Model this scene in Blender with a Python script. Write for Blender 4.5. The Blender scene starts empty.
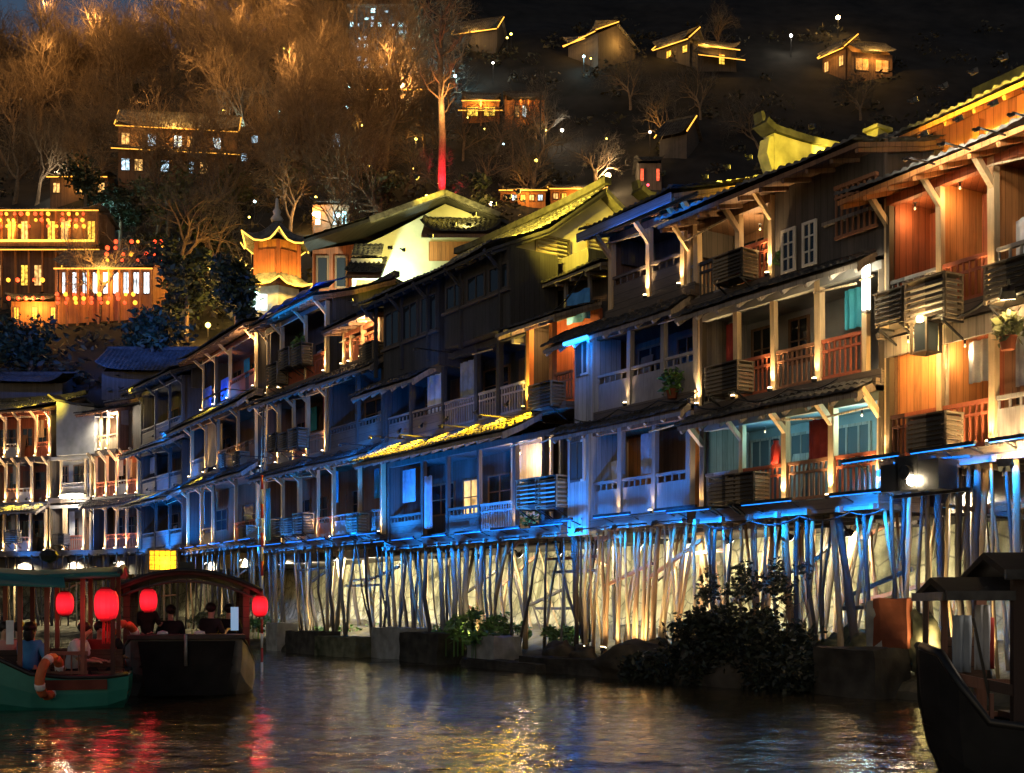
import bpy, math, random
import numpy as np
from mathutils import Vector, Matrix
R = math.radians
rnd = random.Random(7)
sc = bpy.context.scene
col = sc.collection

# ------------------------------------------------------------------ camera, sky, sun, exposure
F, CX, HY, CZ = 1200.0, 512.0, 607.0, 1.6          # focal length and centre in pixels, horizon row, eye height
cam_d = bpy.data.cameras.new('camera'); cam = bpy.data.objects.new('camera', cam_d); col.objects.link(cam)
cam_d.sensor_width = 36; cam_d.lens = F / 1024 * 36
cam_d.shift_y = (HY - 386.5) / 1024
cam_d.clip_end = 3000
cam.location = (0, 0, CZ); cam.rotation_euler = (R(90), 0, 0)
sc.camera = cam
w = bpy.data.worlds.new('World'); sc.world = w; w.use_nodes = True
nt = w.node_tree
sky = nt.nodes.new('ShaderNodeTexSky'); sky.sky_type = 'NISHITA'; sky.sun_disc = False
sky.sun_elevation = R(14); sky.sun_rotation = R(200)
bg = nt.nodes['Background']; bg.inputs[1].default_value = 0.0088
mxs = nt.nodes.new('ShaderNodeMix'); mxs.data_type = 'RGBA'; mxs.blend_type = 'MULTIPLY'; mxs.inputs[0].default_value = 1; mxs.inputs[7].default_value = (.95, 1.0, 1.12, 1)
nt.links.new(sky.outputs[0], mxs.inputs[6]); nt.links.new(mxs.outputs[2], bg.inputs[0])
sun_d = bpy.data.lights.new('sun', 'SUN'); sun_d.energy = 0.004; sun_d.angle = R(0.5); sun_d.color = (1, .95, .88)
sun = bpy.data.objects.new('sun', sun_d); col.objects.link(sun)
sun.rotation_euler = (R(76), 0, R(-20))
sc.view_settings.view_transform = 'Standard'; sc.view_settings.look = 'None'
sc.view_settings.exposure = 1.95; sc.view_settings.gamma = 1.0
sc.render.engine = 'CYCLES'
sc.cycles.use_denoising = True
sc.cycles.max_bounces = 5; sc.cycles.diffuse_bounces = 2; sc.cycles.glossy_bounces = 3; sc.cycles.transmission_bounces = 3
sc.cycles.caustics_reflective = False; sc.cycles.caustics_refractive = False
sc.cycles.sample_clamp_indirect = 8.0

# ------------------------------------------------------------------ materials
MATS = {}
def new_mat(name):
    m = bpy.data.materials.new(name); m.use_nodes = True
    n = m.node_tree.nodes; b = n['Principled BSDF']
    MATS[name] = m
    return m, m.node_tree, n, m.node_tree.links, b
def ramp(n, stops):
    r = n.new('ShaderNodeValToRGB'); e = r.color_ramp.elements
    while len(e) < len(stops): e.new(.5)
    for k, (p, c) in enumerate(stops): e[k].position = p; e[k].color = (*c, 1)
    return r
def mul(c, f): return tuple(min(1, x * f) for x in c)
def wood(name, c, plank=.17, rough=.75, horiz=False, contrast=1.0):
    m, t, n, l, b = new_mat(name)
    tc = n.new('ShaderNodeTexCoord'); sx = n.new('ShaderNodeSeparateXYZ'); l.new(tc.outputs['Object'], sx.inputs[0])
    def M(op, a, v=None, v2=None):
        k = n.new('ShaderNodeMath'); k.operation = op
        if isinstance(a, (int, float)): k.inputs[0].default_value = a
        else: l.new(a, k.inputs[0])
        if v is not None:
            if isinstance(v, (int, float)): k.inputs[1].default_value = v
            else: l.new(v, k.inputs[1])
        return k.outputs[0]
    run = sx.outputs[2] if horiz else M('ADD', sx.outputs[0], sx.outputs[1])
    q = M('DIVIDE', run, plank); fl = M('FLOOR', q); fr = M('FRACT', q)
    wn = n.new('ShaderNodeTexWhiteNoise'); wn.noise_dimensions = '1D'; l.new(fl, wn.inputs['W'])
    mp = n.new('ShaderNodeMapping'); l.new(tc.outputs['Object'], mp.inputs[0])
    mp.inputs['Scale'].default_value = (3, 3, 30) if horiz else (26, 26, 2.2)
    nz = n.new('ShaderNodeTexNoise'); nz.inputs['Scale'].default_value = 1; nz.inputs['Detail'].default_value = 6; nz.inputs['Distortion'].default_value = .6
    l.new(mp.outputs[0], nz.inputs['Vector'])
    st = n.new('ShaderNodeTexNoise'); st.inputs['Scale'].default_value = 1.3; st.inputs['Detail'].default_value = 5; l.new(tc.outputs['Object'], st.inputs['Vector'])
    a = M('MULTIPLY', nz.outputs[0], .55); bb = M('MULTIPLY', wn.outputs[0], .25); cc = M('MULTIPLY', st.outputs[0], .45)
    s = M('ADD', M('ADD', a, bb), cc)
    r = ramp(n, [(.25, mul(c, .35)), (.6, c), (.95, mul(c, 1.5))]); l.new(s, r.inputs[0])
    seam = M('LESS_THAN', fr, .05)
    mx = n.new('ShaderNodeMix'); mx.data_type = 'RGBA'; l.new(seam, mx.inputs[0]); l.new(r.outputs[0], mx.inputs[6]); mx.inputs[7].default_value = (*mul(c, .15), 1)
    l.new(mx.outputs[2], b.inputs['Base Color']); b.inputs['Roughness'].default_value = rough
    bp = n.new('ShaderNodeBump'); bp.inputs['Strength'].default_value = .5; bp.inputs['Distance'].default_value = .02
    hs = M('SUBTRACT', s, seam); l.new(hs, bp.inputs['Height']); l.new(bp.outputs[0], b.inputs['Normal'])
    return m
def rough(name, c1, c2, scale=4, rgh=.85, bump=.4, metal=0, detail=6, c3=None):
    m, t, n, l, b = new_mat(name)
    tc = n.new('ShaderNodeTexCoord')
    nz = n.new('ShaderNodeTexNoise'); nz.inputs['Scale'].default_value = scale; nz.inputs['Detail'].default_value = detail; l.new(tc.outputs['Object'], nz.inputs['Vector'])
    n2 = n.new('ShaderNodeTexNoise'); n2.inputs['Scale'].default_value = scale * .22; n2.inputs['Detail'].default_value = 4; l.new(tc.outputs['Object'], n2.inputs['Vector'])
    mm = n.new('ShaderNodeMath'); mm.operation = 'ADD'; l.new(nz.outputs[0], mm.inputs[0]); l.new(n2.outputs[0], mm.inputs[1])
    md = n.new('ShaderNodeMath'); md.operation = 'MULTIPLY'; md.inputs[1].default_value = .5; l.new(mm.outputs[0], md.inputs[0])
    st = [(.36, c1), (.64, c2)]
    if c3: st = [(.33, c1), (.5, c2), (.66, c3)]
    r = ramp(n, st); l.new(md.outputs[0], r.inputs[0]); l.new(r.outputs[0], b.inputs['Base Color'])
    b.inputs['Roughness'].default_value = rgh; b.inputs['Specular IOR Level'].default_value = .15 if rgh > .7 else .35; b.inputs['Metallic'].default_value = metal
    bp = n.new('ShaderNodeBump'); bp.inputs['Strength'].default_value = bump; bp.inputs['Distance'].default_value = .03
    l.new(nz.outputs[0], bp.inputs['Height']); l.new(bp.outputs[0], b.inputs['Normal'])
    return m
def stone_wall(name, c1, c2, sx=.7, sy=.32):
    m, t, n, l, b = new_mat(name)
    tc = n.new('ShaderNodeTexCoord')
    s = n.new('ShaderNodeSeparateXYZ'); l.new(tc.outputs['Object'], s.inputs[0])
    ad = n.new('ShaderNodeMath'); ad.operation = 'ADD'; l.new(s.outputs[0], ad.inputs[0]); l.new(s.outputs[1], ad.inputs[1])
    cb = n.new('ShaderNodeCombineXYZ'); l.new(ad.outputs[0], cb.inputs[0]); l.new(s.outputs[2], cb.inputs[1])
    nz = n.new('ShaderNodeTexNoise'); nz.inputs['Scale'].default_value = 2.2; nz.inputs['Detail'].default_value = 6; l.new(tc.outputs['Object'], nz.inputs['Vector'])
    mx0 = n.new('ShaderNodeVectorMath'); mx0.operation = 'SCALE'; mx0.inputs['Scale'].default_value = .12; l.new(nz.outputs['Color'], mx0.inputs[0])
    va = n.new('ShaderNodeVectorMath'); va.operation = 'ADD'; l.new(cb.outputs[0], va.inputs[0]); l.new(mx0.outputs[0], va.inputs[1])
    br = n.new('ShaderNodeTexBrick'); l.new(va.outputs[0], br.inputs['Vector'])
    br.inputs['Scale'].default_value = 1; br.inputs['Brick Width'].default_value = sx; br.inputs['Row Height'].default_value = sy; br.inputs['Mortar Size'].default_value = .02
    br.inputs['Color1'].default_value = (*c1, 1); br.inputs['Color2'].default_value = (*c2, 1); br.inputs['Mortar'].default_value = (*mul(c1, .4), 1)
    n3 = n.new('ShaderNodeTexNoise'); n3.inputs['Scale'].default_value = .7; n3.inputs['Detail'].default_value = 8; l.new(tc.outputs['Object'], n3.inputs['Vector'])
    rr = ramp(n, [(.35, (.35, .36, .3)), (.65, (1.0, 1.0, 1.0))]); l.new(n3.outputs[0], rr.inputs[0])
    mx = n.new('ShaderNodeMix'); mx.data_type = 'RGBA'; mx.blend_type = 'MULTIPLY'; mx.inputs[0].default_value = 1
    l.new(br.outputs[0], mx.inputs[6]); l.new(rr.outputs[0], mx.inputs[7]); l.new(mx.outputs[2], b.inputs['Base Color'])
    b.inputs['Roughness'].default_value = .9
    bp = n.new('ShaderNodeBump'); bp.inputs['Strength'].default_value = .7; bp.inputs['Distance'].default_value = .05
    iv = n.new('ShaderNodeMath'); iv.operation = 'SUBTRACT'; l.new(nz.outputs[0], iv.inputs[0]); l.new(br.outputs['Fac'], iv.inputs[1])
    l.new(iv.outputs[0], bp.inputs['Height']); l.new(bp.outputs[0], b.inputs['Normal'])
    return m
def emit(name, c, s, vary=0):
    s *= .5
    m, t, n, l, b = new_mat(name)
    b.inputs['Base Color'].default_value = (*mul(c, .5), 1); b.inputs['Roughness'].default_value = .6
    b.inputs['Emission Color'].default_value = (*c, 1); b.inputs['Emission Strength'].default_value = s
    if vary:
        tc = n.new('ShaderNodeTexCoord'); nz = n.new('ShaderNodeTexNoise'); nz.inputs['Scale'].default_value = vary; nz.inputs['Detail'].default_value = 4
        l.new(tc.outputs['Object'], nz.inputs['Vector'])
        r = n.new('ShaderNodeMapRange'); r.inputs[1].default_value = .35; r.inputs[2].default_value = .65; r.inputs[3].default_value = s * .15; r.inputs[4].default_value = s * 1.3
        l.new(nz.outputs[0], r.inputs[0]); l.new(r.outputs[0], b.inputs['Emission Strength'])
    return m
def plain(name, c, rgh=.6, metal=0, spec=.5):
    m = rough(name, mul(c, .7), mul(c, 1.2), 7, rgh, .1, metal)
    return m

wood('red_wood', (.26, .075, .03)); wood('orange_wood', (.42, .17, .05)); wood('brown_wood', (.16, .085, .045))
wood('dark_wood', (.062, .052, .046)); wood('black_wood', (.036, .034, .034)); wood('grey_wood', (.2, .17, .14)); wood('pale_wood', (.4, .31, .2))
wood('board_wood', (.1, .078, .064), plank=.22, horiz=True); wood('deck_wood', (.12, .09, .065), plank=.2, horiz=True)
wood('post_wood', (.5, .36, .2), plank=5); wood('stilt_pale', (.3, .21, .11), plank=9); wood('stilt_grey', (.14, .125, .1), plank=9); wood('stilt_dark', (.05, .038, .028), plank=9)
wood('rail_red', (.3, .075, .03), plank=9); wood('rail_brown', (.22, .1, .05), plank=9); wood('rail_grey', (.22, .2, .19), plank=9)
wood('louvre_wood', (.2, .155, .1), plank=9); wood('boat_wood', (.07, .035, .022), plank=.2, horiz=True); wood('boat_post', (.16, .07, .045), plank=9)
wood('frame_white', (.5, .47, .42), plank=9)
rough('tile', (.03, .03, .032), (.12, .115, .11), 6, .8, .5, c3=(.2, .19, .17))
rough('tile_dark', (.02, .02, .022), (.075, .072, .07), 6, .8, .5)
rough('plaster', (.36, .33, .27), (.62, .58, .48), 1.8, .9, .25)
rough('plaster_pale', (.55, .53, .47), (.72, .7, .64), 1.6, .9, .2)
rough('plaster_grey', (.2, .2, .19), (.36, .355, .34), 1.8, .9, .2)
rough('concrete', (.15, .145, .13), (.32, .31, .28), 3, .9, .4)
rough('rock', (.018, .016, .013), (.075, .065, .05), 2.6, .92, .9)
rough('mossy_rock', (.03, .035, .018), (.16, .15, .09), 3, .92, .9)
rough('bank_soil', (.025, .022, .015), (.1, .088, .06), 1.6, .95, .8)
rough('hill_soil', (.01, .0105, .011), (.03, .029, .028), .4, .95, .8)
rough('bark', (.09, .065, .045), (.24, .17, .11), 5, .9, .6); rough('twig', (.1, .075, .05), (.24, .17, .1), 2, .9, .1)
rough('twig_grey', (.06, .055, .05), (.13, .115, .1), 2, .9, .1)
rough('metal_dark', (.02, .02, .022), (.06, .06, .062), 9, .45, .1, .7); rough('metal_grey', (.2, .2, .2), (.38, .37, .36), 9, .5, .1, .6)
rough('ac_white', (.42, .42, .4), (.62, .61, .57), 3, .55, .1)
rough('black_paint', (.008, .008, .008), (.024, .023, .022), 5, .42, .25)
rough('boat_black', (.008, .008, .008), (.022, .021, .02), 3, .8, .3); rough('fire_plaster', (.1, .1, .06), (.3, .28, .17), 2.2, .92, .5, c3=(.5, .46, .3))
rough('boat_green', (.01, .11, .085), (.025, .2, .15), 2.5, .45, .2); rough('boat_teal', (.012, .1, .1), (.03, .19, .18), 2.5, .6, .3)
rough('boat_roof', (.03, .024, .022), (.1, .07, .06), 3, .6, .3); rough('boat_hull_pale', (.1, .09, .08), (.25, .22, .19), 3, .6, .3)
rough('rubber_orange', (.45, .1, .03), (.6, .16, .06), 6, .6, .1); rough('white_band', (.6, .6, .58), (.75, .74, .72), 8, .6, .1)
rough('tarp_blue', (.01, .05, .3), (.03, .12, .55), 3, .55, .5)
rough('rust_red', (.1, .03, .015), (.22, .065, .03), 2.5, .8, .3)
rough('cloth_blue', (.05, .2, .5), (.1, .32, .68), 5, .9, .3); rough('cloth_pale', (.5, .54, .6), (.72, .74, .78), 5, .9, .3)
rough('cloth_dark', (.012, .012, .014), (.035, .033, .035), 5, .9, .3); rough('cloth_red', (.16, .02, .02), (.26, .04, .035), 5, .9, .3)
rough('cloth_pink', (.5, .26, .26), (.66, .36, .34), 5, .9, .3); rough('hair', (.008, .007, .006), (.02, .017, .015), 20, .5, .4); rough('skin', (.42, .25, .17), (.52, .32, .23), 8, .55, .1)
rough('yellow_cloth', (.5, .36, .03), (.7, .5, .06), 4, .8, .2); rough('sheet_cyan', (.02, .22, .32), (.05, .35, .45), 3, .7, .3)
rough('pole_red', (.45, .03, .02), (.6, .06, .04), 6, .5, .1)
def leafmat(name, c):
    m, t, n, l, b = new_mat(name)
    oi = n.new('ShaderNodeNewGeometry'); r = ramp(n, [(0, mul(c, .4)), (.5, c), (1, mul(c, 1.7))]); l.new(oi.outputs['Random Per Island'], r.inputs[0])
    l.new(r.outputs[0], b.inputs['Base Color']); b.inputs['Roughness'].default_value = .6
    b.inputs['Subsurface Weight'].default_value = 0
leafmat('leaf_green', (.07, .15, .03)); leafmat('leaf_dark', (.022, .035, .014)); leafmat('leaf_bush', (.012, .017, .009)); leafmat('leaf_under', (.03, .028, .014)); leafmat('leaf_olive', (.08, .085, .03))
def glass(name, c):
    m, t, n, l, b = new_mat(name)
    b.inputs['Base Color'].default_value = (*c, 1); b.inputs['Roughness'].default_value = .08; b.inputs['Specular IOR Level'].default_value = .6
    tc = n.new('ShaderNodeTexCoord'); nz = n.new('ShaderNodeTexNoise'); nz.inputs['Scale'].default_value = 1.2; l.new(tc.outputs['Object'], nz.inputs['Vector'])
    bp = n.new('ShaderNodeBump'); bp.inputs['Strength'].default_value = .05; l.new(nz.outputs[0], bp.inputs['Height']); l.new(bp.outputs[0], b.inputs['Normal'])
glass('glass', (.012, .016, .02)); glass('glass_grey', (.06, .075, .08))
emit('lit_warm', (1, .55, .16), .8, 2.5); emit('lit_yellow', (1, .6, .07), 1.0, 3); emit('lit_cool', (.55, .82, 1), 1.2, 3); emit('lit_cyan', (.45, .9, 1), 3.2, 3)
emit('bulb_warm', (1, .74, .38), 14); emit('bulb_white', (1, .93, .78), 9); emit('bulb_yellow', (1, .7, .1), 6); emit('bulb_red', (1, .03, .05), 5); emit('bulb_cyan', (.55, .92, 1), 6)
emit('tube_blue', (.04, .3, 1), 2.2); emit('tube_amber', (1, .42, .05), 1.3); emit('lantern_red', (1, .012, .025), 1.3, 0); emit('lantern_small_red', (1, .07, .02), 1.5); emit('lantern_small_amber', (1, .38, .03), 1.6)
emit('lantern_amber', (1, .45, .015), .9, 9); emit('phone', (.5, .75, 1), 1.0)
wood('grey_panel', (.3, .3, .29)); wood('blue_board', (.16, .17, .22), plank=.12, horiz=True); wood('stilt_brown', (.2, .11, .05), plank=9)
emit('bulb_tube', (1, .9, .68), 9); emit('lit_lantern', (1, .6, .2), 2.4); rough('plaster_cream', (.46, .44, .28), (.66, .63, .42), 1.8, .9, .25)
emit('tube_gold', (1, .5, .06), 1.7); emit('lit_dim', (1, .5, .12), .35, 2); emit('lit_red', (1, .1, .04), 1.6, 6); rough('plaster_dim', (.1, .1, .1), (.2, .2, .2), 2)
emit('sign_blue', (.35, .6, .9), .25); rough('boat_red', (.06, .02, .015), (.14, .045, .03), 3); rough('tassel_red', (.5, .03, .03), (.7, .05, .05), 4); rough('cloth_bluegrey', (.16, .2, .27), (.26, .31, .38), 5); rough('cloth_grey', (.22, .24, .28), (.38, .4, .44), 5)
emit('bulb_hot', (1, .8, .5), 90); rough('plaster_teal', (.12, .15, .15), (.22, .26, .25), 1.8, .9, .2)
emit('lit_shop', (.8, .95, 1), 2.4, 1.2)
emit('bulb_dim', (1, .66, .3), .8)
emit('lens_blue', (.01, .2, 1), 1.6)
emit('lit_green', (.62, .72, .1), .55, 3.5); emit('lit_curtain', (1, .66, .3), .75, 3)
m, t, n, l, b = new_mat('lantern_paper')
b.inputs['Base Color'].default_value = (.5, .01, .015, 1); b.inputs['Roughness'].default_value = .7; b.inputs['Emission Color'].default_value = (1, .012, .025, 1)
tc = n.new('ShaderNodeTexCoord'); sx = n.new('ShaderNodeSeparateXYZ'); l.new(tc.outputs['Generated'], sx.inputs[0])
r = ramp(n, [(0, (.12, .12, .12)), (.45, (1, 1, 1)), (.62, (.8, .8, .8)), (1, (.15, .15, .15))]); l.new(sx.outputs[2], r.inputs[0])
mk = n.new('ShaderNodeMath'); mk.operation = 'MULTIPLY'; mk.inputs[1].default_value = .5; l.new(r.outputs[0], mk.inputs[0]); l.new(mk.outputs[0], b.inputs['Emission Strength'])
m, t, n, l, b = new_mat('embank_rock')
tc = n.new('ShaderNodeTexCoord'); nz = n.new('ShaderNodeTexNoise'); nz.inputs['Scale'].default_value = 1.1; nz.inputs['Detail'].default_value = 9; nz.inputs['Roughness'].default_value = .65; l.new(tc.outputs['Object'], nz.inputs['Vector'])
vo = n.new('ShaderNodeTexVoronoi'); vo.feature = 'DISTANCE_TO_EDGE'; vo.inputs['Scale'].default_value = 2.3; mv = n.new('ShaderNodeMix'); mv.data_type = 'RGBA'; mv.inputs[0].default_value = .18; l.new(tc.outputs['Object'], mv.inputs[6]); l.new(nz.outputs['Color'], mv.inputs[7]); l.new(mv.outputs[2], vo.inputs['Vector'])
mp = n.new('ShaderNodeMapping'); mp.inputs['Scale'].default_value = (2.2, 2.2, .25); l.new(tc.outputs['Object'], mp.inputs[0]); n2 = n.new('ShaderNodeTexNoise'); n2.inputs['Scale'].default_value = 1.6; n2.inputs['Detail'].default_value = 5; l.new(mp.outputs[0], n2.inputs['Vector'])
r1 = ramp(n, [(.3, (.07, .07, .04)), (.5, (.24, .22, .14)), (.72, (.46, .43, .3))]); l.new(nz.outputs[0], r1.inputs[0])
r2 = ramp(n, [(.0, (.25, .25, .25)), (.06, (1, 1, 1))]); l.new(vo.outputs['Distance'], r2.inputs[0]); r3 = ramp(n, [(.35, (.35, .36, .3)), (.62, (1, 1, 1))]); l.new(n2.outputs[0], r3.inputs[0])
m1 = n.new('ShaderNodeMix'); m1.data_type = 'RGBA'; m1.blend_type = 'MULTIPLY'; m1.inputs[0].default_value = 1; l.new(r1.outputs[0], m1.inputs[6]); l.new(r2.outputs[0], m1.inputs[7])
m2 = n.new('ShaderNodeMix'); m2.data_type = 'RGBA'; m2.blend_type = 'MULTIPLY'; m2.inputs[0].default_value = 1; l.new(m1.outputs[2], m2.inputs[6]); l.new(r3.outputs[0], m2.inputs[7]); l.new(m2.outputs[2], b.inputs['Base Color']); b.inputs['Roughness'].default_value = .92
bp = n.new('ShaderNodeBump'); bp.inputs['Strength'].default_value = .8; bp.inputs['Distance'].default_value = .08; l.new(nz.outputs[0], bp.inputs['Height']); l.new(bp.outputs[0], b.inputs['Normal'])
m, t, n, l, b = new_mat('water')
b.inputs['Base Color'].default_value = (.03, .024, .013, 1); b.inputs['Roughness'].default_value = .03; b.inputs['IOR'].default_value = 1.33; b.inputs['Specular IOR Level'].default_value = 1.0
tc = n.new('ShaderNodeTexCoord'); mp = n.new('ShaderNodeMapping'); mp.inputs['Scale'].default_value = (3.2, 7.0, 1); l.new(tc.outputs['Object'], mp.inputs[0])
nz = n.new('ShaderNodeTexNoise'); nz.inputs['Scale'].default_value = 1.5; nz.inputs['Detail'].default_value = 4; l.new(mp.outputs[0], nz.inputs['Vector'])
bp = n.new('ShaderNodeBump'); bp.inputs['Strength'].default_value = .34; bp.inputs['Distance'].default_value = .05; l.new(nz.outputs[0], bp.inputs['Height']); l.new(bp.outputs[0], b.inputs['Normal'])

# ------------------------------------------------------------------ object helpers
def tag(o, label=None, cat=None, group=None, kind=None):
    if label: o['label'] = label
    if cat: o['category'] = cat
    if group: o['group'] = group
    if kind: o['kind'] = kind
    return o
def empty(name, loc, rz=0, label=None, cat=None, group=None):
    o = bpy.data.objects.new(name, None); col.objects.link(o); o.location = loc; o.rotation_euler = (0, 0, rz)
    o.empty_display_size = .2
    return tag(o, label, cat, group)
def copy_tree(o, parent=None):
    c = o.copy(); col.objects.link(c); c.parent = parent
    for ch in list(o.children): copy_tree(ch, c)
    return c
def V(*a): return Vector(a)
class MB:
    """collects shapes and links them as one mesh object"""
    def __init__(s): s.v = []; s.f = []; s.smooth = False
    def add(s, vs, fs):
        o = len(s.v); s.v += [tuple(p) for p in vs]; s.f += [tuple(i + o for i in q) for q in fs]; return s
    def box(s, x0, x1, y0, y1, z0, z1):
        return s.add([(x0, y0, z0), (x1, y0, z0), (x1, y1, z0), (x0, y1, z0), (x0, y0, z1), (x1, y0, z1), (x1, y1, z1), (x0, y1, z1)],
                     [(3, 2, 1, 0), (4, 5, 6, 7), (0, 1, 5, 4), (1, 2, 6, 5), (2, 3, 7, 6), (3, 0, 4, 7)])
    def bar(s, a, b, w=.08, h=None, w2=None):
        a = Vector(a); b = Vector(b); h = h or w; t = (b - a)
        if t.length < 1e-6: return s
        t.normalize(); up = V(0, 0, 1) if abs(t.z) < .95 else V(0, 1, 0)
        sx = t.cross(up).normalized(); sy = sx.cross(t).normalized()
        k = 1 if w2 is None else w2 / w
        vs = []
        for p, q in ((a, 1), (b, k)):
            for i, j in ((-1, -1), (1, -1), (1, 1), (-1, 1)): vs.append(p + sx * (i * w * q / 2) + sy * (j * h * q / 2))
        return s.add(vs, [(0, 1, 2, 3), (7, 6, 5, 4), (0, 4, 5, 1), (1, 5, 6, 2), (2, 6, 7, 3), (3, 7, 4, 0)])
    def tube(s, pts, rad, n=6, cap=True):
        pts = [Vector(p) for p in pts]; m = len(pts)
        if not hasattr(rad, '__len__'): rad = [rad] * m
        o = len(s.v); ref = None
        for i, p in enumerate(pts):
            t = (pts[min(i + 1, m - 1)] - pts[max(i - 1, 0)]).normalized()
            if ref is None: ref = V(0, 0, 1) if abs(t.z) < .9 else V(1, 0, 0)
            sx = t.cross(ref).normalized(); sy = t.cross(sx).normalized(); ref = -sy if False else ref
            for k in range(n):
                a = 2 * math.pi * k / n; q = p + (sx * math.cos(a) + sy * math.sin(a)) * rad[i]; s.v.append(tuple(q))
        for i in range(m - 1):
            for k in range(n):
                k2 = (k + 1) % n; s.f.append((o + i * n + k, o + i * n + k2, o + (i + 1) * n + k2, o + (i + 1) * n + k))
        if cap: s.f.append(tuple(o + k for k in range(n))[::-1]); s.f.append(tuple(o + (m - 1) * n + k for k in range(n)))
        return s
    def lathe(s, prof, c=(0, 0, 0), n=14, flute=0):
        o = len(s.v); m = len(prof)
        for (r, z) in prof:
            for k in range(n):
                a = 2 * math.pi * k / n; rr = r * (1 + (flute if k % 2 else 0)); s.v.append((c[0] + rr * math.cos(a), c[1] + rr * math.sin(a), c[2] + z))
        for i in range(m - 1):
            for k in range(n):
                k2 = (k + 1) % n; s.f.append((o + i * n + k, o + i * n + k2, o + (i + 1) * n + k2, o + (i + 1) * n + k))
        s.f.append(tuple(o + k for k in range(n))[::-1]); s.f.append(tuple(o + (m - 1) * n + k for k in range(n)))
        return s
    def prism(s, poly, axis, a, b):
        """poly of 2-D points pushed along an axis from a to b; axis 'x' poly=(y,z), 'y' poly=(x,z), 'z' poly=(x,y)"""
        n = len(poly); vs = []
        for t in (a, b):
            for p, q in poly: vs.append((t, p, q) if axis == 'x' else (p, t, q) if axis == 'y' else (p, q, t))
        fs = [tuple(range(n)), tuple(range(2 * n - 1, n - 1, -1))] + [(i, i + n, (i + 1) % n + n, (i + 1) % n) for i in range(n)]
        return s.add(vs, fs)
    def blob(s, c, r, seed=0, n=2, amp=.25, sq=(1, 1, 1)):
        import bmesh
        bm = bmesh.new(); bmesh.ops.create_icosphere(bm, subdivisions=n, radius=1)
        from mathutils import noise
        vs = []
        for v in bm.verts:
            k = 1 + amp * noise.noise(v.co * 1.6 + V(seed * 3.1, seed, -seed)) + amp * .5 * noise.noise(v.co * 4 + V(seed, seed * 2, 0))
            vs.append((c[0] + v.co.x * r * k * sq[0], c[1] + v.co.y * r * k * sq[1], c[2] + v.co.z * r * k * sq[2]))
        fs = [tuple(x.index for x in f.verts) for f in bm.faces]; bm.free()
        return s.add(vs, fs)
    def mesh(s, name, mat, smooth=False):
        me = bpy.data.meshes.new(name); me.from_pydata(s.v, [], s.f); me.validate(); me.update()
        for mm in (mat if isinstance(mat, (list, tuple)) else [mat]): me.materials.append(MATS[mm])
        if smooth or s.smooth: me.polygons.foreach_set('use_smooth', [True] * len(me.polygons))
        return me
    def build(s, name, mat, parent=None, smooth=False):
        o = bpy.data.objects.new(name, s.mesh(name, mat, smooth)); col.objects.link(o); o.parent = parent
        return o
N_LIGHT = [0]
WARM = (1, .66, .3); YEL = (1, .72, .06); BLUE = (.003, .2, .9); CYAN = (.5, .95, 1); WHITE = (1, .88, .66)
def light(kind, loc, energy, color, parent=None, target=None, size=.05, spot=80, blend=.7, sx=None, sy=None):
    d = bpy.data.lights.new('lamp_light', kind); d.energy = energy; d.color = color
    if kind == 'SPOT': d.spot_size = R(spot); d.spot_blend = blend; d.shadow_soft_size = size
    elif kind == 'POINT': d.shadow_soft_size = size
    else:
        d.shape = 'RECTANGLE'; d.size = sx; d.size_y = sy
        if spot < 80: d.spread = R(spot)
    o = bpy.data.objects.new('lamp_light', d); col.objects.link(o); o.parent = parent; o.location = loc
    if target is not None: o.rotation_euler = (Vector(target) - Vector(loc)).to_track_quat('-Z', 'Y').to_euler()
    N_LIGHT[0] += 1
    return o

# ------------------------------------------------------------------ the line of the house fronts, from right (near) to left (far)
KEY = [(1120, 66), (1040, 61), (880, 53), (600, 40), (400, 31), (300, 27), (200, 21.5), (130, 18.6), (0, 17.6), (-120, 17.2)]
LINE = [((px - CX) / s, F / s) for px, s in KEY]
def plan(px):
    for (a, sa), (b, sb) in zip(KEY, KEY[1:]):
        if b <= px <= a:
            A, B = LINE[KEY.index((a, sa))], LINE[KEY.index((b, sb))]
            rx, ry = (px - CX) / F, 1.0
            dx, dy = B[0] - A[0], B[1] - A[1]
            k = (A[1] * rx - A[0] * ry) / (dx * ry - dy * rx)
            return Vector((A[0] + dx * k, A[1] + dy * k))
    raise ValueError(px)
class House:
    def __init__(s, name, label, pxl, pxr, shift=0, cat='house', group=None):
        a, b = plan(pxl), plan(pxr); U = (b - a).normalized(); N = Vector((-U.y, U.x))
        s.P = a + N * shift; s.U = U; s.N = N; s.W = (b - a).length; s.rz = math.atan2(U.y, U.x)
        s.shift = shift
        s.o = empty(name, (s.P.x, s.P.y, 0), s.rz, label, cat, group)
        s.name = name
    def hit(s, px, d=0.0):
        q = s.P + s.N * d; rx, ry = (px - CX) / F, 1.0
        # t*r = q + u*U
        det = rx * (-s.U.y) - ry * (-s.U.x)
        t = (q.x * (-s.U.y) - q.y * (-s.U.x)) / det
        u = (rx * q.y - ry * q.x) / det
        return u, t
    def u(s, px, d=0.0): return s.hit(px, d)[0]
    def z(s, px, py, d=0.0): return CZ + s.hit(px, d)[1] * (HY - py) / F
    def world(s, u, d, z): p = s.P + s.U * u + s.N * d; return Vector((p.x, p.y, z))

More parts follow.
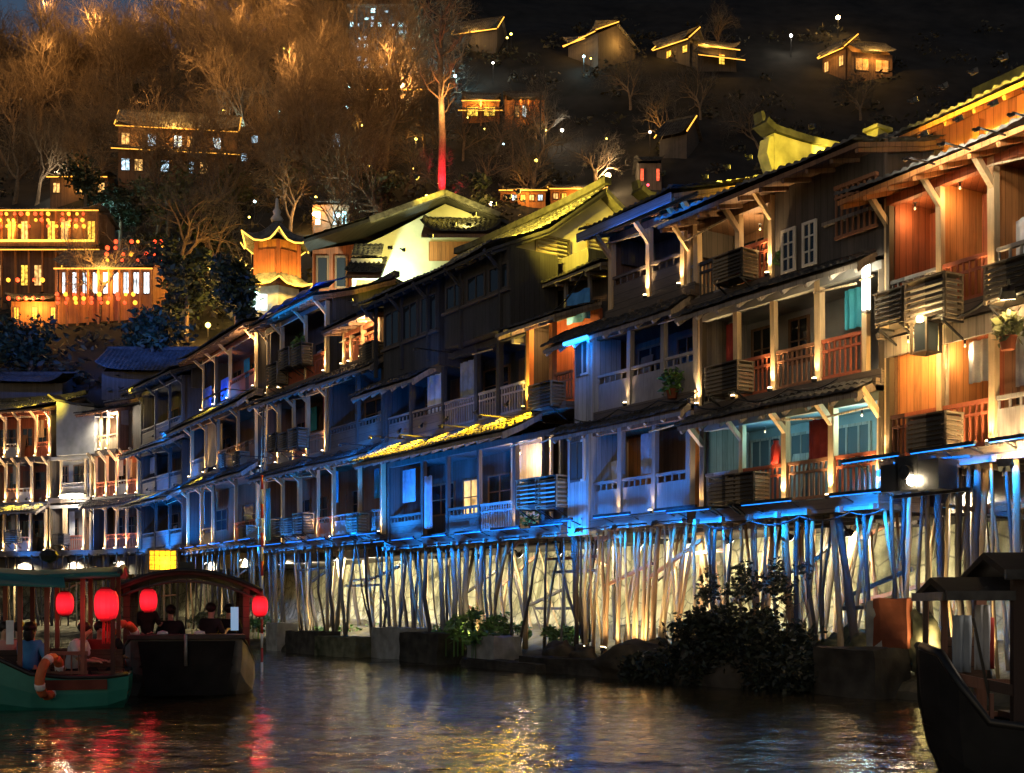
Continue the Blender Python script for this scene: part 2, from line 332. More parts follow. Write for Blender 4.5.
# ------------------------------------------------------------------ house parts
def tile_sheet(mb, u0, u1, A, B, pitch=.2, amp=.04, courses=None, lift=0, sag=.04, seed=0):
    """tiled slope between the eave A=(d,z) and the upper edge B=(d,z)"""
    r = random.Random(seed); L = math.hypot(B[0] - A[0], B[1] - A[1])
    nd, nz = -(B[1] - A[1]) / L, (B[0] - A[0]) / L
    nt = max(2, round((u1 - u0) / pitch)); K = 5
    courses = courses or max(2, min(14, round(L / .28)))
    prof = [0, .7, 1, .7, 0]
    us = [(u0 + (u1 - u0) * (i + k / K) / nt, prof[k], i) for i in range(nt) for k in range(K)] + [(u1, 0, nt - 1)]
    jit = [[r.uniform(-.012, .012) for _ in range(courses)] for _ in range(nt)]
    o = len(mb.v); rows = []
    for c in range(courses):
        for e in (0, 1):
            t = (c + e) / courses; rows.append(c)
            for (u, p, i) in us:
                h = p * amp + (.03 if e == 0 else 0) + jit[i][c]
                x = (u - u0) / (u1 - u0) * 2 - 1
                z = A[1] + (B[1] - A[1]) * t + nz * h - sag * math.sin(math.pi * t) * 1.0 + lift * abs(x) ** 5 * (1 - t * .7) + .03 * math.sin(u * .9 + seed)
                mb.v.append((u, A[0] + (B[0] - A[0]) * t + nd * h, z))
    m = len(us)
    for k in range(len(rows) - 1):
        for i in range(m - 1): mb.f.append((o + k * m + i, o + k * m + i + 1, o + (k + 1) * m + i + 1, o + (k + 1) * m + i))
    # closed ends of the lowest course
    o2 = len(mb.v)
    for i, (u, p, k) in enumerate(us):
        q = mb.v[o + i]; mb.v.append((u, q[1] + .0, q[2] - p * amp * .9 - .035))
    for i in range(m - 1): mb.f.append((o + i + 1, o + i, o2 + i, o2 + i + 1))
def slope(H, name, u0, u1, A, B, mat='tile', seed=0, lift=0, thick=.09, under='grey_wood', sag=.04, parent=None, pitch=.2, amp=.04):
    mb = MB(); tile_sheet(mb, u0, u1, A, B, seed=seed, lift=lift, sag=sag, pitch=pitch, amp=amp); rf = mb.build(name, mat, parent or H.o)
    ub = MB(); g = .05
    mA = ((A[0] + B[0]) / 2, (A[1] + B[1]) / 2 - sag * 1.05)
    ub.prism([(A[0] + .06, A[1] - g), (mA[0], mA[1] - g), (B[0], B[1] - g), (B[0], B[1] - g - thick), (mA[0], mA[1] - g - thick), (A[0] + .06, A[1] - g - thick)], 'x', u0 + .03, u1 - .03)
    L = math.hypot(B[0] - A[0], B[1] - A[1]); n = max(2, int((u1 - u0) / .6))
    for i in range(n + 1):
        u = u0 + .1 + (u1 - u0 - .2) * i / n
        ub.bar((u, A[0] + .1, A[1] - g - thick - .04), (u, mA[0], mA[1] - g - thick - .04), .07, .08); ub.bar((u, mA[0], mA[1] - g - thick - .04), (u, B[0], B[1] - g - thick - .04), .07, .08)
    ub.build('soffit', under, rf)
    return rf
def gable_roof(H, u0, u1, A, ridge, back, mat='tile', seed=0, lift=0, under='grey_wood', ends='brown_wood', wall_d=.2, sag=.08):
    rf = slope(H, 'roof', u0, u1, A, ridge, mat, seed, lift, under=under, sag=sag)
    mb = MB(); mb.prism([(ridge[0], ridge[1] - .02), (back[0], back[1]), (back[0], back[1] - .14), (ridge[0], ridge[1] - .16)], 'x', u0, u1)
    mb.build('rear_slope', mat, rf)
    rb = MB(); n = 10
    pts = [(u0 - .05 + (u1 - u0 + .1) * i / n, ridge[0], ridge[1] + .1 + lift * .8 * abs(i / n * 2 - 1) ** 4) for i in range(n + 1)]
    for a, b in zip(pts, pts[1:]): rb.bar(a, b, .24, .2)
    rb.build('ridge', 'tile_dark', rf)
    k = (ridge[1] - A[1]) / (ridge[0] - A[0])
    for u in (u0 + .35, u1 - .43):
        g = MB(); g.prism([(wall_d, A[1] + k * (wall_d - A[0]) - .17 - sag * .8), ((A[0] + ridge[0]) / 2, (A[1] + ridge[1]) / 2 - sag * 1.05 - .17), (ridge[0], ridge[1] - .2), (back[0] - .3, back[1] - .05), (back[0] - .3, min(A[1], back[1]) - .7), (wall_d, min(A[1], back[1]) - .7)], 'x', u, u + .08)
        g.build('gable', ends, H.o)
    return rf
def railing(H, u0, u1, d, z, h=.85, mat='rail_red', step=.13, solid=False, parent=None):
    mb = MB(); t = .045
    mb.box(u0, u1, d - t, d + t, z + h - .07, z + h); mb.box(u0, u1, d - .03, d + .03, z + .06, z + .12)
    if solid:
        mb.box(u0, u1, d - .015, d + .015, z + .12, z + h - .22)
        n = max(2, int((u1 - u0) / .22))
    else:
        mb.box(u0, u1, d - .025, d + .025, z + h - .26, z + h - .21)
        n = max(2, int((u1 - u0) / step))
    for i in range(n + 1):
        u = u0 + .03 + (u1 - u0 - .06) * i / n
        mb.box(u - .018, u + .018, d - .018, d + .018, z + (h - .22 if solid else .12), z + h - .07)
    return mb.build('railing', mat, parent or H.o)
def window(H, u0, u1, z0, z1, d, frame='brown_wood', pane='glass', nx=2, nz=2, parent=None, name='window'):
    w = .055
    f = MB(); dd = d - .05
    f.box(u0, u1, dd, d, z0, z0 + w); f.box(u0, u1, dd, d, z1 - w, z1)
    f.box(u0, u0 + w, dd, d, z0 + w, z1 - w); f.box(u1 - w, u1, dd, d, z0 + w, z1 - w)
    for i in range(1, nx): u = u0 + (u1 - u0) * i / nx; f.box(u - .018, u + .018, dd + .008, d, z0 + w, z1 - w)
    for i in range(1, nz): z = z0 + (z1 - z0) * i / nz; f.box(u0 + w, u1 - w, dd + .011, d - .002, z - .016, z + .016)
    fo = f.build(name, frame, parent or H.o)
    p = MB(); p.box(u0 + w, u1 - w, d - .02, d - .006, z0 + w, z1 - w); p.build('pane', pane, fo)
    return fo
def door(H, u0, u1, z0, z1, d, mat='brown_wood'):
    m = MB(); m.box(u0, u1, d - .045, d, z0, z1)
    for i in range(2):
        a = u0 + .08 + i * (u1 - u0 - .08) / 2; b = a + (u1 - u0 - .24) / 2
        for q in range(3):
            zz = z0 + .1 + q * (z1 - z0 - .1) / 3; m.box(a, b, d - .06, d - .045, zz, zz + (z1 - z0) / 3 - .12)
    o = m.build('door', mat, H.o); h = MB(); h.box(u0 + (u1 - u0) * .5 - .02, u0 + (u1 - u0) * .5 + .02, d - .1, d - .06, z0 + .9, z0 + 1.05); h.build('handle', 'metal_dark', o)
    return o
def uplight(H, u, d, z, e, color=WARM, tgt=None, spot=75, bulb='bulb_warm', size=.03):
    m = MB(); m.lathe([(.03, -.05), (.055, -.03), (.06, .02), (.045, .03)], (u, d, z), 8)
    f = m.build('lamp', 'metal_dark', H.o)
    b = MB(); b.lathe([(.0, .028), (.042, .032), (.04, .05), (.0, .056)], (u, d, z), 8); b.build('bulb', bulb, f)
    light('SPOT', (u, d, z + .12), e * (2.3 if H.P.y > 36 else 1.5), color, H.o, tgt or (u, d + .12, z + 2), .05, spot, .8)
def post(H, u, d, z0, z1, w=.13, mat='post_wood', brk=0, up=0, out=.55, lean=0, color=WARM):
    m = MB(); m.bar((u, d, z0), (u + lean, d, z1), w, w); po = m.build('post', mat, H.o)
    if brk:
        b = MB(); b.bar((u, d - .03, z1 - brk), (u, d - out, z1 + .02), w * .7, w * .8); b.build('bracket', mat, po)
    if up: uplight(H, u, d - w / 2 - .09, z0 + .06, up, color)
    return po
def storey(H, zd, zt, us, d=0.0, depth=1.3, wall='dark_wood', rails='rail_red', posts='post_wood', brk=.45, up=26, fill=None, deck='deck_wood',
           parts=True, rail_h=.85, pw=.13, ends=('dark_wood', 'dark_wood'), ucol=WARM, out=.55, dt=.16, ceil=True):
    """an open gallery: deck, back wall, posts with brackets, railings, a door or window in every bay"""
    u0, u1 = us[0], us[-1]
    if deck:
        m = MB(); m.box(u0 - .06, u1 + .06, d - .14, depth, zd - dt, zd)
        n = max(2, int((u1 - u0) / .8))
        for i in range(n + 1): a = u0 + (u1 - u0) * i / n; m.box(a - .05, a + .05, d - .28, depth + .6, zd - dt - .12, zd - dt - .003)
        dk = m.build('deck', deck, H.o)
        f = MB(); f.box(u0 - .08, u1 + .08, d - .17, d - .142, zd - dt - .1, zd + .02); f.build('edge_board', 'board_wood', dk)
    m = MB(); m.box(u0, u1, depth, depth + .1, zd, zt); m.build('wall', wall, H.o)
    for uu, em in ((u0, ends[0]), (u1, ends[1])):
        if em:
            m = MB(); a = uu if uu == u0 else uu - .07; m.box(a, a + .07, d + .09, depth, zd, zt); m.build('side_wall', em, H.o)
    m = MB(); m.box(u0, u1, d - .07, d + .07, zt - .2, zt - .03)
    if ceil: m.box(u0, u1, d + .075, depth, zt - .1, zt - .05)
    m.build('lintel', wall if wall != 'plaster' else 'brown_wood', H.o)
    for i, uu in enumerate(us):
        pm = posts[i % len(posts)] if isinstance(posts, (list, tuple)) else posts
        e = up[i % len(up)] if isinstance(up, (list, tuple)) else up
        post(H, uu, d, zd, zt - .04, pw * rnd.uniform(.85, 1.2), pm, brk, e * rnd.uniform(.7, 1.3) if e else 0, lean=rnd.uniform(-.04, .04), color=ucol, out=out)
    for i, (a, b) in enumerate(zip(us, us[1:])):
        rk = rails[i % len(rails)] if isinstance(rails, (list, tuple)) else rails
        if rk:
            sol = rk.startswith('#'); railing(H, a + pw / 2 + .01, b - pw / 2 - .01, d, zd, rail_h, rk.lstrip('#'), solid=sol)
        k = fill[i % len(fill)] if fill else 'w'
        a2, b2 = a + .25, b - .25
        if b2 - a2 < .5: a2, b2 = a + .1, b - .1
        e_ = rnd.random()
        if e_ < .26:
            m = MB(); n_ = 12; cw = min(.9, (b - a) * .45); ux = a + .12 + rnd.random() * max(.01, b - a - cw - .3); zc_ = zt - .28; hc = rnd.uniform(.7, 1.5); dd_ = rnd.choice((.35, depth - .12))
            vs_ = [(ux + cw * i_ / n_, dd_ + .035 * math.sin(i_ * 1.5), zq) for i_ in range(n_ + 1) for zq in (zc_, zc_ - hc)]
            m.add(vs_, [(2 * i_, 2 * i_ + 1, 2 * i_ + 3, 2 * i_ + 2) for i_ in range(n_)]); m.build('curtain', rnd.choice(('cloth_grey', 'pale_wood', 'cloth_pale', 'cloth_red', 'sheet_cyan', 'cloth_grey')), H.o, True)
        elif e_ < .45:
            m = MB(); ux = a + .15 + rnd.random() * max(.01, b - a - .7); m.bar((ux, depth - .35, zd + .03), (ux + rnd.uniform(-.1, .1), depth - .06, zd + rnd.uniform(.9, 1.6)), .45, .03); m.build('leaning_board', rnd.choice(('pale_wood', 'brown_wood', 'grey_wood')), H.o)
        if rnd.random() < .3:
            m = MB(); m.tube([(a + .05, d - .22, zt - .32 + rnd.uniform(-.08, .08)), (b - .05, d - .22, zt - .32 + rnd.uniform(-.08, .08))], .022, 6); m.build('bamboo_pole', 'pale_wood', H.o)
        if rnd.random() < .22:
            m = MB(); m.tube([(a + pw * .9, d + .02, zd - .3), (a + pw * .9, d + .02, zt)], .035, 8); m.build('drainpipe', rnd.choice(('metal_grey', 'pale_wood', 'metal_dark')), H.o, True)
        if k == 'w': window(H, a2, b2, zd + .85, min(zt - .25, zd + 1.9), depth)
        elif k == 'd': door(H, a2, min(b2, a2 + 1.1), zd + .02, min(zt - .2, zd + 1.95), depth)
        elif k == 'l': window(H, a2, b2, zd + .75, min(zt - .25, zd + 1.9), depth, pane='lit_warm')
        elif k == 'y': window(H, a2, b2, zd + .75, min(zt - .25, zd + 1.9), depth, pane='lit_yellow')
        elif k == 'g': window(H, a2 - .1, b2 + .1, zd + .15, zt - .3, depth, pane='glass_grey', nx=3, nz=1, frame='grey_wood')
        elif k == 'p':
            m = MB(); m.box(b - .1, b - .04, d + .12, depth - .01, zd + .01, zt - .11); m.build('partition', 'orange_wood', H.o)
def core(H, u0, u1, d0, d1, z0, z1, mat='dark_wood'):
    m = MB(); m.box(u0, u1, d0, d1, z0, z1); return m.build('rear_wall', mat, H.o)
def stilts(H, u0, u1, ztop, zbot, n, rows=(0, .7, 1.5, 2.4), mat=('stilt_pale', 'stilt_dark'), seed=1, leanmax=.5, braces=4):
    r = random.Random(seed)
    for i in range(n):
        d = rows[0] + r.uniform(0, .1) if i < n * .45 else r.choice(rows[1:]) + r.uniform(-.2, .2)
        u = u0 + (u1 - u0) * ((i + r.uniform(.1, .9)) / (n * .45) if i < n * .45 else r.random())
        le = r.uniform(-leanmax, leanmax) * (.25 if i < n * .3 else 1)
        rad = r.uniform(.026, .05) if r.random() < .8 else r.uniform(.055, .085)
        m = MB(); z0 = zbot - .15
        mid = V(u + le * .5 + r.uniform(-.05, .05), d + r.uniform(-.04, .04), (z0 + ztop) / 2)
        P0 = V(u + le, d + r.uniform(-.1, .25), z0); P2 = V(u, d, ztop); pp = []; rr_ = []
        for q_ in range(7):
            t_ = q_ / 6; pp.append(P0.lerp(mid, t_ * 2) if t_ < .5 else mid.lerp(P2, t_ * 2 - 1)); pp[-1] += V(r.uniform(-.018, .018), r.uniform(-.018, .018), 0); rr_.append(rad * (1.12 - .22 * t_) * r.uniform(.88, 1.14))
        m.tube(pp, rr_, 7)
        m.build('stilt', r.choice(mat) if isinstance(mat, (list, tuple)) else mat, H.o, True)
    for i in range(braces):
        a = r.uniform(u0, u1 - 1); b = min(u1, a + r.uniform(1.2, 2.8)); z = r.uniform(zbot + .9, ztop - .1); d = r.choice(rows) + .1
        m = MB(); m.bar((a, d, z), (b, d, z + r.choice((0, .05, .12, .5, -.4, .9))), .06, .08); m.build('crossbeam', r.choice(('stilt_dark', 'rail_brown')), H.o)
def ac_box(H, u, d, z, label, w=.8, h=.6, louvre=True):
    """an outdoor cooling unit in a slatted wooden box on two brackets"""
    p = H.world(u, d, z); o = empty('air_conditioner_box', p, H.rz, label, 'air conditioner', 'air conditioner boxes on the gallery fronts')
    dp = .42
    m = MB(); m.box(-w / 2 + .05, w / 2 - .05, .05, dp - .05, .05, h - .06); m.build('unit', 'ac_white', o)
    f = MB()
    for x in (-w / 2, w / 2):
        for y in (0, dp): f.box(x - .025, x + .025, y - .025, y + .025, 0, h)
    f.box(-w / 2 - .04, w / 2 + .04, -.05, dp + .03, h, h + .03); f.box(-w / 2, w / 2, 0, dp, .0, .03); f.build('frame', 'louvre_wood', o)
    s = MB(); k = 6
    for i in range(k):
        zz = .07 + i * (h - .1) / k
        s.add([(-w / 2, -.045, zz), (w / 2, -.045, zz), (w / 2, 0, zz + .07), (-w / 2, 0, zz + .07), (-w / 2, -.03, zz - .012), (w / 2, -.03, zz - .012), (w / 2, .014, zz + .06), (-w / 2, .014, zz + .06)],
              [(0, 1, 2, 3), (7, 6, 5, 4), (0, 4, 5, 1), (1, 5, 6, 2), (2, 6, 7, 3), (3, 7, 4, 0)])
        s.add([(w / 2 + .045, 0, zz), (w / 2 + .045, dp, zz), (w / 2, dp, zz + .07), (w / 2, 0, zz + .07), (w / 2 + .03, 0, zz - .012), (w / 2 + .03, dp, zz - .012), (w / 2 - .014, dp, zz + .06), (w / 2 - .014, 0, zz + .06)],
              [(0, 1, 2, 3), (7, 6, 5, 4), (0, 4, 5, 1), (1, 5, 6, 2), (2, 6, 7, 3), (3, 7, 4, 0)])
    s.build('louvre', 'louvre_wood', o)
    for x in (-w / 2 + .06, w / 2 - .06):
        b = MB(); b.bar((x, 0, -.02), (x, dp + .15, -.02), .04, .04); b.bar((x, .02, -.03), (x, dp + .12, -.32), .03, .03); b.build('wall_bracket', 'metal_dark', o)
    return o
def strip(H, u0, u1, d, z, label, mat='tube_blue', e=40, color=BLUE, tgt=(0, 1, -.3), r=.025, sy=.12):
    """a light tube under a board, with its own light"""
    o = empty('light_tube', H.world((u0 + u1) / 2, d, z), H.rz, label, 'light tube'); L = u1 - u0
    m = MB(); m.tube([(-L / 2, 0, 0), (L / 2, 0, 0)], r, 8); m.build('tube', mat, o, True)
    c = MB(); c.box(-L / 2 - .03, L / 2 + .03, -.03, .03, r + .004, r + .05); c.build('holder', 'metal_dark', o)
    if e: light('AREA', (0, -.03 if tgt[1] < 0 else .03, -.04), e, color, o, (tgt[0], tgt[1] , tgt[2]), sx=L, sy=sy)
    return o

# ------------------------------------------------------------------ water, bank, hill
from mathutils import noise
def np_mesh(name, verts, faces, mat, smooth=True):
    me = bpy.data.meshes.new(name); n = len(verts); q = len(faces); k = faces.shape[1]
    me.vertices.add(n); me.vertices.foreach_set('co', verts.astype(np.float32).ravel())
    me.loops.add(q * k); me.loops.foreach_set('vertex_index', faces.astype(np.int32).ravel())
    me.polygons.add(q); me.polygons.foreach_set('loop_start', np.arange(0, q * k, k, dtype=np.int32)); me.polygons.foreach_set('loop_total', np.full(q, k, dtype=np.int32))
    me.polygons.foreach_set('use_smooth', np.full(q, smooth)); me.materials.append(MATS[mat]); me.update(); me.validate()
    o = bpy.data.objects.new(name, me); col.objects.link(o); return o
def grid(xs, ys, zf):
    X, Y = np.meshgrid(xs, ys); Z = zf(X, Y); v = np.stack([X, Y, Z], -1).reshape(-1, 3)
    nx, ny = len(xs), len(ys); i = np.arange(nx - 1)[None, :] + nx * np.arange(ny - 1)[:, None]
    f = np.stack([i, i + 1, i + nx + 1, i + nx], -1).reshape(-1, 4); return v, f
rs = np.random.RandomState(3)
WAVES = []
for k in range(64):
    lam = math.exp(rs.uniform(math.log(.13), math.log(1.7))); th = R(78) + rs.normal(0, .62)
    WAVES.append((2 * math.pi / lam * math.cos(th), 2 * math.pi / lam * math.sin(th), .0024 * lam ** .9, rs.uniform(0, 6.28)))
def wavez(X, Y):
    Z = np.zeros_like(X)
    for kx, ky, a, p in WAVES: Z += a * np.sin(kx * X + ky * Y + p)
    return Z * (.75 + .4 * np.sin(X * .21 + 1.3) * np.sin(Y * .17 + .4)) - .03
ys = np.concatenate([np.arange(5, 14, .05), np.arange(14, 26, .07), np.arange(26, 46, .13), np.arange(46, 90, .5)])
xs = np.concatenate([np.arange(-60, -14, .8), np.arange(-14, 12, .07), np.arange(12, 40, .8)])
tag(np_mesh('water', *grid(xs, ys, wavez), 'water'), kind='structure')
def offs(px, d):
    h = .5; a, b = plan(min(px + h, 1119)), plan(max(px - h, -119)); U = (a - b).normalized(); N = Vector((-U.y, U.x)); p = plan(px); return p + N * d
pxs = list(range(-118, 1120, 6))
def ribbon(name, rows, mat, kind='structure', jitter=.0):
    vs = []; fs = []
    for px in pxs:
        for (d, z) in rows:
            p = offs(px, d); q = noise.noise(V(p.x * .8, p.y * .8, 1.7)) * jitter + noise.noise(V(p.x * 3, p.y * 3, 4)) * jitter * .4
            vs.append((p.x, p.y, z + (q if z > .0 else 0)))
    m = len(rows)
    for i in range(len(pxs) - 1):
        for k in range(m - 1): fs.append((i * m + k, (i + 1) * m + k, (i + 1) * m + k + 1, i * m + k + 1))
    me = bpy.data.meshes.new(name); me.from_pydata(vs, [], fs); me.materials.append(MATS[mat]); o = bpy.data.objects.new(name, me); col.objects.link(o)
    return tag(o, kind=kind)
ribbon('bank', [(-.75, -.4), (-.62, .06), (-.5, .22), (.3, .38), (1.2, .55), (2.2, .8), (3.3, 1.0), (4.4, 1.1)], 'bank_soil', jitter=.22)
wl = ribbon('embankment_wall', [(3.1, .55), (3.5, .9), (3.75, 1.3), (3.9, 1.9), (4.0, 2.4), (4.08, 3.0), (4.15, 3.55), (4.6, 3.56), (4.6, .5)], 'emb_wall' if 'emb_wall' in MATS else 'concrete', kind='thing', jitter=.22)
tag(wl, 'pale floodlit stone embankment wall behind the stilts', 'wall'); wl.name = 'embankment_wall'
wl.data.materials.clear(); wl.data.materials.append(MATS['embank_rock'])
vs = []; fs = []
for px in pxs:
    p = offs(px, 4.55); vs += [(p.x, p.y, 3.5), (p.x * 1.5 + 10, 78, 3.5)]
for i in range(len(pxs) - 1): fs.append((2 * i, 2 * i + 2, 2 * i + 3, 2 * i + 1))
mb = MB(); mb.add(vs, fs); tag(mb.build('terrace', 'bank_soil'), kind='structure')
def hz(x, y):
    t = max(0, y - 74); z = 3.4 + .62 * t + .0012 * t * t
    if x < -10: z = 3.4 + (z - 3.4) * (1 - .22 * min(1, (-x - 10) / 60))
    z += (3 * noise.noise(V(x * .03, y * .03, 0)) + 1.2 * noise.noise(V(x * .1, y * .1, 5))) * min(1, t / 12)
    if y > 225: z -= (y - 225) * .3
    return z
hx = np.arange(-190, 190, 3.2); hy = np.concatenate([np.arange(72, 240, 3), np.arange(240, 330, 10)])
tag(np_mesh('hillside', *grid(hx, hy, np.vectorize(hz)), 'hill_soil'), kind='structure')
def hill(px, py):
    """the point of the hillside seen in that direction"""
    rx, rz = (px - CX) / F, (HY - py) / F; t = 74.0
    while t < 300:
        if CZ + t * rz <= hz(rx * t, t): return V(rx * t, t, hz(rx * t, t))
        t += .4
    return V(rx * 224, 224, hz(rx * 224, 224))

# ------------------------------------------------------------------ house A: timber house at the right end
A = House('timber_house', 'orange timber house with a set back top storey at the right end of the row', 886, 1062, cat='house')
zA1, zA2, zA3 = A.z(960, 452), A.z(960, 306), A.z(940, 176)
uA = [A.u(x) for x in (889, 941, 994, 1050)]
storey(A, zA1, zA2 - .3, uA, wall='red_wood', rails=['rail_red', 'rail_red', '#rail_grey'], fill=['p', 'd', 'w'], up=[18, 0, 20, 18], brk=0, ends=('brown_wood', None), depth=1.4)
m = MB(); m.box(uA[0] + .1, uA[1] - .12, .12, .18, zA1 + .03, zA2 - .42); m.build('front_panel', 'orange_wood', A.o)
storey(A, zA2, zA3, uA, wall='red_wood', rails=['rail_grey', 'rail_red', '#rail_grey'], fill=['p', 'p', 'w'], up=[0, 17, 17, 14], brk=.5, ends=('red_wood', None), depth=1.5, rail_h=.8)
for k, (a, b) in enumerate(((uA[0], uA[1]), (uA[1], uA[2]))):
    m = MB(); m.box(a + .05, a + .9 + .1 * k, 1.0, 1.06, zA2 + .03, zA3 - .2); m.build('partition', 'red_wood', A.o)
m = MB(); m.box(uA[0] - .02, uA[-1], -.1, -.04, zA2 - .62, zA2 - .28); m.build('fascia', 'grey_wood', A.o)
core(A, uA[0], uA[-1], 1.55, 6, 3.4, zA3 + .1, 'dark_wood')
slope(A, 'eave_roof', uA[0] - .55, uA[-1] + .3, (-.85, zA3 - .02), (1.6, zA3 + .78), 'tile', 3, lift=.05, under='orange_wood')
ut0, ut1 = A.u(915, 1.2), A.u(1062, 1.2); zt0, zt1 = zA3 + .35, A.z(950, 106, .6)
m = MB(); m.box(ut0, ut1, 1.7, 5.5, zt0, zt1 + .2); m.build('upper_wall', 'orange_wood', A.o)
for a in (915, 972, 1035):
    uu = A.u(a, 1.6); m = MB(); m.box(uu, uu + .2, 1.56, 1.72, zt0, zt1 + .02); m.build('post', 'orange_wood', A.o)
window(A, A.u(980, 1.6) + .1, A.u(1033, 1.6), zt0 + .5, zt1 - .25, 1.69, 'frame_white', 'lit_green', 4, 1) if 'lit_green' in MATS else None
gable_roof(A, ut0 - .35, ut1 + .5, (.75, zt1 + .02), (3.4, zt1 + 1.35), (6.4, zt1), 'tile', 4, under='orange_wood', ends='orange_wood', wall_d=1.7)
stilts(A, uA[0] - .1, uA[-1], zA1 - .25, .35, 32, mat=('stilt_pale', 'stilt_dark', 'stilt_dark'), seed=11)

# ------------------------------------------------------------------ house B: grey house with the white tube
B = House('gallery_house', 'tall grey gallery house with a white tube lamp on its corner post', 700, 886, cat='house')
zB1, zB2, zB3, zB4 = B.z(800, 503), B.z(800, 388), B.z(760, 282), B.z(740, 206)
u1 = [B.u(x) for x in (704, 742, 786, 833, 881)]
storey(B, zB1, zB2 - .35, u1, wall='plaster_teal', rails=['rail_grey', 'rail_red', 'rail_brown', 'rail_red'], fill=['g', 'g', 'g', 'g'], up=[22, 16, 26, 30, 34], brk=.45, ends=('grey_wood', 'plaster_grey'))
u2 = [B.u(x) for x in (702, 738, 775, 820, 866, 884)]
storey(B, zB2, zB3 - .3, u2, wall='plaster_grey', rails=['rail_grey', 'rail_red', 'rail_brown', 'rail_red', None], fill=['w', 'w', 'n', 'n', 'n'], up=[34, 16, 26, 20, 0, 0], brk=0, ends=('grey_wood', 'brown_wood'))
u3 = [B.u(x) for x in (690, 740, 772)]
storey(B, zB3, zB4, u3, wall='brown_wood', rails=['rail_grey', 'rail_red'], fill=['w', 'd'], up=[34, 26, 30], brk=.5, ends=('brown_wood', 'brown_wood'))
ua, ub = B.u(774), B.u(884)
m = MB(); m.box(ua, ub, .02, .1, zB3 - .2, zB4 + .3); m.build('upper_wall', 'dark_wood', B.o)
m = MB(); m.box(ua, ub, .1, 1.4, zB3 - .16, zB3 - .02); m.build('deck', 'deck_wood', B.o)
for a, b in ((783, 797), (804, 818)):
    window(B, B.u(a), B.u(b), B.z(790, 273), B.z(790, 229), -.02, 'frame_white', 'glass', 2, 3, name='shutter')
railing(B, B.u(838), B.u(880), -.08, zB3 + .25, 1.1, 'rail_brown'); m = MB(); m.box(B.u(825), B.u(882), -.1, .0, B.z(850, 219), B.z(850, 219) + .07); m.build('sill', 'grey_wood', B.o)
core(B, u1[0] - .1, ub, 1.45, 6.5, 3.4, zB4 + .3, 'dark_wood')
for z, a, b in ((zB2, 700, 884), (zB3, 697, 884)):
    slope(B, 'eave_roof', B.u(a), B.u(b), (-.75, z - .42), (-.16, z - .14), 'tile_dark', 5, sag=.0, pitch=.18)
gable_roof(B, B.u(688) - .15, ub + .1, (-.85, zB4 - .02), (3.0, zB4 + .95), (7, zB4), 'tile', 6, lift=.06, under='brown_wood', ends='dark_wood')
slope(B, 'upper_roof', B.u(702, 1), B.u(758, 1), (.9, zB4 + .42), (3.1, zB4 + 1.75), 'tile', 7, lift=.05, under='brown_wood')
stilts(B, u1[0], ub, zB1 - .28, .35, 44, mat=('stilt_pale', 'stilt_brown', 'stilt_dark'), seed=12, leanmax=.8, braces=9)

# ------------------------------------------------------------------ house C: dark house with blue lit eaves
C = House('plank_house', 'dark plank house with blue lit eave boards and white topped railings', 572, 700, cat='house')
zC1, zC2, zC3, zC4 = C.z(640, 516), C.z(640, 405), C.z(650, 300), C.z(650, 220)
c1 = [C.u(x) for x in (588, 621, 655, 690)]
storey(C, zC1, zC2 - .35, c1, wall='brown_wood', rails=['#rail_grey'], fill=['n', 'n', 'w'], up=[12, 8, 6, 0], brk=0, posts='rail_grey', ends=('grey_wood', 'orange_wood'), rail_h=.95)
m = MB(); m.box(c1[0] + .1, c1[1] - .1, 1.22, 1.29, zC1 + .02, zC2 - .5); m.build('door', 'orange_wood', C.o)
window(C, C.u(622, 1.2), C.u(654, 1.2) - .2, zC1 + .7, zC2 - .5, 1.28, 'frame_white', 'lit_curtain' if 'lit_curtain' in MATS else 'lit_warm', 3, 1)
c2 = [C.u(x) for x in (592, 630, 664, 698)]
storey(C, zC2, zC3 - .4, c2, wall='dark_wood', rails=['#rail_grey'], fill=['w', 'w', 'd'], up=[0, 10, 0, 0], brk=0, posts='rail_grey', ends=('brown_wood', 'brown_wood'), rail_h=.95)
c3 = [C.u(x) for x in (612, 650, 684, 698)]
storey(C, zC3, zC4, c3, wall='dark_wood', rails=['#board_wood', '#board_wood', None], fill=['n', 'n', 'n'], up=[0, 30, 30, 0], brk=.5, ends=('brown_wood', None), depth=1.1)
for z, (a, b) in ((zC1, (566, 588)), (zC2, (573, 592))):
    ua_, ub_ = C.u(a, -.25), C.u(b, -.25); zt = z + 2.25
    m = MB(); m.box(ua_, ub_ - .05, -.2, .7, z - .35, zt); pb = m.build('bay_panel', 'grey_panel' if 'grey_panel' in MATS else 'grey_wood', C.o)
    window(C, ua_ + .12, ub_ - .18, z + 1.0, zt - .2, -.2, 'frame_white', 'glass_grey', 2, 1, parent=C.o)
slope(C, 'eave_roof', C.u(566), C.u(697), (-.8, zC3 - .62), (0, zC3 - .12), 'tile_dark', 8, sag=0)
slope(C, 'eave_roof', C.u(566), C.u(698), (-.55, zC2 - .42), (-.16, zC2 - .16), 'tile_dark', 9, sag=0)
core(C, C.u(590), C.u(699), 1.42, 6.3, 3.4, zC4 + .2, 'dark_wood')
gable_roof(C, C.u(606), C.u(702), (-.85, zC4 + .02), (3.2, zC4 + 1.3), (6.6, zC4), 'tile_dark', 10, lift=.06, under='brown_wood', ends='dark_wood')
m = MB(); m.box(C.u(606) - .02, C.u(701), -.9, -.86, zC4 - .24, zC4 - .03); m.build('eave_board', 'blue_board' if 'blue_board' in MATS else 'grey_wood', C.o)
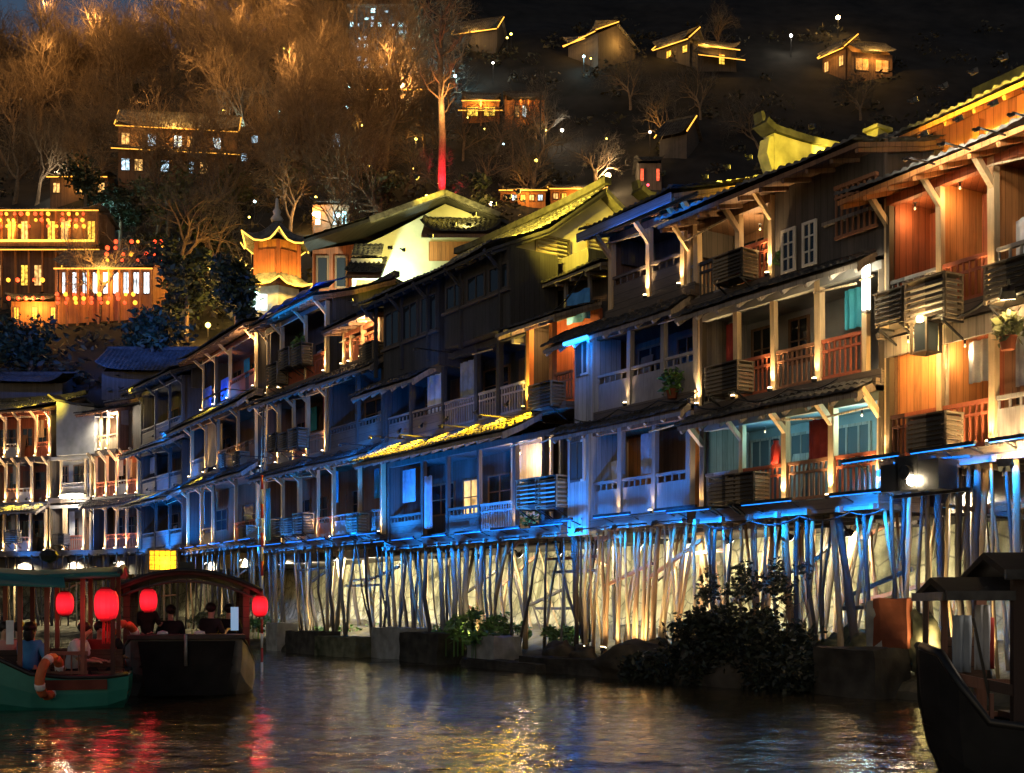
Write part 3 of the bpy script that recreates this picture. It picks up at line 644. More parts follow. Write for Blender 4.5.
stilts(C, C.u(572), C.u(698), zC1 - .28, .35, 46, mat=('stilt_pale', 'stilt_pale', 'stilt_brown' if 'stilt_brown' in MATS else 'stilt_pale'), seed=13, leanmax=.9, braces=8)

# ------------------------------------------------------------------ house D: black timber house with the yellow lit roof
D = House('dark_timber_house', 'blackened timber house with a yellow lit tiled gable roof and louvred vents', 386, 572, cat='house')
zD1, zD2, zD3, zD4 = D.z(490, 533), D.z(490, 420), D.z(470, 342), D.z(470, 275)
d1 = [D.u(x) for x in (390, 424, 448, 480, 516, 545, 564)]
storey(D, zD1, zD2 - .6, d1, wall='dark_wood', rails=['#board_wood', None, '#board_wood', 'rail_grey', None, None], fill=['w', 'l', 'w', 'w', 'n', 'd'], up=[0, 0, 0, 0, 10, 0, 0], brk=0, posts='dark_wood', ends=('dark_wood', 'brown_wood'))
m = MB(); m.box(D.u(508, .8), D.u(548, .8), .9, .98, zD1, zD2 - .7); m.build('back_panel', 'pale_wood', D.o)
d2 = [D.u(x) for x in (388, 412, 444, 478, 500, 528)]
storey(D, zD2, zD3 - .12, d2, wall='black_wood', rails=['#board_wood', '#board_wood', 'rail_grey', 'rail_grey', 'rail_grey'], fill=['w', 'd', 'w', 'd', 'w'], up=[0], brk=0, posts='black_wood', ends=('black_wood', 'black_wood'))
d3 = [D.u(x) for x in (385, 412, 440, 470, 512)]
# oriel rooms on the top floor
for a, b, z0 in ((385, 440, zD3 - .5), (446, 512, zD3 - .1)):
    a_, b_ = D.u(a, -.35), D.u(b, -.35)
    m = MB(); m.box(a_, b_, -.4, 1.2, z0, zD4 + .1); m.build('oriel', 'black_wood', D.o)
    n = 3
    for i in range(n):
        w_ = (b_ - a_) / n; window(D, a_ + i * w_ + .12, a_ + (i + 1) * w_ - .06, z0 + 1.05, zD4 - .28, -.4, 'dark_wood', 'glass', 2, 1)
    m = MB(); m.box(a_ - .03, b_ + .03, -.5, -.41, z0 + .95, z0 + 1.02); m.build('sill', 'board_wood', D.o)
for i, a in enumerate((388, 414, 441, 474, 514)): post(D, D.u(a), -.45, zD3 - .3, zD4, .1, 'black_wood', .45)
core(D, D.u(386), D.u(545), 1.45, 6, 3.4, zD4 + .1, 'black_wood')
gable_roof(D, D.u(380), D.u(521), (-1.0, zD4 + .05), (3.0, D.z(600, 203, 3.0) + .38), (6.4, zD4 + .2), 'tile', 12, lift=.1, sag=.3, under='black_wood', ends='plaster', wall_d=.0)
zg = zD4; ug = D.u(521) - .34
for a, b, z0, z1 in ((.7, 1.9, zg - .1, zg + .75), (2.5, 3.9, zg + .5, zg + 1.35)):
    m = MB(); 
    m.box(ug, ug + .05, a, b, z0, z0 + .06); m.box(ug, ug + .05, a, b, z1 - .06, z1); m.box(ug, ug + .05, a, a + .07, z0 + .06, z1 - .06); m.box(ug, ug + .05, b - .07, b, z0 + .06, z1 - .06)
    for i in range(6):
        z = z0 + .1 + i * (z1 - z0 - .2) / 5.5; m.box(ug, ug + .035, a + .07, b - .07, z, z + .045)
    m.build('louvre_vent', 'louvre_wood', D.o)
m = MB(); m.box(ug - .12, ug - .0, .0, 5.9, zg - 2.4, zg - .65); m.build('end_wall', 'plaster', D.o)
slope(D, 'eave_roof', D.u(376), D.u(440), (-1.0, zD3 - .85), (-.1, zD3 - .35), 'tile_dark', 13, sag=0)
slope(D, 'eave_roof', D.u(392), D.u(548), (-1.5, zD2 - .75), (-.16, zD2 - .12), 'tile', 14, sag=.05)
# the lit entrance
e0, e1 = D.u(527), D.u(572)
m = MB(); m.box(e0, e1, .9, 1.0, zD2 - .05, zD3 + .1); m.build('entrance_wall', 'red_wood', D.o)
m = MB(); m.box(e0 - .1, e1, -.2, 1.0, zD2 - .2, zD2 - .02); m.build('deck', 'deck_wood', D.o)
for x in (530, 553): post(D, D.u(x), 0, zD2, zD3 - .15, .15, 'orange_wood', 0, 0)
uplight(D, D.u(529), -.2, zD2 + .06, 60, (1, .62, .1), bulb='bulb_yellow'); uplight(D, D.u(548), -.1, zD2 + .06, 34, (1, .62, .1), bulb='bulb_yellow')
railing(D, D.u(556), D.u(572), 0, zD2, .8, 'rail_brown')
m = MB(); m.lathe([(.0, 0), (.18, 0), (.2, .05), (.0, .08)], (0, 0, 0), 14)
o_ = m.build('round_plaque', 'pale_wood', D.o); o_.rotation_euler = (R(90), 0, 0); o_.location = ((D.u(542, .9)), .9, zD2 + 1.5)
slope(D, 'eave_roof', D.u(514), D.u(575), (-.7, zD3 - .25), (.9, zD3 + .3), 'tile_dark', 15, sag=0)
m = MB(); m.box(D.u(535), D.u(608), 1.6, 5, zD3 - .1, zD3 + 1.15); m.build('recess_wall', 'dark_wood', D.o)
for x in (546, 566, 590):
    post(D, D.u(x, 1), 1.0, zD3 + .1, zD3 + 1.2, .09, 'rail_grey')
slope(D, 'recess_roof', D.u(535, 1), D.u(612, 1), (.6, zD3 + 1.22), (3.5, zD3 + 1.75), 'tile_dark', 16, sag=0)
stilts(D, D.u(388), D.u(570), zD1 - .28, .6, 52, mat=('stilt_dark', 'stilt_pale', 'stilt_grey'), seed=14, leanmax=1.1, braces=9, rows=(0, .8, 1.7, 2.8))

# ------------------------------------------------------------------ house F: many lamps, ladder, blue tarp
Fh = House('ladder_house', 'narrow house crowded with slatted boxes and a ladder up its front', 262, 386, cat='house')
zF1, zF2, zF3, zF4 = Fh.z(320, 541), Fh.z(320, 455), Fh.z(310, 380), Fh.z(310, 308)
f1 = [Fh.u(x) for x in (266, 283, 300, 318, 334, 360, 383)]
storey(Fh, zF1, zF2 - .35, f1, wall='brown_wood', rails=[None, '#rail_grey', '#rail_brown', '#rail_red', '#rail_grey', '#board_wood'], fill=['w', 'w', 'd', 'w', 'n', 'w'], up=[18, 16, 20, 22, 20, 8, 14], brk=.4, ends=('brown_wood', 'dark_wood'))
f2 = [Fh.u(x) for x in (264, 279, 294, 308, 326)]
storey(Fh, zF2, zF3 - .3, f2, wall='brown_wood', rails=['#rail_brown', '#rail_grey', 'rail_red', 'rail_brown'], fill=['w', 'd', 'w', 'n'], up=[20, 22, 18, 26, 26], brk=.45, ends=('brown_wood', 'dark_wood'))
f2b = [Fh.u(x) for x in (330, 358, 384)]
storey(Fh, zF2, zF3 - .3, f2b, wall='dark_wood', rails=['#board_wood'], fill=['w', 'd'], up=[0], brk=0, posts='dark_wood', ends=('dark_wood', 'dark_wood'))
f3 = [Fh.u(x) for x in (268, 282, 306, 327)]
storey(Fh, zF3, zF4, f3, wall='dark_wood', rails=['#rail_brown', 'rail_red', 'rail_red'], fill=['w', 'w', 'd'], up=[22, 18, 0, 30], brk=.45, ends=('dark_wood', 'dark_wood'))
f3b = [Fh.u(x) for x in (345, 352, 364, 381)]
zF4b = Fh.z(365, 324)
storey(Fh, zF3, zF4b, f3b, wall='red_wood', rails=['#red_wood'], fill=['n'], up=[20, 18, 22, 16], brk=0, posts='post_wood', ends=('red_wood', 'red_wood'), depth=.5)
core(Fh, Fh.u(264), Fh.u(333), 1.45, 6, 3.4, zF4 - .1, 'dark_wood'); core(Fh, Fh.u(333) + .01, Fh.u(385), 1.45, 4, 3.4, zF4b - .1, 'dark_wood')
slope(Fh, 'eave_roof', Fh.u(262), Fh.u(332), (-.7, zF3 - .42), (-.16, zF3 - .14), 'tile_dark', 20, sag=0)
slope(Fh, 'eave_roof', Fh.u(328), Fh.u(388), (-.7, zF3 - .5), (-.1, zF3 - .1), 'tile_dark', 21, sag=0)
slope(Fh, 'eave_roof', Fh.u(262), Fh.u(386), (-.7, zF2 - .45), (-.16, zF2 - .14), 'tile_dark', 22, sag=0)
gable_roof(Fh, Fh.u(264), Fh.u(332), (-.8, zF4), (2.6, zF4 + 1.1), (6, zF4), 'tile_dark', 23, lift=.05, under='brown_wood', ends='dark_wood')
slope(Fh, 'roof', Fh.u(340), Fh.u(386), (-.8, zF4b + .05), (3, zF4b + .75), 'tile_dark', 24, under='brown_wood')
stilts(Fh, Fh.u(266), Fh.u(386), zF1 - .28, .7, 40, mat=('stilt_dark', 'stilt_pale', 'stilt_grey'), seed=15, leanmax=1.0, braces=7)
la = MB(); ul = Fh.u(260, -.5); zl0, zl1 = zF1 - .3, zF3 + .2
for s in (-.17, .17): la.bar((s, 0, zl0), (s, .25, zl1), .06, .06)
k = zl0 + .3
while k < zl1 - .1: la.bar((-.17, .25 * (k - zl0) / (zl1 - zl0), k), (.17, .25 * (k - zl0) / (zl1 - zl0), k), .045, .045); k += .36
lo = la.build('ladder', 'post_wood'); lo.location = Fh.world(ul, -.5, 0); lo.rotation_euler = (0, 0, Fh.rz); tag(lo, 'tall pale wooden ladder running up between two storeys', 'ladder')
light('SPOT', Fh.world(ul, -1.6, zF1), 70, WARM, None, Fh.world(ul, -.4, zF2 + 1.5), .05, 60) if False else None

# ------------------------------------------------------------------ house G: stepped house with blue panels
G = House('stepped_house', 'narrow house of stepped sloping eaves with small blue panels', 184, 262, cat='house')
zG1, zG2, zG3, zG4 = G.z(220, 545), G.z(220, 470), G.z(220, 405), G.z(220, 350)
g1 = [G.u(x) for x in (188, 202, 213, 236, 258)]
storey(G, zG1, zG2 - .4, g1, wall='brown_wood', rails=[None, '#rail_grey', None, '#rail_red'], fill=['w', 'd', 'w', 'w'], up=[18, 20, 16, 16, 18], brk=.4, ends=('dark_wood', 'dark_wood'))
g2 = [G.u(x) for x in (192, 206, 218, 238, 256)]
storey(G, zG2, zG3 - .4, g2, wall='brown_wood', rails=['#rail_grey', None, '#rail_brown', '#rail_brown'], fill=['w', 'n', 'd', 'w'], up=[18, 20, 14, 16, 0], brk=.4, ends=('dark_wood', 'dark_wood'))
g3 = [G.u(x) for x in (204, 216, 230, 256)]
storey(G, zG3, zG4, g3, wall='red_wood', rails=['#rail_brown', None, '#rail_red'], fill=['w', 'w', 'd'], up=[14, 26, 14, 18], brk=.4, ends=('dark_wood', 'dark_wood'))
for a, b in ((205, 213), (223, 230)):
    m = MB(); m.box(G.u(a), G.u(b), -.1, -.06, zG3 + .1, zG3 + 1.0); m.build('panel', 'tarp_blue', G.o)
m = MB(); m.box(G.u(203), G.u(214), .05, .1, zG2 + .3, zG3 - .5); m.build('pale_panel', 'pale_wood', G.o)
core(G, G.u(186), G.u(260), 1.45, 6, 3.4, zG4, 'dark_wood')
slope(G, 'eave_roof', G.u(184), G.u(262), (-1.1, zG3 - .7), (-.16, zG3 - .1), 'tile_dark', 30, sag=0)
slope(G, 'eave_roof', G.u(184), G.u(262), (-.9, zG2 - .6), (-.16, zG2 - .14), 'tile_dark', 31, sag=0)
gable_roof(G, G.u(196), G.u(264), (-.9, zG4), (2.8, zG4 + 1.4), (6, zG4), 'tile_dark', 32, lift=.08, under='brown_wood', ends='dark_wood')
stilts(G, G.u(188), G.u(260), zG1 - .28, .7, 26, mat=('stilt_dark', 'stilt_pale'), seed=16, leanmax=.9)

# ------------------------------------------------------------------ house H: dark house in blue light
Hh = House('blue_lit_house', 'unlit dark house washed in blue beside the stepped house', 140, 186, cat='house')
zH1, zH2, zH3, zH4 = Hh.z(160, 548), Hh.z(160, 492), Hh.z(160, 440), Hh.z(160, 385)
for za, zb, f in ((zH1, zH2 - .35, ['w', 'd', 'w']), (zH2, zH3 - .35, ['d', 'w', 'w']), (zH3, zH4, ['w', 'w', 'd'])):
    storey(Hh, za, zb, [Hh.u(x) for x in (142, 156, 170, 183)], wall='dark_wood', rails=['#board_wood', 'rail_grey', '#board_wood'], fill=f, up=0, brk=.4, posts='dark_wood', ends=('dark_wood', 'dark_wood'))
core(Hh, Hh.u(141), Hh.u(185), 1.45, 6, 3.4, zH4, 'dark_wood')
for z in (zH2, zH3): slope(Hh, 'eave_roof', Hh.u(138), Hh.u(188), (-1.1, z - .55), (-.16, z - .1), 'tile', 35, sag=0)
gable_roof(Hh, Hh.u(138), Hh.u(190), (-1.0, zH4), (2.8, zH4 + 1.5), (6, zH4), 'tile_dark', 36, lift=.1, under='dark_wood', ends='dark_wood')
stilts(Hh, Hh.u(141), Hh.u(185), zH1 - .28, .7, 14, mat=('stilt_dark', 'stilt_pale'), seed=17, leanmax=.8)

# ------------------------------------------------------------------ houses at the far left
I1 = House('bright_post_house', 'far house with crowded bright posts between white gable wall and blue lit house', 90, 142, cat='house')
zI1, zI2, zI3, zI4 = I1.z(110, 550), I1.z(110, 497), I1.z(110, 450), I1.z(110, 412)
storey(I1, zI1, zI2 - .3, [I1.u(x) for x in (92, 106, 117, 127, 139)], wall='brown_wood', rails=[None, 'rail_red', 'rail_red', 'rail_red'], fill=['w', 'w', 'd', 'w'], up=[0, 22, 24, 26, 26], brk=.4)
storey(I1, zI2, zI3 - .1, [I1.u(x) for x in (96, 107, 117, 128, 138)], wall='red_wood', rails=['rail_red', 'rail_red', '#rail_grey', 'rail_red'], fill=['w', 'd', 'w', 'w'], up=[26, 24, 26, 24, 26], brk=.5, posts='post_wood')
storey(I1, zI3, zI4, [I1.u(x) for x in (94, 101, 108, 118)], wall='brown_wood', rails=['#pale_wood'], fill=['n'], up=[30, 26, 26, 0], brk=0, depth=.6, ends=('brown_wood', 'brown_wood'))
core(I1, I1.u(92), I1.u(140), 1.45, 6, 3.4, zI4, 'dark_wood')
slope(I1, 'eave_roof', I1.u(90), I1.u(142), (-.8, zI2 - .5), (-.16, zI2 - .12), 'tile_dark', 40, sag=0)
gable_roof(I1, I1.u(88), I1.u(122), (-.9, zI4), (2.8, zI4 + 1.0), (6, zI4), 'tile_dark', 41, under='brown_wood', ends='plaster_grey')
slope(I1, 'roof', I1.u(118), I1.u(142), (-.9, zI4 + .3), (3, zI4 + 1.6), 'tile', 42, under='brown_wood')
core(I1, I1.u(119), I1.u(141), .6, 5, zI3, zI4 + .3, 'dark_wood')
stilts(I1, I1.u(91), I1.u(141), zI1 - .28, .7, 14, seed=18)
I2 = House('white_gable_house', 'far house with a tall blank pale gable wall over a glowing lamp bar', 50, 92, cat='house')
zJ1, zJ2, zJ3, zJ4 = I2.z(70, 551), I2.z(70, 498), I2.z(70, 455), I2.z(70, 408)
storey(I2, zJ1, zJ2 - .35, [I2.u(x) for x in (51, 65, 84, 91)], wall='plaster_grey', rails=[None, 'rail_red', None], fill=['w', 'd', 'n'], up=[24, 20, 20, 0], brk=0)
storey(I2, zJ2, zJ3 - .05, [I2.u(x) for x in (51, 61, 86, 91)], wall='plaster_grey', rails=[None, '#rail_grey', None], fill=['w', 'w', 'n'], up=[24, 20, 0, 0], brk=0, depth=.7)
m = MB(); a_, b_ = I2.u(57, -.3), I2.u(95, -.3)
m.prism([(a_, zJ3 - .05), (b_, zJ3 - .05), (b_, zJ4 - .15), ((a_ + b_) / 2, zJ4 + .05), (a_, zJ4 + .35)], 'y', -.35, .4); m.build('gable_wall', 'plaster_grey', I2.o)
m = MB(); m.bar((a_ - .5, 0, zJ4 + .75), (a_, 0, zJ4 + .42), .95, .12); m.bar((a_, 0, zJ4 + .42), ((a_ + b_) / 2, 0, zJ4 + .14), .95, .12); m.bar(((a_ + b_) / 2, 0, zJ4 + .14), (b_ + .1, 0, zJ4 - .06), .95, .12); m.build('gable_coping', 'tile_dark', I2.o)
core(I2, I2.u(51), I2.u(91), 1.45, 6, 3.4, zJ4 - .2, 'dark_wood')
stilts(I2, I2.u(51), I2.u(91), zJ1 - .28, .7, 12, seed=19)
I3 = House('flower_roof_house', 'leftmost house with yellow lit eave between its two galleries', -60, 52, cat='house')
zK1, zK2, zK3, zK4 = I3.z(25, 552), I3.z(25, 503), I3.z(25, 458), I3.z(25, 412)
storey(I3, zK1, zK2 - .35, [I3.u(x) for x in (-55, -30, -10, 4, 17, 30, 46)], wall='glass_wall' if 'glass_wall' in MATS else 'dark_wood', rails=[None, None, None, '#rail_grey', '#rail_brown', None], fill=['w'], up=[0, 16, 16, 20, 22, 20, 26], brk=0)
storey(I3, zK2, zK3, [I3.u(x) for x in (-55, -30, -10, 6, 18, 32, 48)], wall='red_wood', rails=['rail_red', None, None, '#rail_brown', '#rail_grey', None], fill=['w', 'd'], up=[0, 16, 16, 26, 24, 22, 28], brk=.4)
storey(I3, zK3, zK4, [I3.u(x) for x in (-55, -20, 5, 19, 36, 50)], wall='red_wood', rails=['#rail_grey', None, '#rail_grey', None, 'rail_red'], fill=['w'], up=[0, 16, 22, 24, 22, 28], brk=.4)
core(I3, I3.u(-58), I3.u(50), 1.45, 6, 3.4, zK4, 'dark_wood')
slope(I3, 'eave_roof', I3.u(-60), I3.u(49), (-1.1, zK2 - .55), (-.16, zK2 - .1), 'tile', 45, sag=0)
gable_roof(I3, I3.u(-60), I3.u(54), (-1.0, zK4), (2.8, zK4 + 1.2), (6, zK4), 'tile', 46, lift=.25, under='brown_wood', ends='dark_wood')
stilts(I3, I3.u(-56), I3.u(50), zK1 - .28, .7, 18, seed=20)
print('houses', round(A.W, 1), round(B.W, 1), round(C.W, 1), round(D.W, 1), round(Fh.W, 1), [round(x, 2) for x in (zA1, zA2, zA3, zt1, zB1, zB2, zB3, zB4, zC1, zC2, zC3, zC4, zD1, zD2, zD3, zD4, zF1, zF2, zF3, zF4, zG1, zG2, zG3, zG4, zH1, zH2, zH3, zH4, zI1, zI2, zI3, zI4)])

# ------------------------------------------------------------------ lamps of the place: floodlights under the decks, yellow washes, and added blue lamps
def fixture(name, p, tgt, e, color, label, cat, group=None, bulb='bulb_white', spot=110, size=.09, scale=1.0, kind='SPOT'):
    """a small flood lamp: housing, lens, light"""
    d = (Vector(tgt) - Vector(p)).normalized(); o = empty(name, p, 0, label, cat, group)
    q = d.to_track_quat('-Z', 'Y').to_matrix()
    def X(v): return tuple(q @ Vector(v))
    s = .1 * scale; m = MB(); b = [(-s, -s * .7, .0), (s, -s * .7, .0), (s, s * .7, .0), (-s, s * .7, .0), (-s * .7, -s * .5, .11 * scale), (s * .7, -s * .5, .11 * scale), (s * .7, s * .5, .11 * scale), (-s * .7, s * .5, .11 * scale)]
    m.add([X(v) for v in b], [(3, 2, 1, 0), (4, 5, 6, 7), (0, 1, 5, 4), (1, 2, 6, 5), (2, 3, 7, 6), (3, 0, 4, 7)])
    m.bar(X((0, 0, .1 * scale)), X((0, .02, .24 * scale)), .035, .035); m.build('housing', 'metal_dark', o)
    l = MB(); l.add([X(v) for v in [(-s * .85, -s * .6, -.012), (s * .85, -s * .6, -.012), (s * .85, s * .6, -.012), (-s * .85, s * .6, -.012), (-s * .85, -s * .6, -.004), (s * .85, -s * .6, -.004), (s * .85, s * .6, -.004), (-s * .85, s * .6, -.004)]],
                    [(3, 2, 1, 0), (4, 5, 6, 7), (0, 1, 5, 4), (1, 2, 6, 5), (2, 3, 7, 6), (3, 0, 4, 7)]); l.build('lens', bulb, o)
    light(kind, X((0, 0, -.06)), e, color, o, X((0, 0, -1)), size, spot, .6)
    return o
under = [(A, 905, 3.1, 330), (A, 960, 2.6, 280), (B, 730, 2.6, 240), (B, 790, 3.0, 250), (B, 850, 2.6, 240), (C, 596, 2.4, 240), (C, 640, 3.0, 270), (C, 690, 2.6, 240), (D, 405, 2.6, 200), (D, 440, 3.1, 260), (D, 480, 2.4, 200), (D, 520, 3.0, 110), (D, 560, 3.0, 90),
         (Fh, 280, 2.4, 240), (Fh, 305, 3.0, 240), (Fh, 335, 2.5, 240), (Fh, 368, 3.0, 220), (G, 205, 2.4, 260), (G, 240, 2.6, 260), (Hh, 165, 2.6, 120), (I1, 115, 2.4, 200), (I2, 70, 2.4, 260), (I3, 20, 2.4, 260)]
for H, px, d, e in under:
    zd = {A: zA1, B: zB1, C: zC1, D: zD1, Fh: zF1, G: zG1, Hh: zH1, I1: zI1, I2: zJ1, I3: zK1}[H]
    u = H.u(px, d); d = 1.15 + (d - 2.4) * .5; u = H.u(px, d); p = H.world(u, d, zd - .6); t = H.world(u + .2, d + 2.2, 1.2)
    fixture('deck_floodlight', p, t, e * (1.3 if H in (Fh, G, Hh, I1, I2, I3) else 1.0 if H is D else .8), (1, .87, .56), 'small white floodlight hanging under a deck among the stilts', 'floodlight', 'floodlights under the decks', 'bulb_white', 155)
# light falling on the front stilts from low lamps at the water's edge
for H, px, e in ((C, 585, 30), (C, 605, 60), (C, 628, 70), (C, 652, 60), (C, 680, 50), (B, 712, 90), (B, 845, 60), (A, 897, 70), (A, 925, 60), (A, 960, 50), (D, 470, 40), (Fh, 300, 50)):
    u = H.u(px, -.45); p = H.world(u, -.5, .62); t = H.world(u - .2, .6, 3.4)
    fixture('bank_floodlight', p, t, e, (1, .75, .36), 'low golden floodlight at the foot of the front stilts', 'floodlight', 'floodlights on the bank', 'bulb_warm', 120, scale=.7)
# added blue lamps standing in for a hazy blue band over the decks
ZD = {A: zA1, B: zB1, C: zC1, D: zD1, Fh: zF1, G: zG1, Hh: zH1, I1: zI1, I2: zJ1, I3: zK1}
def blue(H, u, d, z, t, e, label, spot, c=BLUE):
    p = H.world(u, d, z); o = fixture('added_blue_floodlight', p, t, e, c, label, 'floodlight', 'added blue floodlights along the decks' if 'below' in label else 'added blue floodlights over the deck edges', 'metal_dark', spot, scale=.6)
    a = MB(); a.bar(tuple(H.world(u, d + .05, z) - p), tuple(H.world(u, -.13, ZD[H] - .2) - p), .03, .03); a.build('arm', 'metal_dark', o)
for H, px, e, up in [(D, 392, 260, 2), (D, 425, 260, 2), (D, 460, 260, 2), (D, 500, 220, 2), (D, 540, 170, 1), (C, 578, 45, 1), (C, 615, 60, 1), (C, 655, 60, 1), (Fh, 275, 150, 2), (Fh, 305, 180, 2), (Fh, 340, 330, 2), (Fh, 372, 330, 2), (G, 200, 260, 2), (G, 240, 220, 2), (Hh, 150, 460, 2), (Hh, 172, 460, 2), (I1, 130, 110, 1), (I1, 100, 70, 1), (I2, 70, 90, 1), (I3, 15, 110, 1)]:
    u = H.u(px, -1.1); zd = ZD[H]
    blue(H, u, -1.1, zd - .3, H.world(u, .6, zd + (3.4 if up == 2 else 1.4)), e * .62, 'added small blue floodlight on an arm below a deck edge', 130)
for H, pa, pb, e in [(A, 893, 1050, 60), (B, 708, 880, 58), (C, 575, 695, 44), (D, 390, 565, 30), (Fh, 268, 382, 26), (G, 190, 258, 26)]:  # bars added to lay a haze-like blue band along the decks
    ua_, ub_ = H.u(pa), H.u(pb); n = max(2, int((ub_ - ua_) / 1.7))
    for i in range(n + 1):
        u = ua_ + (ub_ - ua_) * i / n; p = H.world(u, -.6, ZD[H] + .0); q_ = Matrix.Rotation(H.rz, 3, 'Z')
        o = empty('added_blue_light_bar', p, H.rz, 'added slim blue light bar on two arms in front of a deck edge', 'light bar', 'added blue light bars along the decks')
        m = MB(); m.box(-.7, .7, -.03, .03, .0, .06); m.build('housing', 'metal_dark', o); m = MB(); m.box(-.68, .68, -.02, .025, -.012, -.002); m.build('lens', 'lens_blue', o)
        for x_ in (-.5, .5): m = MB(); m.bar((x_, .03, .03), (x_, .42, -.1), .025, .025); m.build('arm', 'metal_dark', o)
        light('AREA', (0, .0, -.03), e * .42, BLUE, o, (0, .6, -.62), sx=1.5, sy=.06, spot=70)
for H, px, z, e in [(Fh, 340, zF2, 170), (Fh, 370, zF2, 170), (Fh, 290, zF2, 60), (G, 205, zG2, 130), (G, 240, zG2, 110), (Hh, 150, zH2, 220), (Hh, 174, zH2, 220), (Hh, 160, zH3, 200), (D, 400, zD2, 60), (D, 440, zD2, 50), (D, 480, zD2, 30), (D, 415, zD3, 16), (I1, 136, zI2, 60), (I2, 72, zJ2, 40), (I3, 30, zK2, 60), (G, 225, zG3, 60)]:  # more blue lamps added to tint the upper floors
    p = H.world(H.u(px, -1.4), -1.4, z - .25); o = fixture('added_blue_floodlight', p, H.world(H.u(px, .5), .5, z + 1.6), e * .42, BLUE, 'added small blue floodlight on a long arm at an upper deck edge', 'floodlight', 'added blue floodlights at the upper decks', 'metal_dark', 140, scale=.6)
    a = MB(); a.bar((0, 0, .05), tuple(H.world(H.u(px, -1.4), -.13, z - .2) - p), .03, .03); a.build('arm', 'metal_dark', o)
# yellow washes on the roofs
def roof_lamp(H, px, d, z, tgt_d, tgt_z, e, du=0, color=YEL, spot=120, bulb='bulb_yellow'):
    u = H.u(px, d); p = H.world(u, d, z); t = H.world(u + du, tgt_d, tgt_z)
    fixture('roof_floodlight', p, t, e, color, 'small yellow floodlight set along a tiled roof', 'floodlight', 'yellow floodlights on the roofs', bulb, spot, scale=.7)
for px, e in ((405, 60), (432, 200), (455, 420), (475, 480), (495, 480), (510, 420), (519, 300)): roof_lamp(D, px, -.9, zD4 + 1.15, 1.6, zD4 + 1.2, e, .2)
fixture('roof_floodlight', D.world(ug + 1.9, 1.9, zD4 - .6), D.world(ug, 2.4, zD4 + .5), 90, YEL, 'yellow floodlight aimed at the louvred gable end', 'floodlight', None, 'bulb_yellow', 165, scale=.7)
for px, e in ((398, 90), (420, 90), (445, 60), (475, 60), (505, 60), (530, 90)): roof_lamp(D, px, -.3, zD2 + .22, -1.3, zD2 - .75, e * 3.2, 0, (1, .56, .01), bulb='metal_dark')
for px, e in ((706, 240), (728, 260), (750, 240)): roof_lamp(B, px, .3, zB4 + 1.1, 2.2, zB4 + 1.1, e * .55)
roof_lamp(B, 812, -.4, zB4 + .8, 2.4, zB4 + 1.5, 150, -2); roof_lamp(B, 835, 1.6, zB4 + 1.1, 3.6, zB4 + 1.7, 130, -1.8)
for px, e in ((925, 20), (960, 20), (995, 20), (1030, 20)): roof_lamp(A, px, .05, zt0 + .55, 1.1, zt1 - .05, e, .1, (1, .45, .07))
for px, e in ((915, 44), (945, 44), (975, 44), (1005, 44)): roof_lamp(A, px, -.35, zt1 - .1, 1.2, zt1 + .5, e, .1, (1, .74, .05))
for px in (146, 154): roof_lamp(Hh, px, -.35, zH2 + .15, -1.0, zH2 - .55, 60, bulb='metal_dark')
roof_lamp(Hh, 152, -.35, zH3 + .15, -1.0, zH3 - .5, 60, bulb='metal_dark'); roof_lamp(G, 212, -.35, zG3 + .15, -1.0, zG3 - .6, 110, bulb='metal_dark'); roof_lamp(G, 222, -.35, zG3 + .15, -1.0, zG3 - .6, 110, bulb='metal_dark'); roof_lamp(G, 203, -.35, zG2 + .1, -1.0, zG2 - .5, 80, bulb='metal_dark')
for px in (12, 26, 40): roof_lamp(I3, px, -.35, zK2 + .15, -1.0, zK2 - .55, 70, bulb='metal_dark'); roof_lamp(I3, px + 4, -1.3, zK4 + .45, .5, zK4 + .4, 60)
roof_lamp(I1, 128, -1.3, zI4 + .6, .5, zI4 + .7, 50)
roof_lamp(Fh, 352, .5, zF4b + 1.3, 3, zF4b + 2.4, 30)
for px in (905, 940, 975, 1010):  # lamps added to brighten the tile ends of this eave
    u = A.u(px, -1.5); p = A.world(u, -1.45, zA3 - .15); fixture('added_eave_lamp', p, A.world(u, -.85, zA3 + .1), 16, WHITE, 'small added lamp on a short arm before the tiled lower eave of the timber house', 'floodlight', 'added lamps before the lower timber eave', 'metal_dark', 150, scale=.45)
    a = MB(); a.bar((0, 0, .03), tuple(A.world(u, -.7, zA3 - .12) - p), .025, .025); o = a.build('arm', 'metal_dark', [x for x in col.objects if x.name.startswith('added_eave_lamp')][-1])
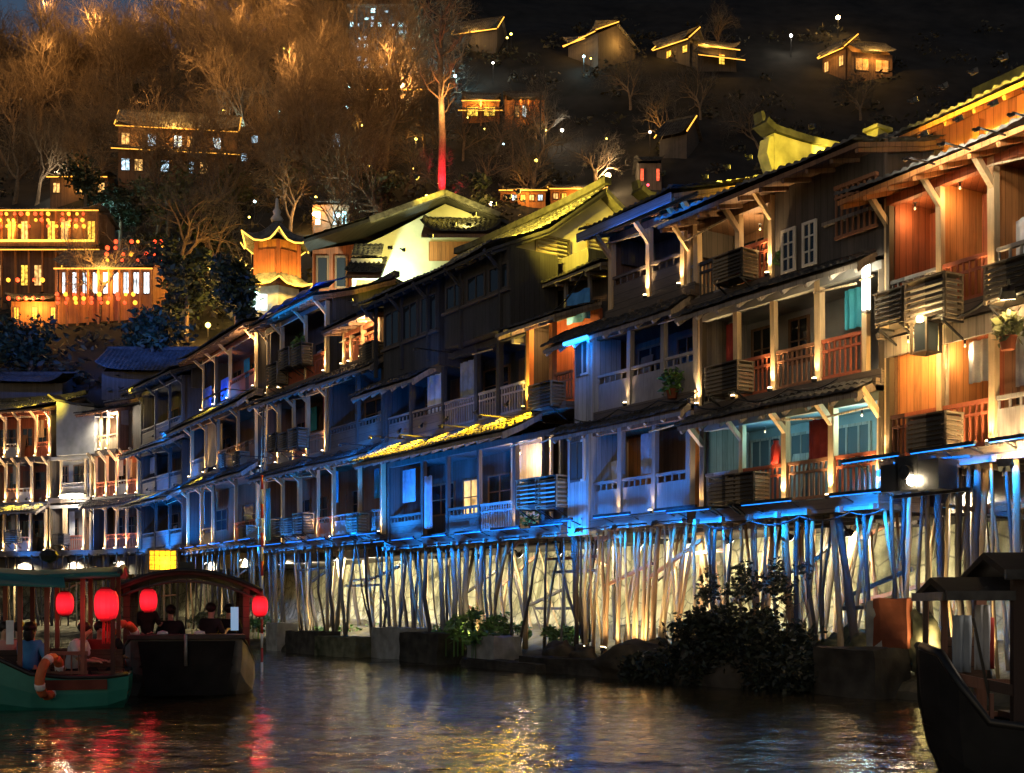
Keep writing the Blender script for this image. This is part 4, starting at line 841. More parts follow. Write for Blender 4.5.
# bulbs added to brighten house A and the other galleries
for H, px, d, z, e, c in ((A, 908, -.5, zA2 - .5, 34, (1, .6, .2)), (A, 915, .3, zA3 - .25, 4, (1, .55, .2)), (A, 960, .15, zA3 - .25, 5, (1, .55, .2)), (A, 965, .3, zA2 - .6, 8, WARM), (B, 862, .4, zB2 - .65, 16, (.5, .85, .8)), (B, 815, .4, zB2 - .65, 7, (.25, .7, .9)), (B, 765, .4, zB2 - .65, 6, (.25, .7, .9)), (C, 600, .4, zC2 - .65, 34, (1, .6, .35)), (D, 520, .3, zD2 - 1.0, 30, (1, .7, .45)),
                          (D, 550, .2, zD3 - .2, 20, (1, .5, .15)), (B, 760, .5, zB4 - .4, 14, WARM), (Fh, 366, -.4, zF4b - .1, 40, WARM), (I1, 110, -.4, zI4 - .1, 60, WHITE), (G, 250, -.3, zG4 - .3, 30, WARM), (I3, 46, -.2, zK4 - .5, 40, (1, .5, .2)), (I1, 130, .3, zI3 - .4, 36, (1, .5, .25))):
    u = H.u(px, d); p = H.world(u, d, z); o = empty('added_gallery_bulb', p, 0, 'added small warm bulb under a gallery ceiling', 'lamp', 'added bulbs under the gallery ceilings')
    m = MB(); m.lathe([(.0, 0), (.018, .006), (.02, .03), (.01, .055), (0, .06)], (0, 0, -.06), 8); m.build('bulb', 'bulb_dim', o, True)
    m = MB(); m.lathe([(.02, 0), (.02, .06), (.05, .07)], (0, 0, 0), 8); m.build('socket', 'metal_dark', o)
    light('POINT', (0, 0, -.16), e, c, o, None, .06)
# the tall white tube on the corner post of house B
ut = B.u(866, -.16); zt_ = (B.z(866, 310, -.16), B.z(866, 263, -.16)); o = empty('tube_lamp', B.world(ut, -.16, zt_[0]), B.rz, 'bright upright white tube lamp on the corner post', 'lamp')
m = MB(); m.tube([(0, 0, 0), (0, 0, zt_[1] - zt_[0])], .07, 10); m.build('tube', 'bulb_tube' if 'bulb_tube' in MATS else 'bulb_white', o, True)
m = MB(); m.box(-.05, .05, .06, .1, -.05, zt_[1] - zt_[0] + .05); m.box(-.06, .06, -.05, .06, -.05, -.005); m.box(-.06, .06, -.05, .06, zt_[1] - zt_[0] + .005, zt_[1] - zt_[0] + .05); m.build('holder', 'metal_grey', o)
light('POINT', (-.1, -.55, (zt_[1] - zt_[0]) / 2), 14, (1, .86, .58), o, None, .12)
# lamp bar under the white gable
u_a, u_b = I2.u(61, -.5), I2.u(82, -.5); zz = I2.z(72, 496, -.5); o = empty('lamp_bar', I2.world((u_a + u_b) / 2, -.5, zz), I2.rz, 'glowing white lamp bar below the blank pale gable wall', 'lamp')
m = MB(); m.box((u_a - u_b) / 2, (u_b - u_a) / 2, -.08, .08, -.1, .1); m.build('tube', 'bulb_white', o); m = MB(); m.box((u_a - u_b) / 2 - .05, (u_b - u_a) / 2 + .05, -.12, .3, .102, .15); m.build('hood', 'metal_dark', o)
light('POINT', (0, -.3, -.1), 150, (1, .84, .6), o, None, .2)
for px in (98, 106):
    fixture('roof_floodlight', I1.world(I1.u(px, -.5), -.5, I1.z(px, 416, -.5)), I1.world(I1.u(px), .5, zI3), 60, WHITE, 'white floodlight hanging under the far roof edge', 'floodlight', 'white floodlights under the far eave', 'bulb_white', 120, scale=1.6)
strip(C, C.u(567, -.75), C.u(590, -.75), -.84, zC3 - .72, 'bright blue light tube under the lower left eave of the plank house', e=12, r=.05, tgt=(0, 1, .1))
strip(C, C.u(607, -1), C.u(699, -1), -1.06, zC4 - .42, 'long dim blue light tube along the top eave of the plank house', mat='metal_dark', e=7, tgt=(0, 1, .6), r=.02)
strip(Fh, Fh.u(266, -1), Fh.u(318, -1), -1.0, zF4 - .15, 'blue light tube under the top eave of the ladder house', e=22, mat='metal_dark', tgt=(0, 1, .6), r=.02)
strip(G, G.u(206, -.3), G.u(229, -.3), -.45, zG3 + .3, 'blue light tube below the blue panels of the stepped house', e=14, mat='metal_dark', tgt=(0, 1, .4), r=.02)

# ------------------------------------------------------------------ air conditioner boxes
AC = [(A, 925, -.62, 322, .85, .75, 'large slatted air conditioner box between the upper galleries of the timber house'), (A, 1006, -.6, 300, .8, .62, 'slatted air conditioner box at the right edge over a warm lamp'), (A, 889, -.55, 325, .62, .6, 'slatted air conditioner box right of the white tube lamp'),
      (A, 926, -.6, 450, .8, .6, 'slatted air conditioner box on the lowest gallery of the timber house'), (B, 728, -.55, 280, .85, .55, 'slatted box on the top gallery of the grey gallery house'),
      (B, 722, -.5, 393, .95, .6, 'slatted box on the middle gallery of the grey gallery house beside a red railing'), (B, 722, -.5, 505, .8, .6, 'left slatted box of the pair on the lowest gallery of the grey house'), (B, 740, -.5, 503, .8, .6, 'right slatted box of the pair on the lowest gallery of the grey house'),
      (D, 528, -.5, 508, 1.0, .75, 'left slatted box of the pair by the lowest pale doorway of the timber house'), (D, 546, -.5, 508, .9, .8, 'right slatted box of the pair by the lowest pale doorway of the timber house'), (D, 540, -.5, 408, 1.0, .62, 'slatted box in yellow light before the red entrance'),
      (Fh, 284, -.5, 368, .9, .7, 'dark slatted box on the top gallery of the ladder house'), (Fh, 297, -.5, 365, .8, .75, 'lighter slatted box on the top gallery of the ladder house'), (Fh, 272, -.5, 385, 1.0, .8, 'slatted box under the top gallery nearest the ladder'),
      (Fh, 272, -.5, 450, .8, .6, 'first slatted box from the ladder on the middle gallery'), (Fh, 283, -.5, 450, .8, .62, 'second slatted box from the ladder on the middle gallery'), (Fh, 293, -.5, 448, .8, .7, 'third slatted box from the ladder on the middle gallery'),
      (Fh, 276, -.5, 536, .85, .65, 'first slatted box from the ladder on the lowest gallery'), (Fh, 288, -.5, 535, .8, .6, 'second slatted box from the ladder on the lowest gallery'), (Fh, 298, -.5, 533, .8, .7, 'third slatted box from the ladder on the lowest gallery'), (Fh, 352, -.5, 535, .8, .7, 'slatted box at the dark right end of the ladder house lowest gallery'),
      (Fh, 366, -.5, 362, .9, .6, 'slatted box below the lit reddish top room'), (G, 222, -.5, 468, .8, .55, 'left slatted box on the middle gallery of the stepped house'), (G, 236, -.5, 466, .8, .55, 'right slatted box on the middle gallery of the stepped house'), (G, 243, -.5, 540, .9, .55, 'slatted box on the lowest gallery of the stepped house'),
      (I2, 58, -.5, 545, .8, .6, 'slatted box on the lowest gallery under the lamp bar'), (I3, 10, -.5, 543, .8, .7, 'slatted box on the lowest gallery at the far left')]
for H, px, d, py, w_, h_, lab in AC: ac_box(H, H.u(px, d), d - .0, H.z(px, py, d), lab, w_, h_)
# square lamp below the big box of house A
p = A.world(A.u(926, -.5), -.5, A.z(926, 352, -.5)); o = empty('box_lantern', p, A.rz, 'square glass lantern hung below the large slatted box', 'lantern')
m = MB(); 
for x in (-.17, .17):
    for y in (-.17, .17): m.box(x - .02, x + .02, y - .02, y + .02, 0, .5)
m.box(-.21, .21, -.21, .21, .5, .56); m.box(-.19, .19, -.19, .19, -.03, 0); m.build('frame', 'louvre_wood', o)
m = MB(); m.box(-.14, .14, -.14, .14, .01, .49); m.build('glass', 'glass_grey', o); m = MB(); m.lathe([(0, .56), (.06, .58), (.06, .66), (0, .68)], (.12, -.28, -.1), 10); m.build('bulb', 'bulb_warm', o)
light('POINT', (.12, -.36, .55), 12, WARM, o, None, .06)
fixture('wall_floodlight', A.world(A.u(1012, -.6), -.7, A.z(1012, 297, -.6)), A.world(A.u(990, 0), .3, zA2 - 1.5), 30, WARM, 'bright warm floodlight at the right edge below the slatted box', 'floodlight', None, 'bulb_warm', 150, scale=1.3)
fixture('wall_floodlight', A.world(A.u(1005, -.6), -.6, A.z(1005, 462, -.6)), A.world(A.u(1005, 0), .2, zA1 + 1), 90, WARM, 'warm floodlight at the deck edge of the lowest right gallery', 'floodlight', None, 'bulb_warm', 150, scale=1.3)
# black camera cluster below house A
p = A.world(A.u(925, -.6), -.7, A.z(925, 476, -.6)); o = empty('speaker_cluster', p, A.rz, 'cluster of black boxes and lamps under the lowest slatted box of the timber house', 'equipment')
m = MB()
for x, z, q in ((-.5, 0, .24), (-.1, .05, .3), (.38, -.02, .26)): m.box(x - q, x + q * .7, -.2, .25, z - q, z + q)
m.build('case', 'black_paint', o); m = MB(); m.lathe([(0, 0), (.13, .01), (.13, .1), (0, .11)], (0, 0, 0), 12); l = m.build('lens', 'metal_dark', o); l.rotation_euler = (R(90), 0, 0); l.location = (-.1, -.21, .05)
m = MB(); m.lathe([(0, 0), (.09, .02), (.09, .06), (0, .08)], (0, 0, 0), 12); l2 = m.build('lamp', 'bulb_hot', o); l2.rotation_euler = (R(90), 0, 0); l2.location = (.05, -.24, -.1)
m = MB(); m.bar((-.8, .2, -.3), (.9, .2, -.3), .06, .06); m.bar((-.8, .2, .3), (.9, .2, .25), .05, .05); m.bar((.3, .2, -.5), (.3, .7, .4), .05, .05); m.build('rack', 'metal_dark', o)

# ------------------------------------------------------------------ cables, tarp, pots, cloths
def cable(pts, label, r=.014):
    P = []
    for a, b in zip(pts, pts[1:]):
        for i in range(8):
            t = i / 8; q = a.lerp(b, t); q = q - V(0, 0, .28 * min(1, (b - a).length / 3) * 4 * t * (1 - t)); P.append(q)
    P.append(pts[-1]); m = MB(); m.tube(P, r, 5); tag(m.build('cable', 'black_paint', None, True), label, 'cable')
cable([A.world(A.u(x, -.3), -.3, z) for x, z in ((938, zA2 - .2), (965, zA2 - .25), (995, zA2 + .05))], 'slack cable looped under the upper red railing of the timber house', .03)
cable([B.world(B.u(x, -.3), -.3, zB1 - .3) for x in (705, 750, 800, 850, 884)], 'slack cable along the lowest deck edge of the grey gallery house', .018)
cable([B.world(B.u(x, -.5), -.55, zB2 - .1) for x in (700, 740, 790, 840)], 'slack cable along the middle deck edge of the grey gallery house', .018)
cable([D.world(D.u(x, .4), .2, z) for x, z in ((540, zD3 + .2), (560, zD3 + .15), (590, zD3 + .9))], 'looped cable in the dark recess beside the yellow gable end', .025)
cable([C.world(C.u(x, -.4), -.45, zC2 - .1) for x in (575, 620, 660, 700)], 'slack cable along the middle deck edge of the plank house', .016)
cable([Fh.world(Fh.u(x, -.5), -.5, zF2 - .15) for x in (262, 300, 340, 385)], 'slack cable along the middle deck edge of the ladder house', .02)
mb = MB(); n = 12; uu0, uu1 = Fh.u(262, -.9), Fh.u(312, -.9)
vs = []; fs = []
for i in range(n + 1):
    for j in range(6):
        u = uu0 + (uu1 - uu0) * i / n; vs.append((u, -1.05 + j * .3, zF4 + .12 + j * .13 - .07 * math.sin(i * 1.9 + j) - (.18 if j == 0 else 0) + .02 * i / n))
for i in range(n):
    for j in range(5): fs.append((i * 6 + j, i * 6 + 6 + j, i * 6 + 7 + j, i * 6 + j + 1))
mb.add(vs, fs); o = mb.build('tarp', 'tarp_blue', None, True); o.location = (Fh.P.x, Fh.P.y, 0); o.rotation_euler = (0, 0, Fh.rz); tag(o, 'crumpled blue tarp over the top eave of the ladder house', 'tarp')
sm = o.modifiers.new('solid', 'SOLIDIFY'); sm.thickness = .02
light('POINT', Fh.world(Fh.u(285, -1.2), -1.5, zF4 + .9), 22, (.1, .3, 1), None, None, .1) if False else None
def leaves(mb, c, r, n, size, seed, sq=(1, 1, 1), hollow=.35):
    q = random.Random(seed)
    for i in range(n):
        a, b = q.uniform(0, 6.283), q.uniform(-1, 1); k = q.uniform(hollow, 1) ** .6 * (1 + .25 * math.sin(a * 3 + seed) + .2 * math.sin(b * 5 + seed * 2)); s_ = math.sqrt(1 - b * b)
        p = Vector((c[0] + r * k * s_ * math.cos(a) * sq[0], c[1] + r * k * s_ * math.sin(a) * sq[1], c[2] + r * k * b * sq[2]))
        d = Vector((q.gauss(0, 1), q.gauss(0, 1), q.gauss(0, .6))).normalized(); e = d.cross(Vector((q.gauss(0, 1), q.gauss(0, 1), q.gauss(0, 1)))).normalized(); s = size * q.uniform(.6, 1.4)
        mb.add([p - d * s, p + e * s * .45, p + d * s, p - e * s * .45], [(0, 1, 2, 3)])
def pot_plant(H, px, d, z, label, r=.3, leaf='leaf_green'):
    p = H.world(H.u(px, d), d, z); o = empty('potted_plant', p, 0, label, 'plant')
    m = MB(); m.lathe([(.1, 0), (.14, .2), (.15, .22), (.12, .22)], (0, 0, 0), 12); m.build('pot', 'rust_red', o); m = MB(); leaves(m, (0, 0, .22 + r * .7), r, 160, .09, int(px)); m.build('foliage', leaf, o)
pot_plant(D, 533, .4, zD1, 'leafy potted plant on the lowest deck by the pale doorway', .42); pot_plant(B, 790, .2, zB3, 'small potted plant on the top gallery', .25); pot_plant(C, 672, -.3, zC2 - .1, 'small green plant on the ledge below the middle white railing', .28)
pot_plant(A, 1008, -.4, A.z(1008, 350, -.4), 'plant in a hanging basket at the right edge of the timber house', .26, 'leaf_olive'); pot_plant(Fh, 300, -.3, zF3 + .9, 'plant on the sill of the ladder house top gallery', .3)
p = D.world(D.u(546, .3), .3, D.z(546, 448, .3)); o = empty('wall_lantern', p, 0, 'glowing upright wall lantern by the lowest pale doorway', 'lantern'); m = MB(); m.lathe([(.05, 0), (.11, .03), (.12, .28), (.05, .32)], (0, 0, 0), 10); m.build('shade', 'lit_lantern' if 'lit_lantern' in MATS else 'bulb_yellow', o, True); m = MB(); m.lathe([(.06, .322), (.07, .34), (.02, .38)], (0, 0, 0), 10); m.build('cap', 'metal_dark', o); light('POINT', (0, -.25, .15), 14, WARM, o, None, .08)
p = B.world(B.u(776, .0), .0, zB1 + .86); o = empty('red_bottle', p, 0, 'small red container standing on the lowest red railing', 'container'); m = MB(); m.lathe([(.1, 0), (.11, .02), (.11, .34), (.06, .42), (.06, .48)], (0, 0, 0), 12); m.build('body', 'pole_red', o, True); m = MB(); m.lathe([(.065, .482), (.065, .52), (.0, .53)], (0, 0, 0), 12); m.build('cap', 'metal_dark', o)
def cloth(H, px, d, z, w_, h_, mat, label):
    m = MB(); n = 10; vs = []; fs = []
    for i in range(n + 1):
        for j in range(6): x = -w_ / 2 + w_ * i / n; vs.append((x, .05 * math.sin(i * 1.3) * (j / 5 + .2), -h_ * j / 5 + .02 * math.sin(i)))
    for i in range(n):
        for j in range(5): fs.append((i * 6 + j, i * 6 + j + 1, i * 6 + 7 + j, i * 6 + 6 + j))
    m.add(vs, fs); o = m.build('hanging_cloth', mat, None, True); o.location = H.world(H.u(px, d), d, z); o.rotation_euler = (0, 0, H.rz); o.modifiers.new('solid', 'SOLIDIFY').thickness = .012
    tag(o, label, 'cloth')
cloth(C, 608, .5, zC1 + 1.5, 1.1, .6, 'cloth_pale', 'white sheet draped before the salmon wall of the plank house'); cloth(D, 428, -.2, zD1 + 1.9, .45, 1.6, 'cloth_grey', 'pale curtain cloth in the lowest gallery doorway of the black house'); cloth(Fh, 268, -.4, zF1 + 2.2, .4, 2.0, 'sheet_cyan', 'teal cloth hanging beside the ladder')
cloth(D, 578, .6, zD3 + .6, 1.0, .8, 'cloth_blue', 'blue grey cloth hanging in the dark recess below the gable'); cloth(A, 1016, .6, zA2 + 1.4, .5, .7, 'cloth_pale', 'pale cloth hanging in the upper right gallery of the timber house')

# ------------------------------------------------------------------ fire gable walls over the roofs
def fire_wall(H, px, d0, d1, z, hgt, label, tipx=.5, mat='fire_plaster'):
    u = H.u(px, d0); o = empty('fire_gable_wall', H.world(u, 0, 0), H.rz, label, 'wall'); n = 14
    prof = []
    for i in range(n + 1):
        t = i / n; d = d0 + (d1 - d0) * t; h = hgt * (.35 + .65 * (1 - t) ** 2.2) + .24 * (d - d0); prof.append((d, z + h))
    poly = [(d0, z - 1.2)] + prof + [(d1, z - 1.2)]
    m = MB(); m.prism(poly, 'x', -.16, .16); m.build('wall', mat, o)
    c = MB(); top = [(0, d0 - .25, prof[0][1] + .22)] + [(0, a, b + .1) for a, b in prof]
    for a, b in zip(top, top[1:]): c.bar(a, b, .42, .14)
    c.bar((0, d0 - .25, prof[0][1] + .22), (0, d0 - .3, prof[0][1] + .42), .24, .1); c.build('coping', 'tile_dark', o)
    b = MB(); b.prism([(d0 + .02, z - .9), (d0 + .02, prof[0][1] - .05), (d0 - .12, prof[0][1] - .1), (d0 - .2, prof[0][1] - .45), (d0 - .04, prof[0][1] - .8)], 'x', -.14, .14); b.build('horse_head', mat, o)
fire_wall(B, 769, .4, 6.2, zB4 + .3, 1.15, 'yellow lit fire gable wall with upturned tip above the grey gallery house')
fire_wall(C, 645, .9, 3.0, zC4 + .6, .4, 'small gold lit fire gable with curled tip above the plank house')
light_c = fixture('roof_floodlight', C.world(C.u(660, -.2), -.1, zC4 + .9), C.world(C.u(645), 1.5, zC4 + 1.4), 60, YEL, 'small yellow floodlight beside the curled gold gable', 'floodlight', None, 'bulb_yellow', 130, scale=.7)
m = MB(); m.prism([(0, 0), (.4, 0), (.36, .5), (.04, .55)], 'x', 0, .3); m.box(-.05, .35, -.04, .44, .55, .62); o = m.build('chimney', 'fire_plaster', B.o); o.location = (B.u(872, 2.2), 2.0, zB4 + .9)

# ------------------------------------------------------------------ yellow gable house behind
def face_frame(px, depth): return V((px - CX) / F * depth, depth, 0)
dE = 50.0; sE = F / dE
def E_(px, py): return ((px - 420) / sE, CZ + (HY - py) / sE)
E = empty('yellow_gable_house', face_frame(420, dE), 0, 'yellow lit plaster gable house rising behind the black timber house', 'house')
def epoly(pts, y0, y1, name, mat): m = MB(); m.prism([E_(*p) for p in pts], 'y', y0, y1); return m.build(name, mat, E)
epoly([(352, 330), (352, 250), (384, 236), (445, 204), (505, 226), (505, 330)], 0, .4, 'gable_wall', 'plaster_cream' if 'plaster_cream' in MATS else 'plaster')
epoly([(310, 330), (310, 246), (352, 240), (352, 330)], .6, 1.0, 'side_wall', 'red_wood')
for x in (314, 333):
    a, z0 = E_(x, 285); b, z1 = E_(x + 13, 252); f = MB(); f.box(a, b, .5, .58, z0, z0 + .08); f.box(a, b, .5, .58, z1 - .08, z1); f.box(a, a + .08, .5, .58, z0 + .08, z1 - .08); f.box(b - .08, b, .5, .58, z0 + .08, z1 - .08); w_ = f.build('window', 'brown_wood', E); f = MB(); f.box(a + .08, b - .08, .54, .58, z0 + .08, z1 - .08); f.build('pane', 'glass', w_)
def eroof(a, b, y0, y1, seed):
    (xa, za), (xb, zb) = E_(*a), E_(*b)
    mb = MB(); tile_sheet(mb, -y1, -y0, (0, za), (math.copysign(1, xb - xa) * abs(xb - xa), zb), seed=seed, pitch=.22)
    mb.v = [(xa + d, -u, z) for (u, d, z) in mb.v]; r = mb.build('roof', 'tile', E)
    m = MB(); m.prism([(xa, za - .08), (xb, zb - .08), (xb, zb - .22), (xa, za - .22)], 'y', y0, y1); m.build('soffit', 'black_wood', r)
eroof((306, 242), (446, 197), -.6, 6, 51); eroof((509, 224), (446, 197), -.6, 6, 52)
m = MB(); (xa, za), (xb, zb) = E_(372, 226), E_(446, 199); m.bar((xa, -.75, za), (xb, -.75, zb), .2, .22); (xc, zc) = E_(500, 221); m.bar((xb, -.75, zb), (xc, -.75, zc), .2, .2); m.build('verge', 'tile', E)
(xa, za), (xb, zb) = E_(354, 247), E_(384, 262)
mb = MB(); tile_sheet(mb, xa, xb, (-.9, zb), (0, za + .1), seed=53); mb.build('eave_roof', 'tile', E); m = MB(); m.box(xa, xb, -.8, .0, zb - .3, zb - .08); m.build('eave_board', 'plaster_pale', E)
for a, b, y, lf in ((352, 388, 288, .1), (424, 502, 249, .45)):
    (xa, za), (xb, zb) = E_(a, y), E_(b, y - 3); mb = MB(); tile_sheet(mb, xa, xb, (-2.3, za), (-.02, za + 1.25), seed=54 + a, lift=lf); r = mb.build('eave_roof', 'tile_dark', E); m = MB(); m.prism([(-2.2, za - .06), (-.02, za + 1.16), (-.02, za + 1.0), (-2.2, za - .2)], 'x', xa + .05, xb - .05); m.build('soffit', 'brown_wood', r)
    m = MB(); m.box(xa + .2, xb - .2, -.05, -.005, za - .5, za + .3); m.build('beam', 'orange_wood', E)
def efix(px, py, y, tx, ty, e, c, lab, bulb): 
    x, z = E_(px, py); x2, z2 = E_(tx, ty); fixture('wall_floodlight', E.location + V(x, y, z), E.location + V(x2, .2, z2), e, c, lab, 'floodlight', None, bulb, 140)
efix(378, 306, -1.6, 372, 280, 330, (.62, 1, .86), 'cool white floodlight at the foot of the yellow gable wall', 'bulb_cyan')
efix(470, 238, -1.8, 445, 212, 90, (1, .82, .2), 'yellow floodlight beneath the peak of the gable wall', 'bulb_yellow'); efix(395, 262, -2.0, 400, 240, 70, (1, .84, .25), 'yellow floodlight at the middle of the gable wall', 'bulb_yellow'); efix(330, 292, -1.2, 330, 270, 40, (1, .6, .15), 'amber floodlight below the dark red side wall', 'bulb_yellow')
(x, z) = E_(420, 190); fixture('roof_floodlight', E.location + V(x, -1.4, z), E.location + V(x + 1, -.6, z - .6), 160, YEL, 'yellow floodlight over the ridge of the gable house', 'floodlight', None, 'bulb_yellow', 140)

# ------------------------------------------------------------------ hillside buildings
def hill_house(name, label, pxa, pxb, pyb, pye, pyr, wall='brown_wood', win=('lit_warm',), rows=1, cols=4, e=60, c=(1, .55, .15), eave='tube_amber', roof='tile', rot=0, cat='house', verge=False, back_e=0, depth=5, lift=.7, tiers=0, gable_e=0, posts=False, hipin=0, winz=(.3, .8)):
    pc = hill((pxa + pxb) / 2, pyb); s = F / pc.y; Wd = (pxb - pxa) / s; h = (pyb - pye) / s; rh = (pye - pyr) / s + .01
    o = empty(name, pc, R(rot), label, cat)
    m = MB(); m.box(-Wd / 2 + .3, Wd / 2 - .3, 0, depth, -4, h); m.build('wall', wall, o)
    q = (rh) / (depth / 2 + .8)
    mb = MB(); tile_sheet(mb, -Wd / 2, Wd / 2, (-.8, h), (depth / 2, h + max(rh, .5)), lift=lift, seed=int(pxa), pitch=.35, amp=.07)
    rf = mb.build('roof', roof, o); m = MB(); m.prism([(depth / 2, h + max(rh, .5) - .05), (depth + .8, h), (depth + .8, h - .15), (depth / 2, h + max(rh, .5) - .25)], 'x', -Wd / 2, Wd / 2); m.build('rear_slope', roof, rf)
    m = MB(); m.bar((-Wd / 2, depth / 2, h + max(rh, .5) + .1), (Wd / 2, depth / 2, h + max(rh, .5) + .1), .3, .3); m.build('ridge', 'tile_dark', rf)
    for u in (-Wd / 2 + .35, Wd / 2 - .45): m = MB(); m.prism([(0, h - .1), (depth / 2, h + max(rh, .5) - .3), (depth, h - .1)], 'x', u, u + .1); m.build('gable', wall, o)
    if eave:
        m = MB(); m.tube([(-Wd / 2 + .1, -.84, h - .14), (Wd / 2 - .1, -.84, h - .14)], .07, 6); m.build('light_tube', eave, o)
    if verge:
        m = MB(); m.tube([(Wd / 2 + .05, -.8, h + .05), (Wd / 2 + .05, depth / 2, h + max(rh, .5) + .1)], .08, 6); m.build('verge_tube', eave or 'tube_amber', o)
    for r_ in range(rows):
        z0 = h * (r_ + winz[0]) / rows; z1 = h * (r_ + winz[1]) / rows
        for k in range(cols):
            wd = (Wd - .8) / cols; a = -Wd / 2 + .4 + k * wd + wd * .15; b = a + wd * .7; pm = win[(k + r_) % len(win)]
            if pm is None: continue
            f = MB(); t = min(.1, wd * .1); f.box(a, b, -.08, -.005, z0, z0 + t); f.box(a, b, -.08, -.005, z1 - t, z1); f.box(a, a + t, -.08, -.005, z0 + t, z1 - t); f.box(b - t, b, -.08, -.005, z0 + t, z1 - t); f.box((a + b) / 2 - t / 3, (a + b) / 2 + t / 3, -.07, -.006, z0 + t, z1 - t)
            fo = f.build('window', 'brown_wood', o); p_ = MB(); p_.box(a + t, b - t, -.03, -.003, z0 + t, z1 - t); p_.build('pane', pm, fo)
    for tt in range(tiers):
        zz = h * (1 - .42 * (tt + 1)); mb = MB(); tile_sheet(mb, -Wd / 2 - .5, Wd / 2 + .5, (-1.7, zz - .5), (-.02, zz + .35), lift=lift * .8, seed=int(pxa) + tt, pitch=.35, amp=.07); er = mb.build('eave_roof', roof, o)
        if eave and tt == 0: m = MB(); m.tube([(-Wd / 2 - .3, -1.72, zz - .62), (Wd / 2 + .3, -1.72, zz - .62)], .06, 6); m.build('light_tube', eave, er)
    if verge:
        m = MB(); m.tube([(-Wd / 2 - .05, -.8, h + .05), (-Wd / 2 - .05, depth / 2, h + max(rh, .5) + .1)], .08, 6); m.build('verge_tube', eave or 'tube_amber', o)
    if gable_e:
        for sx_ in (-1, 1): light('POINT', (sx_ * (Wd / 2 + 1.2), depth / 2, h * .9), gable_e, c, o, None, .2)
    if posts:
        for k in range(cols + 1): x = -Wd / 2 + .3 + (Wd - .6) * k / cols; m = MB(); m.bar((x, -.7, -1), (x, -.7, h - .2), .18, .18); m.build('post', 'orange_wood', o)
    if e:
        n = max(1, int(Wd / 5))
        for i in range(n): light('POINT', (-Wd / 2 + Wd * (i + .5) / n, -1.3, h * .82), e * 1.5, c, o, None, .2)
    if back_e: light('POINT', (0, -1.6, h + .6), back_e * 2.4, c, o, None, .2)
    return o, Wd, h, s
AMB = (1, .5, .1)
r1, W1, h1, s1 = hill_house('restaurant', 'long amber lit hillside restaurant hung with lantern rows above the bright storefront', -12, 102, 300, 212, 205, 'brown_wood', ('lit_warm', None, 'lit_yellow'), 2, 8, 55, AMB, 'tube_amber', cat='restaurant', posts=True, back_e=20, tiers=1)
m = MB(); m.tube([(-W1 / 2, -1.5, h1 * .62), (W1 / 2 - .3, -1.5, h1 * .62)], .13, 8); m.build('light_tube', 'tube_gold' if 'tube_gold' in MATS else 'tube_amber', r1); m = MB(); m.box(-W1 / 2, W1 / 2 - .2, -1.45, 0, h1 * .56, h1 * .6); m.build('balcony', 'orange_wood', r1)
r2, W2, h2, s2 = hill_house('shop_front', 'bright white lit storefront with amber roofs and lantern rows below the restaurant', 56, 156, 322, 270, 246, 'orange_wood', ('lit_shop', 'lit_shop', 'lit_cool', 'lit_shop'), 1, 9, 70, AMB, 'tube_amber', cat='shop', posts=True, back_e=90, winz=(.52, .96))
r3, W3, h3, s3 = hill_house('entrance_hall', 'amber lit open hall at the foot of the lantern restaurant on the left', 8, 62, 328, 302, 290, 'orange_wood', ('lit_yellow', None), 1, 5, 110, AMB, None, cat='hall', back_e=60)
hill_house('hall', 'tiled hall with orange roof and white lit windows among the left trees', 118, 238, 182, 131, 108, 'brown_wood', ('lit_cool', 'lit_warm', None, 'lit_cool', None), 2, 9, 22, AMB, 'tube_amber', cat='hall', verge=True, back_e=260, tiers=1, rot=8)
hill_house('house', 'low house with a pale lit roof edge at the left edge of the trees', 48, 110, 200, 178, 170, 'brown_wood', ('lit_warm', None), 1, 5, 40, AMB, 'tube_amber', back_e=20)
hill_house('house', 'small house with two blue white windows right of the orange roofed hall', 236, 274, 168, 132, 122, 'dark_wood', ('lit_cool', None), 2, 3, 0, AMB, None)
hill_house('pavilion', 'golden open pavilion with a striped lit wall below the top hall', 461, 501, 124, 103, 88, 'orange_wood', ('lit_yellow',), 1, 2, 110, AMB, 'tube_amber', cat='pavilion', posts=True, lift=1.0, tiers=1)
hill_house('pavilion', 'golden pavilion with tall bright windows beside the striped one', 503, 546, 126, 101, 86, 'orange_wood', (None, 'lit_warm', 'lit_cool', None), 1, 5, 60, AMB, None, cat='pavilion', posts=True, lift=1.0)
hill_house('hall', 'high hall with an amber light line at the very top of the hillside', 452, 500, 52, 34, 14, 'dark_wood', (None,), 1, 3, 14, AMB, 'tube_amber', cat='hall', verge=True, back_e=40, rot=-16, lift=1.2)
hill_house('temple', 'dark temple whose steep gable roof is outlined in amber light', 560, 606, 62, 40, 22, 'dark_wood', (None,), 1, 3, 8, AMB, 'tube_amber', cat='temple', verge=True, back_e=60, rot=-48, lift=1.4, depth=8, gable_e=160)
hill_house('house', 'small unlit house with two amber roof edges on the dark slope', 652, 694, 62, 46, 28, 'dark_wood', (None, 'lit_yellow'), 1, 4, 10, AMB, 'tube_amber', verge=True, rot=-38, lift=1.2, gable_e=90, back_e=30)
hill_house('house', 'ragged amber lit roofs on the dark slope left of the lit cabin', 694, 740, 72, 50, 36, 'dark_wood', (None, None, 'lit_yellow'), 1, 4, 24, AMB, 'tube_amber', back_e=80, rot=14, lift=1.1, tiers=1)
hill_house('cabin', 'amber lit log cabin alone on the dark upper slope', 848, 896, 80, 54, 36, 'brown_wood', ('lit_dim',), 1, 2, 26, AMB, None, cat='cabin', back_e=110, rot=10, lift=.5)
